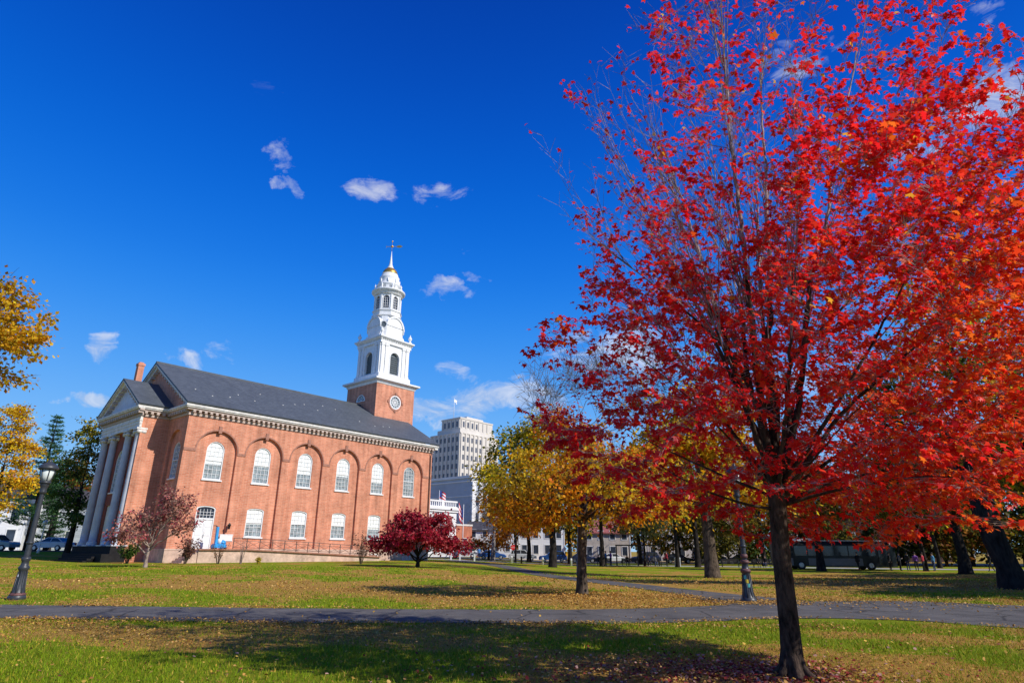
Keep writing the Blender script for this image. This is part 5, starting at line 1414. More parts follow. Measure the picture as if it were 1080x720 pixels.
# ---- left side
tree('hickory', 'golden-leafed tree whose bough reaches into the top left edge of the picture', 'tree', (-26.2, 25.5, 0),
     [(0, 0, 0), (.1, 0, 2), (.2, 0, 5), (.3, 0, 8)], [.36, .3, .26, .14],
     [(3.6, 0, 11.3, 1.5, 1.6, 1.2, 34), (4.4, -.2, 10.1, 1.1, 1.3, .7, 20), (2.4, 0, 12.6, 1.5, 1.5, 1.0, 22), (3.3, .2, 8.9, 1.2, 1.3, .8, 18), (0, 0, 12, 2.4, 2.4, 1.6, 14), (-2.5, 0, 9.5, 2, 2, 1.5, 8)],
     [(.80, .46, .02), (.86, .52, .02), (.66, .36, .015), (.46, .34, .02), (.66, .30, .012)], leaf=.19, seed=131, clump=.45, per=52, twigs=6, bark='bark_dark')
tree('golden_maple', 'bright yellow maple at the left edge beside the charcoal lamp post', 'tree', (-45.5, 55, gz(-45.5, 55)),
     [(0, 0, 0), (.1, 0, 2), (.1, 0, 4), (.2, 0, 8)], [.34, .28, .24, .1],
     [(0, 0, 11.5, 2.0, 2, 1.7, 34), (1.4, 0, 9.2, 1.7, 1.8, 1.5, 30), (-1.6, 0, 9.6, 1.9, 1.8, 1.6, 24), (1.8, -.3, 6.6, 1.5, 1.6, 1.3, 26), (-1.2, -.2, 6.4, 1.7, 1.6, 1.3, 22), (.9, -.8, 4.6, 1.4, 1.4, .9, 16), (0.3, 0, 13, 1.0, 1, .8, 12)],
     GOLD + LEMON + LEMON, leaf=.24, seed=132, clump=.55, per=50, twigs=4, bark='bark_dark')
tree('evergreen_oak', 'dark green tree tinged with gold growing against the left side of the portico', 'tree', (-46.2, 67, gz(-46.2, 67)),
     [(0, 0, 0), (.1, 0, 3), (0, 0, 7)], [.3, .24, .12],
     [(0, 0, 11.5, 2.0, 2, 1.7, 26, GREEN + LIME + OLIVE), (-1.8, 0, 9, 2, 2, 1.8, 28, GREEN + [(.35, .26, .03)]), (1.7, 0, 9.6, 1.6, 2, 1.6, 22, OLIVE + [(.5, .3, .02)]), (-.8, -.3, 5.8, 2.2, 1.8, 1.5, 28), (.8, -.3, 4.0, 2.0, 1.8, 1.1, 22), (-.2, 0, 13.4, 1.4, 1.4, .8, 10, OLIVE + LIME)],
     GREEN, leaf=.28, seed=133, clump=.6, per=46, twigs=4, bark='bark_dark')
tree('copper_tree', 'rounded copper and green tree behind the lamp post near the grey blue house', 'tree', (-60.5, 84, gz(-60.5, 84)),
     [(0, 0, 0), (.1, 0, 3), (0, 0, 6)], [.3, .24, .12],
     [(0, 0, 9.6, 2.4, 2.2, 1.7, 30), (2.3, 0, 9.0, 1.9, 2, 1.5, 24, RUST + GREEN), (-2, 0, 8.2, 2, 2, 1.6, 22, GREEN), (1.6, -.3, 11.2, 1.4, 1.4, 1.0, 14)], RUST + OLIVE + GREEN, leaf=.34, seed=134, clump=.7, per=40, twigs=4, bark='bark_dark')
def conifer(name, label, X, Y, hgt, rad, seed):
    rr = random.Random(seed); rng = np.random.default_rng(seed)
    t = thing(name, label, 'tree', (X, Y, gz(X, Y))); mb = MB(); P, T = [], []
    mb.tube([(0, 0, -.2), (.05, 0, hgt * .5), (0, 0, hgt)], [.28, .17, .02], 9)
    z = hgt * .18
    while z < hgt * .98:
        L = rad * (1 - (z / hgt)) ** .8 * rr.uniform(.75, 1.1) + .25
        for k in range(7):
            a = rr.uniform(0, 6.28); d = Vector((math.cos(a), math.sin(a), 0)); l = L * rr.uniform(.6, 1.1)
            br = [Vector((0, 0, z)), Vector((0, 0, z + .03)) + d * l * .5, Vector((0, 0, z + .18 * l)) + d * l]
            mb.tube(br, [.04, .025, .008], 4, cap=False)
            for _ in range(int(26 + 30 * l)):
                u = rr.uniform(.2, 1) ** .7; b = br[0].lerp(br[1], u * 2) if u < .5 else br[1].lerp(br[2], u * 2 - 1)
                P.append((b.x + rr.gauss(0, .17), b.y + rr.gauss(0, .17), b.z + rr.gauss(0, .09))); T.append((d.x + rr.gauss(0, .7), d.y + rr.gauss(0, .7), rr.uniform(-.1, .9)))
        z += rr.uniform(.42, .6)
    mb.build('trunk', M['bark_dark'], t); P = np.array(P); T = np.array(T); n = len(P)
    leaf_object('crown', P, T, rng.normal(size=(n, 3)), .30 * rng.uniform(.6, 1.3, n), pick(PINE, n, rng), np.array([(0, 0, 0), (.12, .4, 0), (0, 1.0, 0), (-.12, .4, 0)]), M['needle'], t)
conifer('pine_tree', 'tall blue-green pine rising above the charcoal lamp post', -58.2, 77, 16.5, 3.6, 140)
conifer('spruce_tree', 'small dark spruce in front of the grey blue house behind the parked cars', -58.0, 80, 5.2, 2.0, 141)
tree('rust_hedge_tree', 'low rusty orange bushy tree across the street beyond the white barrier', 'tree', (-3.5, 100, gz(-3.5, 100)), [(0, 0, 0), (.1, 0, 1), (0, 0, 2)], [.2, .16, .1],
     [(0, 0, 2.8, 2.2, 1.8, 1.1, 24), (-2.2, 0, 2.2, 1.6, 1.4, .8, 16), (2.4, 0, 2.6, 1.8, 1.6, 1.0, 18)], RUST + ORANGE, leaf=.34, seed=151, clump=.6, per=26, twigs=3, bark='bark_dark')
tree('orange_street_tree', 'small orange tree beyond the white barrier left of the gold maple', 'tree', (.6, 88, gz(.6, 88)), [(0, 0, 0), (.05, 0, 1.5), (0, 0, 3)], [.16, .13, .08],
     [(0, 0, 5.0, 2.0, 1.8, 1.3, 22), (-1.4, 0, 3.6, 1.5, 1.4, .8, 14), (1.7, 0, 4.0, 1.6, 1.5, 1.0, 16)], ORANGE + RUST, leaf=.32, seed=152, clump=.6, per=30, twigs=3, bark='bark_dark')

# ------------------------------------------------------------------ grass blades and fallen leaves
def on_path(x, y):
    """inside the footpath (near strip)"""
    def edge(pl, x):
        for a, b in zip(pl, pl[1:]):
            if a[0] <= x <= b[0]: return a[1] + (b[1] - a[1]) * (x - a[0]) / (b[0] - a[0])
        return None
    t = edge(NEAR_L, x); b = edge(NEAR_R, x)
    return t is not None and b is not None and b + .06 < y < t - .06
def on_branch(x, y):
    return 19.8 < y < 88 and abs(x - (8.0 + (-8.6 - 8.0) * S(20, 88, y) - 1.6 * S(20, 40, y) + 1.2 * S(44, 80, y))) < 1.3
def grass():
    rng = np.random.default_rng(3); rr = random.Random(3)
    P, H, Cc, Wd = [], [], [], []
    for (y0, y1, n, h, w) in ((6.6, 10.5, 52000, .055, .011), (10.5, 14.8, 42000, .060, .015), (17.0, 26, 40000, .065, .028), (26, 48, 26000, .08, .06)):
        for _ in range(n):
            y = math.sqrt(rr.uniform(y0 * y0, y1 * y1)); x = rr.uniform(-.92, .92) * y
            if on_path(x, y) or on_branch(x, y): continue
            p = patch(x, y)
            if rr.random() < (p - .15) * 1.25: continue
            P.append((x, y, gz(x, y) - .005)); H.append(h * rr.uniform(.5, 1.35) * (1.1 - .5 * p)); Wd.append(w * rr.uniform(.7, 1.4))
            g_ = (.185, .275, .008) if rr.random() > .20 + .55 * p else ((.40, .36, .025) if rr.random() < .6 else (.50, .32, .06))
            s = rr.uniform(.65, 1.35)
            Cc.append((g_[0] * s, g_[1] * s, g_[2] * s))
    P = np.array(P); n = len(P); H = np.array(H); Wd = np.array(Wd); Cc = np.array(Cc)
    a = rng.uniform(0, 6.283, n); lean = rng.normal(size=(n, 2)) * .45
    V = np.zeros((n, 3, 3))
    V[:, 0] = P + np.stack([np.cos(a) * Wd / 2, np.sin(a) * Wd / 2, np.zeros(n)], 1)
    V[:, 1] = P - np.stack([np.cos(a) * Wd / 2, np.sin(a) * Wd / 2, np.zeros(n)], 1)
    V[:, 2] = P + np.stack([lean[:, 0] * H, lean[:, 1] * H, H], 1)
    me = bpy.data.meshes.new('grass')
    me.vertices.add(n * 3); me.vertices.foreach_set('co', V.reshape(-1).astype(np.float32))
    me.loops.add(n * 3); me.loops.foreach_set('vertex_index', np.arange(n * 3, dtype=np.int32))
    me.polygons.add(n); me.polygons.foreach_set('loop_start', np.arange(0, n * 3, 3, dtype=np.int32))
    me.materials.append(M['grass'])
    at = me.color_attributes.new('Col', 'FLOAT_COLOR', 'POINT'); c4 = np.ones((n, 3, 4), dtype=np.float32); c4[:, :, :3] = Cc[:, None, :]
    at.data.foreach_set('color', c4.ravel()); me.update(calc_edges=True)
    o = bpy.data.objects.new('grass', me); col.objects.link(o)
    tag(o, 'short green and yellowing grass blades over the lawn', 'grass', kind='stuff')
grass()
def litter():
    rng = np.random.default_rng(9); rr = random.Random(9)
    P, Cc, Sz = [], [], []
    tan = [(.42, .21, .05), (.48, .27, .075), (.32, .15, .035), (.52, .33, .11), (.46, .27, .045)]
    red = [(.26, .035, .03), (.20, .025, .03), (.36, .06, .035), (.32, .12, .08), (.45, .26, .2)]
    yel = [(.58, .38, .07), (.50, .30, .05)]
    def put(x, y, pal, s, lift=.0):
        c = rr.choice(pal); k = rr.uniform(.7, 1.3)
        P.append((x, y, gz(x, y) + .012 + rr.uniform(.003, .03) + lift)); Cc.append((c[0] * k, c[1] * k, c[2] * k)); Sz.append(s * rr.uniform(.65, 1.3))
    for (y0, y1, n, s) in ((6.6, 10.5, 12000, .034), (10.5, 14.6, 22000, .038), (14.6, 20, 7000, .05), (17.5, 27, 42000, .050), (27, 55, 36000, .085)):
        last = None
        for _ in range(n):
            y = math.sqrt(rr.uniform(y0 * y0, y1 * y1)); x = rr.uniform(-.92, .92) * y
            if last and rr.random() < .42: x = last[0] + rr.gauss(0, .02 * y); y = last[1] + rr.gauss(0, .02 * y)
            p = patch(x, y); pathy = on_path(x, y) or on_branch(x, y)
            if pathy:
                k = .035 + (.5 if (2.2 < x < 6.4 and 14.8 < y < 15.9 and rr.random() < .8) else 0)
                if rr.random() > k: continue
            elif rr.random() > .025 + .80 * p ** 2.0: continue
            put(x, y, tan if rr.random() < .93 else yel, s, .01 if pathy else .02)
            if not pathy and (last is None or rr.random() < .35): last = (x, y)
    # ring of crimson leaves under the maple, drifting towards the left
    for _ in range(5200):
        a = rr.uniform(0, 6.28); r = abs(rr.gauss(0, 1.0)) * 1.15
        x = 3.3 + math.cos(a) * r * 1.25 - .45 * r; y = 8.75 + math.sin(a) * r * .75
        if y < 6.4: continue
        put(x, y, red if rr.random() < .8 else tan, .048, .01)
    for _ in range(900):
        y = math.sqrt(rr.uniform(44, 210)); x = rr.uniform(-.9, .9) * y
        put(x, y, red + yel + yel + tan, .05, .025)
    # ring of gold leaves under the second maple
    for _ in range(3600):
        a = rr.uniform(0, 6.28); r = abs(rr.gauss(0, 2.0))
        put(2.4 + math.cos(a) * r * 1.3 - .8, 23.2 + math.sin(a) * r, tan + [(.5, .2, .03)], .06, .02)
    # brown drifts along the path edges and round the right-hand lamp post
    for _ in range(3200):
        x = rr.uniform(-13, 7); put(x, 14.2 + rr.gauss(0, .35) - .25 + (.5 if x < -6 else 0), tan, .042, .02)
    for _ in range(5200):
        x = rr.uniform(-14, 14); e_ = 0
        for pl, sg in ((NEAR_L, 1), (NEAR_R, -1)):
            for p_, q_ in zip(pl, pl[1:]):
                if p_[0] <= x <= q_[0]:
                    y_ = p_[1] + (q_[1] - p_[1]) * (x - p_[0]) / (q_[0] - p_[0])
                    if rr.random() < .35 + .5 * math.sin(x * 1.9 + sg) * math.sin(x * .7): put(x, y_ + sg * abs(rr.gauss(0, .22)) - sg * .12, tan, .045, .02)
    for _ in range(1400):
        put(7.4 + rr.gauss(0, .9), 20.2 + rr.gauss(0, .5), tan, .055, .02)
    for _ in range(2600):
        put(rr.uniform(8, 22), 17.0 + rr.gauss(4.2, 1.6), tan, .055, .02)
    P = np.array(P); n = len(P)
    tip = rng.normal(size=(n, 3)); tip[:, 2] *= .3
    nor = rng.normal(size=(n, 3)) * .35 + np.array([0, 0, 1.])[None]
    o = leaf_object('fallen_leaves', P, tip, nor, np.array(Sz), np.array(Cc), LEAF6 * np.array([1.1, 1, 1.6]), M['litter'])
    tag(o, 'dry tan, yellow and red leaves scattered on lawn and path', 'leaves', kind='stuff')
    print('litter', n)
litter()

# ------------------------------------------------------------------ street lamps
def lamp_post(X, Y, label, painted=False, h=4.25):
    t = thing('street_lamp', label, 'street lamp', (X, Y, gz(X, Y)), R(20))
    ba = MB()
    ba.lathe([(r_ * .76, z_) for r_, z_ in [(.32, -.05), (.32, .10), (.28, .13), (.235, .20), (.20, .32), (.175, .50), (.160, .70), (.155, .84), (.20, .88), (.20, .95), (.145, .99), (.130, 1.10), (.17, 1.15), (.17, 1.21), (.125, 1.25)]], 12)
    for k in range(8):
        a = R(45 * k); ba.tube([(.183 * math.cos(a), .183 * math.sin(a), .14), (.150 * math.cos(a), .150 * math.sin(a), .33), (.120 * math.cos(a), .120 * math.sin(a), .82)], [.024, .018, .014], 6)
    b = ba.build('base', M['lamp'], t)
    rg = MB()
    if painted:
        for pr_ in ([(.154, .875), (.156, .955), (.115, .985)], [(.131, 1.145), (.133, 1.215), (.10, 1.245)], [(.105, 1.30), (.112, 1.36), (.10, 1.42)]):
            rg = MB(); rg.lathe(pr_, 20); rg.build('painted_ring', M['lamp_pink'], b)
        #, (.156, .955), (.115, .985)], 20); rg.lathe([(.131, 1.145), (.133, 1.215), (.10, 1.245)], 20); rg.lathe([(.105, 1.30), (.112, 1.36), (.10, 1.42)], 20)
        for m_, z, a0 in (('sticker_y', .62, 255), ('sticker_g', .74, 235), ('sticker_g', .50, 272)):
            s = MB(); r_ = .150; pts = []
            for z_ in (z - .055, z + .055):
                for a in (a0 - 16, a0, a0 + 16): pts.append((r_ * math.cos(R(a - 20)), r_ * math.sin(R(a - 20)), z_))
            s.add(pts, [(0, 1, 4, 3), (1, 2, 5, 4)]); s.build('sticker', M[m_], b)
    else:
        rg.lathe([(.216, .125), (.217, .15), (.185, .20)], 20); rg.build('painted_ring', M['lamp_pink'], b)
        s = MB(); s.add([(.140 * math.cos(R(a)), .140 * math.sin(R(a)), z) for z in (.66, .73) for a in (235, 250)], [(0, 1, 3, 2)]); s.build('sticker', M['flag_white'], b)
    shf = MB(); n = 24; vs = []; fs = []
    prof = [(.088, 1.22), (.082, 1.6), (.070, 2.6), (.060, 3.25)]
    for (r, z) in prof:
        for j in range(n):
            a = 2 * math.pi * j / n; rr_ = r * (1 - (.09 if j % 2 else 0)); vs.append((rr_ * math.cos(a), rr_ * math.sin(a), z))
    for k in range(3):
        for j in range(n):
            a = k * n + j; b_ = k * n + (j + 1) % n; fs.append((a, b_, b_ + n, a + n))
    shf.add(vs, fs, 0, True)
    shf.lathe([(.09, 1.62), (.105, 1.66), (.09, 1.70)], 14)
    shf.lathe([(.07, 3.16), (.10, 3.2), (.10, 3.25), (.085, 3.30), (.115, 3.42), (.13, 3.46), (.13, 3.50)], 14)
    shf.build('shaft', M['lamp'], t)
    hd_ = MB(); hd_.lathe([(.16, 3.49), (.165, 3.55), (.12, 3.58)], 12)
    hd_.lathe([(.235, 3.93), (.275, 3.95), (.28, 4.0), (.24, 4.07), (.17, 4.13), (.09, 4.17), (.05, 4.2), (.05, 4.23), (.02, 4.29)], 18)
    for k in range(6):
        a = R(60 * k); hd_.bar((.135 * math.cos(a), .135 * math.sin(a), 3.56), (.22 * math.cos(a), .22 * math.sin(a), 3.94), .022)
    hh = hd_.build('lantern', M['lamp'], t)
    gl = MB(); gl.lathe([(.12, 3.57), (.155, 3.7), (.20, 3.93)], 18); gl.build('lamp_glass', M['lamp_glass'], hh)
    return t
lamp_post(-15.23, 20.3, 'charcoal cast iron lamp post with fluted base on the lawn at the left')
lamp_post(7.41, 20.5, 'lamp post with red painted rings and colourful stickers, partly hidden by red leaves', True)
def globe_lamp(X, Y, label):
    t = thing('globe_lamp', label, 'street lamp', (X, Y, gz(X, Y)))
    p = MB(); p.lathe([(.13, -.05), (.13, .3), (.07, .4), (.05, 2.7), (.08, 2.75), (.1, 2.85)], 10); p.build('shaft', M['pole'], t)
    g_ = MB(); g_.lathe([(.08, 2.84), (.2, 2.95), (.24, 3.1), (.2, 3.25), (.05, 3.34)], 12); g_.build('globe', M['lamp_glass'], t)
globe_lamp(-50.3, 68.5, 'small pale lamp with a white globe beside the silver parked car')

# ------------------------------------------------------------------ buildings beyond the green
def windows_grid(parent, mapf, us, zs, w, h, name='window', m='dark_win', fm='limestone', d=.0, frame=True):
    """separate small windows: frame standing proud with pane as sub-part"""
    for z in zs:
        for u in us:
            if frame:
                f = MB(); lo = arch(u, w / 2 + .12, z - .12, z + h + .12, 'flat'); li = arch(u, w / 2, z, z + h, 'flat')
                f.ring(lo, li, lambda a, b: mapf(a, b, d + .06), lambda a, b: mapf(a, b, d - .04)); fo = f.build(name, M[fm], parent)
                p = MB(); p.add([mapf(a, b, d + .02) for a, b in li], [(0, 1, 2, 3)]); p.build('pane', M[m], fo)
            else:
                p = MB(); li = arch(u, w / 2, z, z + h, 'flat'); p.add([mapf(a, b, d + .03) for a, b in li], [(0, 1, 2, 3)]); p.build(name, M[m], parent)

def city_tower():
    X, Y = -21.5, 255.0
    t = thing('office_tower', 'tall stepped pale limestone office tower with narrow window strips', 'building', (X, Y, 0), PHI)
    b = MB()
    # stepped masses; local x along the lit face, y along the shaded face
    b.box(0, 24, 0, 18.3, -1, 48.2); b.box(-.25, 24.2, -.25, 18.5, 48.2, 48.7)
    b.box(1.2, 23, 1.5, 15.5, 48.7, 50.8)
    b.box(1.4, 22, 1.8, 13.2, 50.8, 54.9); b.box(1.2, 22.2, 1.6, 13.4, 54.9, 55.5)
    b.box(6.5, 17, 3, 12, 55.5, 56.6)
    wl = b.build('walls', M['limestone'], t)
    pi = MB()
    for i in range(8):
        y = .5 + i * 2.47; pi.box(-.42, .003, y - .42, y + .42, 0, 48.2)
    for i in range(9):
        x = .5 + i * 2.6; pi.box(x - .42, x + .42, -.42, .003, 0, 48.2)
    for i in range(5): pi.box(1.05, 1.403, 2.4 + i * 2.5 - .3, 2.4 + i * 2.5 + .3, 50.8, 54.6)
    for i in range(7): pi.box(2.2 + i * 2.7 - .3, 2.2 + i * 2.7 + .3, 1.45, 1.803, 50.8, 54.6)
    pi.build('piers', M['limestone'], t)
    # window strips between the piers (one mesh of glazing per floor line of each face)
    fl_ = lambda u, z, d: (-d, u, z); fr = lambda u, z, d: (u, -d, z)
    zs = [18.5 + 3.75 * k for k in range(8)]
    windows_grid(t, fl_, [.5 + 2.47 * (i + .5) for i in range(7)], zs, 1.25, 2.1, frame=False, m='office_glass')
    windows_grid(t, fr, [.5 + 2.6 * (i + .5) for i in range(5)], zs, 1.2, 2.1, frame=False, m='office_glass')
    windows_grid(t, lambda u, z, d: (1.4 - d, u, z), [2.4 + 2.5 * (i + .5) for i in range(4)], [51.4], 1.1, 2.4, frame=False, m='office_glass')
    windows_grid(t, lambda u, z, d: (u, 1.8 - d, z), [2.2 + 2.7 * (i + .5) for i in range(4)], [51.4], 1.1, 2.4, frame=False, m='office_glass')
    fp = thing('roof_flagpole', 'white flagpole with small pale flag on top of the limestone tower', 'flagpole', (-25.3, 262, 55.5), PHI)
    p = MB(); p.tube([(0, 0, 0), (0, 0, 9.4)], [.14, .07], 6); p.build('pole', M['pole'], fp)
    fg = MB(); flag_sheet(fg, .1, 8.9, 2.2, 1.3, 0); fg.build('flag', M['flag_white'], fp)
def flag_sheet(mb, x0, ztop, w, h, mat_=0, droop=.4, stripes=None):
    n = 8; m = 7
    for j in range(m):
        for i in range(n):
            q = []
            for (a, b) in ((i, j), (i + 1, j), (i + 1, j + 1), (i, j + 1)):
                u = a / n; v = b / m
                q.append((x0 + w * u * .82, .16 * w * math.sin(u * 7 + v * 2) * u, ztop - h * v - droop * w * u * u))
            k = mat_
            if stripes: k = 2 if (i < 3 and j < 4) else (j % 2)
            mb.add(q, [(0, 1, 2, 3)], k)
city_tower()

def courthouse():
    t = thing('marble_building', 'large windowless looking blue-shaded marble block with shade painted on the left, sunlit white on the right', 'building', (-11.0, 170, 0), PHI)
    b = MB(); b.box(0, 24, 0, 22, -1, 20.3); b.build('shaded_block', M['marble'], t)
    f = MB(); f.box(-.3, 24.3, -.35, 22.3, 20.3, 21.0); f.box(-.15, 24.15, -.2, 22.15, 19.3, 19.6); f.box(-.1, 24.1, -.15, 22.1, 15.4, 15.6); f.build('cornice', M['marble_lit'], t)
    p = MB()
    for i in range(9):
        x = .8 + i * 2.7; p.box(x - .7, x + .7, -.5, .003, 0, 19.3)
    p.build('pilasters', M['marble_lit'], t)  # right face takes the sunlit copy of the marble
    windows_grid(t, lambda u, z, d: (u, -d, z), [.8 + 2.7 * (i + .5) for i in range(8)], [3.5, 8.5, 13], 1.1, 2.6, frame=False)
    j = MB()
    for z in range(1, 13): j.box(-.03, .003, 0, 22, z * 1.5 - .02, z * 1.5 + .02)
    j.build('stone_courses', M['marble'], t)
courthouse()

def white_hall():
    t = thing('white_building', 'small white classical building with roof balustrade right behind the church', 'building', (-10.4, 120, 0), PHI)
    b = MB(); b.box(-24, 0, 0, 14, -1, 8.6); b.build('walls', M['marble_lit'], t)
    c = MB(); c.box(-24.4, .45, -.45, 14.4, 8.6, 9.05); c.box(-24.2, .25, -.25, 14.2, 8.2, 8.45)
    c.box(-24, .1, -.1, .2, 10.0, 10.3); c.box(-24, .1, -.1, .2, 9.05, 9.25)
    for i in range(48):
        x = -23.8 + i * .5
        if i % 8 < 1: c.box(x - .28, x + .28, -.16, .24, 9.05, 10.35)
        else: c.box(x - .09, x + .09, -.02, .14, 9.25, 10.0)
    c.build('balustrade', M['marble_lit'], t)
    windows_grid(t, lambda u, z, d: (u, -d, z), [-1.9 - 3.0 * i for i in range(6)], [1.2, 5.0], 1.5, 2.5, m='roof_and_pane_red', fm='marble_lit')  # red panes paint in a reddish reflection on the glass
white_hall()
fl2 = thing('banner', 'faded red and white flag on the roof edge of the white classical building', 'flag', (-13.6, 118.2, 9.2), 0)
m_ = MB(); m_.tube([(0, 0, 0), (0, 0, 3.0)], [.05, .04], 6); m_.build('pole', M['pole'], fl2)
m_ = MB(); flag_sheet(m_, .03, 2.9, 1.4, 2.0, stripes=True); m_.build('flag', [M['flag_red'], M['flag_white'], M['flag_blue']], fl2)

t = thing('brick_annex', 'low orange brick block in front of the marble building', 'building', (-8.3, 135, 0), PHI)
b = MB(); b.box(-9, 0, 0, 8, -1, 6.3); b.build('walls', M['red_low'], t)
b = MB(); b.box(-9.1, .1, -.1, 8.1, 6.3, 6.65); b.build('coping', M['limestone'], t)
windows_grid(t, lambda u, z, d: (u, -d, z), [-2, -4.5, -7], [2.0], 1.1, 1.8, fm='limestone')

fp = thing('flagpole', 'white flagpole with drooping red, white and blue flag near the brick annex', 'flagpole', (-8.7, 115, gz(-8.7, 115)))
p = MB(); p.tube([(0, 0, -.1), (0, 0, 9.0)], [.09, .05], 8); p.lathe([(.01, 8.95), (.1, 9.05), (.01, 9.15)], 8); p.build('pole', M['pole'], fp)
m_ = MB(); flag_sheet(m_, -.05, 8.2, -1.0, 2.6, stripes=True, droop=1.3); m_.build('flag', [M['flag_red'], M['flag_white'], M['flag_blue']], fp)

def house(name, label, X, Y, rz, L, D, H, roofh, wm, rm_, cols=4, rows=2, porch=False, gable='x'):
    t = thing(name, label, 'house', (X, Y, gz(X, Y)), rz)
    b = MB()
    b.add([(0, 0, -.5), (L, 0, -.5), (L, D, -.5), (0, D, -.5), (0, 0, H), (L, 0, H), (L, D, H), (0, D, H), (0, D / 2, H + roofh), (L, D / 2, H + roofh)],
          [(0, 1, 5, 4), (2, 3, 7, 6), (0, 4, 8, 7, 3), (1, 2, 6, 9, 5)]); b.build('walls', M[wm], t)
    r = MB(); o_ = .4; k = roofh / (D / 2)
    for s in (0, 1):
        ya, yb = (-o_, D / 2) if s == 0 else (D + o_, D / 2)
        za = H - o_ * k
        r.add([(-o_, ya, za), (L + o_, ya, za), (L + o_, yb, H + roofh), (-o_, yb, H + roofh), (-o_, ya, za + .2), (L + o_, ya, za + .2), (L + o_, yb, H + roofh + .2), (-o_, yb, H + roofh + .2)],
              [(0, 1, 2, 3), (4, 5, 6, 7), (0, 1, 5, 4), (1, 2, 6, 5), (2, 3, 7, 6), (3, 0, 4, 7)])
    ro = r.build('roof', M[rm_], t)
    c = MB(); c.box(L * .6, L * .6 + .7, D / 2 - .35, D / 2 + .35, H + roofh - .4, H + roofh + 1.3); c.build('chimney', M['brick'], ro)
    cb = MB()
    for x in (0, L): cb.box(x - .14 if x else -.04, x + .04 if x else .14, -.05, .12, -.4, H)
    cb.box(-.1, L + .1, -.12, -.003, H - .3, H); cb.build('corner_boards', M['white'], t)
    step = L / cols
    windows_grid(t, lambda u, z, d: (u, -d, z), [step * (i + .5) for i in range(cols)], [1.0 + 2.9 * j for j in range(rows)], .95, 1.6, fm='white')
    ds = D / 3
    windows_grid(t, lambda u, z, d: (-d, u, z), [ds * (i + .5) for i in range(3)], [1.0 + 2.9 * j for j in range(rows)], .95, 1.6, fm='white')
    if porch:
        q = MB(); q.box(-.2, L * .7, -2.3, -.003, -.3, .25); q.box(-.3, L * .72, -2.5, -.003, 2.9, 3.2); q.build('porch', M['white_weather'], t)
        for i in range(4):
            pc = MB(); x = .1 + i * L * .22; pc.lathe([(.2, .25), (.2, .35), (.15, .4), (.13, 2.7), (.2, 2.8), (.2, 2.9)], 10, (x, -2.1, 0)); pc.build('porch_column', M['white_weather'], t)
    return t
house('clapboard_house', 'grey blue clapboard house with white corner boards behind the parked cars at far left', -70, 91, R(12), 10, 9, 6.4, 3.0, 'clap', 'house_roof', porch=False)
house('white_house', 'bright white clapboard house at the extreme left edge', -74.5, 80.5, R(25), 10.5, 8, 6.8, 2.6, 'house_white', 'house_roof', 4)
house('porch_house', 'shaded blue grey house with slim porch columns beside the church portico', -63.5, 99, R(8), 12, 9, 5.6, 2.8, 'clap', 'house_roof', 4, porch=True)
for i, a in enumerate([
    ('shop_house', 'beige low building with a faded red roof behind the seat shelter', 14, 124, R(-5), 9, 8, 5.2, 2.4, 'beige', 'roof_and_pane_red'),
    ('row_house', 'pale white house with dark windows behind the white barrier and gold leaves', 1.5, 126, R(-2), 9, 9, 7.5, 2.6, 'house_white', 'house_roof'),
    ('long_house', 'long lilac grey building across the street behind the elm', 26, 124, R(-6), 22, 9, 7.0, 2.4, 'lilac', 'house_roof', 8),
    ('grey_house', 'blue grey gabled house just right of the red-roofed beige building', 23.5 - 8, 134, R(-5), 8, 8, 6.4, 3.0, 'clap', 'house_roof', 3),
    ('brick_row', 'shade-darkened brick row of houses far behind the bus and its trees', 58, 132, R(-8), 34, 10, 9.0, 2.2, 'brick_shade', 'house_roof', 10),
    ('white_shop', 'white street building left of the white house across the street', -9.5, 140, R(0), 10, 8, 5.4, 1.8, 'house_white', 'house_roof')]):
    house(*a[:10], *a[10:])

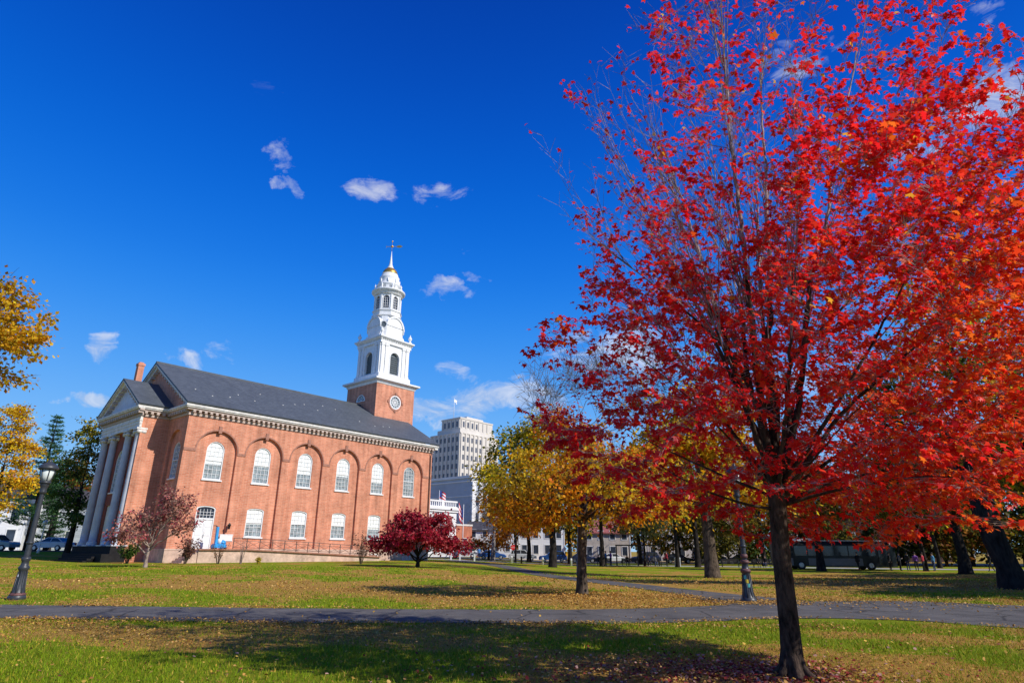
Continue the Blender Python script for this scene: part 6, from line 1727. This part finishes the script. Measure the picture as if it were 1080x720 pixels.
# ------------------------------------------------------------------ vehicles
def car(label, X, Y, rz, paint, kind='sedan', group='cars parked along the street'):
    t = thing('parked_car', label, 'car', (X, Y, gz(X, Y) + .03), rz, group)
    L = 4.5; W_ = 1.78
    if kind == 'suv': prof = [(-2.2, .35), (-2.25, .75), (-2.1, 1.02), (-1.9, 1.08), (1.0, 1.05), (2.1, .92), (2.25, .7), (2.22, .35)]; gh = [(-2.0, 1.05), (-1.75, 1.62), (-1.5, 1.70), (.3, 1.70), (1.1, 1.04)]
    elif kind == 'van': prof = [(-2.5, .35), (-2.55, .8), (-2.5, 1.2), (1.5, 1.2), (2.3, 1.0), (2.5, .7), (2.48, .35)]; gh = [(-2.5, 1.18), (-2.4, 2.05), (-2.2, 2.15), (.9, 2.15), (1.7, 1.18)]
    else: prof = [(-2.25, .38), (-2.28, .70), (-2.15, .92), (-1.4, .98), (1.0, .93), (2.0, .78), (2.25, .58), (2.22, .32)]; gh = [(-1.75, .95), (-1.05, 1.40), (-.6, 1.46), (.25, 1.44), (1.15, .93)]
    b = MB()
    def loft(pr, secs, mat_=0):
        n = len(pr); vs = []
        for (yy, sc, zo) in secs: vs += [(x * sc, yy, z + zo * (z > .6)) for x, z in pr]
        fs = [(s * n + i, s * n + (i + 1) % n, (s + 1) * n + (i + 1) % n, (s + 1) * n + i) for s in range(len(secs) - 1) for i in range(n)]
        fs += [tuple(range(n - 1, -1, -1)), tuple((len(secs) - 1) * n + i for i in range(n))]
        b.add(vs, fs, mat_)
    h = W_ / 2
    loft(prof, [(-h, .965, -.06), (-h + .1, 1, 0), (h - .1, 1, 0), (h, .965, -.06)])
    ins = .20 if kind == 'sedan' else .10
    n = len(gh); vs = []
    zt = max(z for _, z in gh)
    zb0 = min(z for _, z in gh)
    for sgn in (-1, 1): vs += [(x, sgn * (h - .08 - ins * (z - zb0) / (zt - zb0)), z) for x, z in gh]
    b.add(vs, [(i, i + 1, n + i + 1, n + i) for i in range(n - 1)] + [tuple(range(n)), tuple(range(2 * n - 1, n - 1, -1))])
    b.build('body', paint, t)
    for sgn in (-1, 1):
        g_ = MB()
        zz0, zz1 = zb0 + .06, zt - .09
        def yat(z): return sgn * (h - .08 - ins * (z - zb0) / (zt - zb0) + .012)
        xa = [(gh[0][0] + .18, zz0), (gh[1][0] + .12, zz1), (-.38, zz1), (-.34, zz0)]
        xb = [(-.24, zz0), (-.28, zz1), (gh[-2][0] - .05, zz1), (gh[-1][0] - .22, zz0)]
        for q in (xa, xb): g_.add([(x, yat(z), z) for x, z in q], [(0, 1, 2, 3)])
        g_.build('side_windows', M['carglass'], t)
    for (a, c_) in ((gh[-2], gh[-1]), (gh[0], gh[1])):
        g_ = MB(); q = []
        for (p, k) in ((a, .12), (c_, .88)):
            pass
        A_ = Vector((a[0], 0, a[1])); B_ = Vector((c_[0], 0, c_[1])); nrm = Vector((-(B_.z - A_.z), 0, B_.x - A_.x)).normalized()
        if nrm.z < 0: nrm = -nrm
        for u in (.1, .9):
            p = A_.lerp(B_, u) + nrm * .012; wy = h - .15 - ins * (p.z - zb0) / (zt - zb0)
            q += [(p.x, -wy, p.z), (p.x, wy, p.z)]
        g_.add(q, [(0, 1, 3, 2)]); g_.build('windscreen', M['carglass'], t)
    for x in (-1.38, 1.38):
        for sgn in (-1, 1):
            w = MB(); y = sgn * (h - .07); w.tube([(x, y - sgn * .12, .31), (x, y + sgn * .10, .31)], .32, 18, smooth=False); wo = w.build('wheel', M['rubber'], t)
            r = MB(); r.tube([(x, y + sgn * .09, .31), (x, y + sgn * .115, .31)], [.21, .18], 14, smooth=False); r.build('rim', M['chrome'], wo)
    xe = max(p[0] for p in prof); xb_ = min(p[0] for p in prof)
    for sgn in (-1, 1):
        l = MB(); l.box(xe - .18, xe - .02, sgn * .62 - .18, sgn * .62 + .18, .60, .74); l.build('headlight', M['head'], t)
        l = MB(); l.box(xb_ - .01, xb_ + .15, sgn * .66 - .14, sgn * .66 + .14, .68, .86); l.build('tail_light', M['tail'], t)
    return t
PAINT = {k: mat(k + ' car paint', c, .25, .08, 2, spec=.6) for k, c in dict(silver=(.50, .52, .54), white=(.75, .76, .77), black=(.012, .012, .014), blue=(.02, .09, .32), grey=(.16, .17, .18), teal=(.16, .26, .28), darkblue=(.015, .025, .07)).items()}
car('grey green estate car cut by the left edge of the picture', -58.4, 72.6, R(4), PAINT['teal'], 'suv')
car('silver sedan parked behind the charcoal lamp post', -52.6, 73.6, R(176), PAINT['silver'])
CX = [(-7.6, 'white', 'suv', 'white suv just right of the american flag pole'), (-3.0, 'blue', 'sedan', 'blue sedan beside the rusty orange bushes'), (1.9, 'silver', 'suv', 'silver suv left of the red stop sign'),
      (6.7, 'blue', 'suv', 'bright blue suv just right of the red stop sign'), (11.5, 'darkblue', 'sedan', 'dark blue sedan partly behind the gold maple trunk'), (16.3, 'white', 'sedan', 'white sedan behind the left of the seat shelter'),
      (21.2, 'darkblue', 'suv', 'dark blue suv behind the right of the seat shelter'), (26.2, 'black', 'sedan', 'black sedan behind the silver bin'), (31.0, 'darkblue', 'van', 'dark van behind the bench left of the elm'), (42.2, 'white', 'van', 'large white van between the elm and the red maple trunk'), (36.4, 'grey', 'sedan', 'grey sedan just right of the elm trunk')]
for i, (x, c, k, lab) in enumerate(CX):
    car(lab, x, 103.0 - max(0, x) * .1 + .8, R(-4 if x > 0 else -1) + (math.pi if i % 3 == 0 else 0), PAINT[c], k)

def bus():
    t = thing('shuttle_bus', 'long dark windowed bus with pale lower panels stopped on the walkway at the right', 'bus', (29.4, 72.2, gz(32, 70)), R(-7))
    L, W_, H0, H1 = 12.4, 2.5, .35, 2.95
    b = MB()
    prof = [(-1.25, H0), (-1.25, 1.2), (-1.24, 2.55), (-1.12, 2.86), (-.8, 2.95), (.8, 2.95), (1.12, 2.86), (1.24, 2.55), (1.25, 1.2), (1.25, H0)]
    secs = [(0, .92), (.15, 1), (L - .5, 1), (L, .9)]
    n = len(prof); vs = []
    for x, s in secs: vs += [(x, y * s, H0 + (z - H0) * (.97 if s < 1 else 1)) for y, z in prof]
    b.add(vs, [(s * n + i, s * n + (i + 1) % n, (s + 1) * n + (i + 1) % n, (s + 1) * n + i) for s in range(3) for i in range(n)] + [tuple(range(n)), tuple(3 * n + i for i in range(n))], 0)
    b.build('body', mat('shade-dark bus paint', (.012, .013, .015), .3, .15, 2), t)
    rf_ = MB(); rf_.box(.2, L - .5, -1.0, 1.0, 2.952, 3.06); rf_.box(2, 4.6, -.8, .8, 3.06, 3.25); rf_.build('roof', mat('pale bus roof', (.55, .57, .62), .4, .1, 2), t)
    sk = MB()
    for sgn in (-1, 1):
        for (a, c_) in ((.2, 1.7), (3.3, 8.9)): sk.box(a, c_, sgn * 1.262 - .01, sgn * 1.262 + .01, .45, 1.18)
    sk.build('lower_panels', mat('shade-dark bus panel', (.17, .16, .17), .4, .1, 2), t)  # body and panels darkened, tree shade over the bus put into the colour
    for sgn in (-1, 1):
        for i in range(7):
            w = MB(); x = .5 + i * 1.42; w.box(x, x + 1.3, sgn * 1.256 - .008, sgn * 1.256 + .008, 1.45, 2.45); w.build('window', M['carglass'], t)
        d_ = MB(); d_.box(10.6, 11.5, sgn * 1.262 - .01, sgn * 1.262 + .01, .45, 2.5); d_.build('door', M['carglass'], t)
    ws = MB(); ws.add([(L + .012, -1.05, 1.3), (L + .012, 1.05, 1.3), (L + .012, 1.0, 2.6), (L + .012, -1.0, 2.6)], [(0, 1, 2, 3)]); ws.build('windscreen', M['carglass'], t)
    for x in (2.5, 9.7):
        for sgn in (-1, 1):
            w = MB(); w.tube([(x, sgn * 1.0, .48), (x, sgn * 1.28, .48)], .48, 20, smooth=False); wo = w.build('wheel', M['rubber'], t)
            r = MB(); r.tube([(x, sgn * 1.27, .48), (x, sgn * 1.30, .48)], [.28, .24], 14, smooth=False); r.build('rim', M['chrome'], wo)
    for sgn in (-1, 1):
        l = MB(); l.box(L - .06, L + .02, sgn * .8 - .16, sgn * .8 + .16, .75, .92); l.build('headlight', M['head'], t)
        mr = MB(); mr.bar((L - .1, sgn * 1.1, 2.4), (L + .25, sgn * 1.42, 2.3), .05); mr.box(L + .2, L + .28, sgn * 1.42 - .1, sgn * 1.42 + .1, 1.9, 2.3); mr.build('mirror', M['iron'], t)
bus()

# ------------------------------------------------------------------ benches, shelter, barriers, bins, sign
def bench(label, X, Y, rz, L=1.9):
    t = thing('park_bench', label, 'bench', (X, Y, gz(X, Y) + .02), rz, 'benches along the walkway')
    s = MB()
    for k in range(4): s.box(-L / 2, L / 2, -.22 + k * .115, -.13 + k * .115, .42, .46)
    s.build('seat', M['benchwood'], t)
    b = MB()
    for k in range(4): b.box(-L / 2, L / 2, .235 + k * .018, .265 + k * .018, .52 + k * .105, .61 + k * .105)
    b.build('backrest', M['benchwood'], t)
    for x in (-L / 2 + .12, L / 2 - .12):
        for y0, y1, zt in ((-.2, -.2, .42), (.22, .27, .92)):
            l = MB(); l.bar((x, y0, -.02), (x, y1, zt), .055); l.build('leg', M['iron'], t)
        a = MB(); a.bar((x, -.22, .64), (x, .26, .66), .05, .035); a.bar((x, -.2, .42), (x, -.2, .64), .04); a.build('armrest', M['iron'], t)
    return t
WR = R(-7)
benches = [(11.9, 84.2, 'dark bench with seated people just left of the seat shelter'), (15.6, 84.6, 'dark bench under the left half of the black shelter frame'), (18.3, 84.3, 'dark bench under the right half of the black shelter frame'),
           (24.3, 80.6, 'dark bench between two dark trunks left of the thick elm'), (27.2, 80.2, 'empty dark bench just left of the thick elm'), (30.8, 79.4, 'dark bench with two sitters right of the thick elm')]
for x, y, lab in benches: bench(lab, x, y, WR, 2.2)
t = thing('seat_shelter', 'thin black open frame standing over two benches on the walkway', 'shelter', (13.9, 84.9, gz(16, 85) + .02), WR)
for x in (0, 1.6, 2.75, 3.9, 4.8, 5.6):
    for y in (-1.0, .8):
        if y > 0 and x not in (0, 2.75, 5.6): continue
        p = MB(); p.box(x - .045, x + .045, y - .045, y + .045, -.05, 2.45); p.build('post', M['iron'], t)
b = MB(); b.box(-.1, 5.7, -1.08, -.92, 2.45, 2.57); b.box(-.1, 5.7, .72, .88, 2.45, 2.57); b.box(-.1, .02, -.92, .72, 2.46, 2.56); b.box(5.58, 5.7, -.92, .72, 2.46, 2.56); b.build('roof_frame', M['iron'], t)
b = MB(); b.box(-.1, 5.7, -1.0, .8, 2.575, 2.60); b.build('roof_panel', M['iron'], t)
t = thing('litter_bin', 'pale grey metal bin beside the trunk right of the seat shelter', 'bin', (20.6, 80.0, gz(20, 80) + .02))
b = MB(); b.lathe([(.34, 0), (.36, .05), (.38, .95), (.40, 1.0), (.36, 1.03), (.33, .98)], 16); b.build('drum', M['can'], t)
b = MB(); b.lathe([(.39, .97), (.38, 1.06), (.25, 1.12), (.1, 1.14)], 16); b.build('lid', M['can'], t)
def barrier(label, X, Y):
    t = thing('barrier', label, 'barrier', (X, Y, gz(X, Y)), 0)
    for x in (-.95, .95):
        p = MB(); p.box(x - .09, x + .09, -.09, .09, -.1, .85); p.build('post', M['white'], t)
    r = MB(); r.box(-.86, .86, -.05, .05, .52, .72); r.build('rail', M['white'], t)
barrier('short white post and rail barrier across the path near the crimson maple', -5.7, 84)
t = thing('barrier', 'longer white rail beyond the crimson maple, at the end of the church walk', 'barrier', (-9.6, 86, gz(-9.6, 86)))
for x in (-1.6, 1.6):
    p = MB(); p.box(x - .09, x + .09, -.09, .09, -.1, .85); p.build('post', M['white'], t)
p = MB(); p.box(-1.5, 1.5, -.05, .05, .52, .72); p.build('rail', M['white'], t)
for x, y, lab in ((.07, 82.5, 'white bollard left of the dark one by the walkway'), (7.5, 80.5, 'white bollard just left of the gold maple trunk'), (4.0, 81.5, 'white bollard among the trunks behind the path')):
    o = thing('bollard', lab, 'bollard', (x, y, gz(x, y)), 0, 'bollards along the walkway'); p = MB(); p.lathe([(.11, -.1), (.11, .72), (.13, .74), (.13, .80), (.06, .88)], 10); p.build('post', M['white'], o); c_ = MB(); c_.lathe([(.135, .62), (.135, .68)], 10); c_.build('band', M['pole'], o)
o = thing('bollard', 'dark bollard between the white ones by the walkway', 'bollard', (1.33, 82.3, gz(1.3, 82)), 0, 'bollards along the walkway'); p = MB(); p.lathe([(.11, -.1), (.11, .72), (.13, .74), (.13, .80), (.06, .88)], 10); p.build('post', M['iron'], o); c_ = MB(); c_.lathe([(.135, .62), (.135, .68)], 10); c_.build('band', M['iron'], o)
t = thing('stop_sign', 'small red octagonal stop sign on a post across the walkway', 'sign', (.35, 92, gz(.35, 92)))
p = MB(); p.tube([(0, .02, -.1), (0, .02, 2.3)], .03, 6); p.build('post', M['can'], t)
p = MB(); p.tube([(0, -.02, 1.95), (0, .0, 1.95)], .40, 8, smooth=False); sg = p.build('sign_plate', M['sign_red'], t)
tx = bpy.data.curves.new('lettering', 'FONT'); tx.body = 'STOP'; tx.size = .27; tx.align_x = 'CENTER'; tx.align_y = 'CENTER'
to = bpy.data.objects.new('lettering', tx); col.objects.link(to)
dgx = bpy.context.evaluated_depsgraph_get(); mt = bpy.data.meshes.new_from_object(to.evaluated_get(dgx)); bpy.data.objects.remove(to)
lo2 = bpy.data.objects.new('lettering', mt); col.objects.link(lo2); mt.materials.clear(); mt.materials.append(M['flag_white']); lo2.parent = sg; lo2.location = (0, -.026, 1.95); lo2.rotation_euler = (R(90), 0, 0)

# ------------------------------------------------------------------ people
def skin_body(joints, edges, root=0):
    me = bpy.data.meshes.new('person'); me.from_pydata([j[0] for j in joints], edges, [])
    o = bpy.data.objects.new('tmp_person', me); col.objects.link(o)
    o.modifiers.new('s', 'SKIN'); sb = o.modifiers.new('d', 'SUBSURF'); sb.levels = 1; sb.render_levels = 1
    for i, j in enumerate(joints):
        r = j[1]; rr_ = r if hasattr(r, '__len__') else (r, r)
        me.skin_vertices[0].data[i].radius = rr_
    me.skin_vertices[0].data[root].use_root = True
    dg = bpy.context.evaluated_depsgraph_get(); out = bpy.data.meshes.new_from_object(o.evaluated_get(dg))
    bpy.data.objects.remove(o)
    return out
CLOTH = {k: mat(k + ' cloth', c, .85, .2, 9) for k, c in dict(black=(.012, .012, .014), navy=(.02, .03, .08), blue=(.05, .2, .5), grey=(.14, .14, .15), white=(.6, .6, .6), red=(.42, .03, .05), denim=(.05, .08, .17), tan=(.28, .2, .12), purple=(.16, .05, .3), sky=(.14, .42, .70)).items()}
HAIR = mat('dark hair', (.02, .014, .01), .6, .3, 20)
def person(label, X, Y, rz, pose, top, legs, group=None, base=0.0):
    t = thing('person', label, 'person', (X, Y, gz(X, Y) + .02 + base), rz, group)
    J = []; E_ = []
    def j(p, r, parent=None):
        J.append((Vector(p), r)); i = len(J) - 1
        if parent is not None: E_.append((parent, i))
        return i
    sit = pose == 'sit'; hz = .52 if sit else .95
    pel = j((0, 0, hz), (.16, .12)); w_ = j((0, .0, hz + .18), (.145, .105), pel); c1 = j((0, (-.02 if sit else 0), hz + .38), (.175, .12), w_); sh = j((0, 0, hz + .50), (.12, .085), c1); nk = j((0, -.01, hz + .58), .055, sh)
    h0 = j((0, -.03, hz + .66), (.075, .085), nk); h1 = j((0, -.03, hz + .76), (.082, .098), h0); h2 = j((0, -.02, hz + .84), (.055, .065), h1)
    for s in (-1, 1):
        if sit: pts = [((s * .10, -.02, .50), .09), ((s * .12, -.45, .50), .065), ((s * .12, -.47, .25), .05), ((s * .12, -.44, .07), .04), ((s * .13, -.58, .04), .035)]
        elif pose == 'walk':
            k = s * .26; pts = [((s * .09, 0, .88), .095), ((s * .09, -k * .75, .50), .066), ((s * .09, -k * .9 + (.10 if k < 0 else 0), .25), .052), ((s * .09, -k * 1.15 + (.14 if k < 0 else 0), .08), .04), ((s * .09, -k * 1.15 - .10 + (.1 if k < 0 else 0), .04), .035)]
        else: pts = [((s * .10, 0, .88), .095), ((s * .11, -.01, .50), .064), ((s * .11, .01, .28), .052), ((s * .11, .01, .08), .04), ((s * .12, -.13, .04), .035)]
        p = pel
        for q, r in pts: p = j(q, r, p)
        sw = (-s * .18 if pose == 'walk' else 0)
        if sit: pts = [((s * .20, 0, hz + .46), .06), ((s * .24, -.06, hz + .2), .046), ((s * .16, -.28, hz + .08), .036), ((s * .12, -.36, hz + .07), .034)]
        elif pose == 'phone': pts = [((s * .20, 0, hz + .46), .06), ((s * .25, 0, hz + .18), .046), ((s * .14, -.24, hz + .26), .036), ((s * .08, -.30, hz + .30), .034)]
        else: pts = [((s * .20, 0, hz + .46), .06), ((s * .24, sw * .5 + .02, hz + .17), .046), ((s * .25, sw - .04, hz - .06), .036), ((s * .25, sw * 1.2 - .06, hz - .16), .034)]
        p = sh
        for q, r in pts: p = j(q, r, p)
    me = skin_body(J, E_)
    me.materials.clear()
    for m_ in (CLOTH[top], CLOTH[legs], M['skin'], M['iron']): me.materials.append(m_)
    hands = [J[i][0] for i in range(len(J)) if abs(J[i][1] if not hasattr(J[i][1], '__len__') else 9) == .034]
    for p in me.polygons:
        c = p.center
        k = 0
        if c.z > hz + .565: k = 2
        elif any((c - h).length < .075 for h in hands): k = 2
        elif (c.z < hz + .04 and not (abs(c.x) > .19 and c.z > hz - .3 and not sit)) and not (sit and c.z > .60): k = 3 if c.z < .085 else 1
        p.material_index = k; p.use_smooth = True
    o = bpy.data.objects.new('body', me); col.objects.link(o); o.parent = t
    hr = MB(); hr.lathe([(.085, -.02), (.106, .03), (.103, .08), (.075, .125), (.02, .145)], 12, (0, -.005, hz + .735)); hr.build('hair', HAIR, t)
    return t
PB = R(-7)
person('person in black sitting alone at the left end under the black shelter frame', 15.2, 84.55, PB, 'sit', 'black', 'black')
person('person in a navy coat sitting under the right half of the shelter frame', 18.0, 84.25, PB, 'sit', 'navy', 'black')
person('person in a pale top sitting beside the navy coat under the shelter frame', 18.7, 84.2, PB + R(20), 'sit', 'grey', 'denim')
person('person in a dark coat on the bench left of the shelter', 11.4, 84.15, PB, 'sit', 'black', 'black')
person('person in a blue top standing behind the bench left of the shelter', 12.5, 85.3, PB + 1, 'stand', 'blue', 'black')
person('person in purple standing close behind the bench left of the shelter', 13.2, 85.4, PB - 1, 'phone', 'purple', 'denim')
person('person in a red top standing by the dark trunk right of the shelter', 19.9, 82.6, PB + 2, 'stand', 'red', 'black')
person('person in a pale pink and blue outfit on the bench left of the elm', 24.4, 80.55, PB, 'sit', 'sky', 'tan')
person('person in black sitting on the bench right of the elm, hunched nearest the elm', 30.3, 79.35, PB, 'sit', 'black', 'black')
person('second dark figure on the bench right of the elm, beside the lamp post', 31.2, 79.3, PB - .5, 'sit', 'black', 'navy')
person('dark figure striding past the foot of the leaning oak', 48.3, 65.2, R(-90), 'walk', 'black', 'black')
person('person in navy strolling beyond the white bollards', 5.5, 86.6, R(100), 'walk', 'navy', 'denim')
person('person in a teal blue coat near the end of the white barrier', -4.3, 86.4, R(20), 'stand', 'blue', 'navy')
person('person in black walking near the crimson maple by the church corner', -8.6, 88.0, R(70), 'walk', 'black', 'denim')
BQ = [(39.4, 67.2, 'black', 'black', 'stand', 'person in black waiting at the bus door, leftmost of the queue'), (40.3, 67.0, 'grey', 'black', 'phone', 'person in grey looking at a phone in the bus queue'), (41.0, 66.8, 'black', 'navy', 'stand', 'tall dark figure in the middle of the bus queue'),
      (41.8, 66.7, 'purple', 'black', 'stand', 'person in purple in the bus queue'), (42.5, 66.6, 'red', 'black', 'stand', 'person in magenta red near the end of the bus queue'), (43.4, 66.4, 'sky', 'denim', 'stand', 'person in light blue at the right end of the bus queue'), (36.4, 67.8, 'black', 'black', 'walk', 'dark figure walking along the side of the bus')]
for i, (x, y, a, b_, ps, lab) in enumerate(BQ): person(lab, x, y, R(30 + 47 * i), ps, a, b_, 'people waiting for the bus')
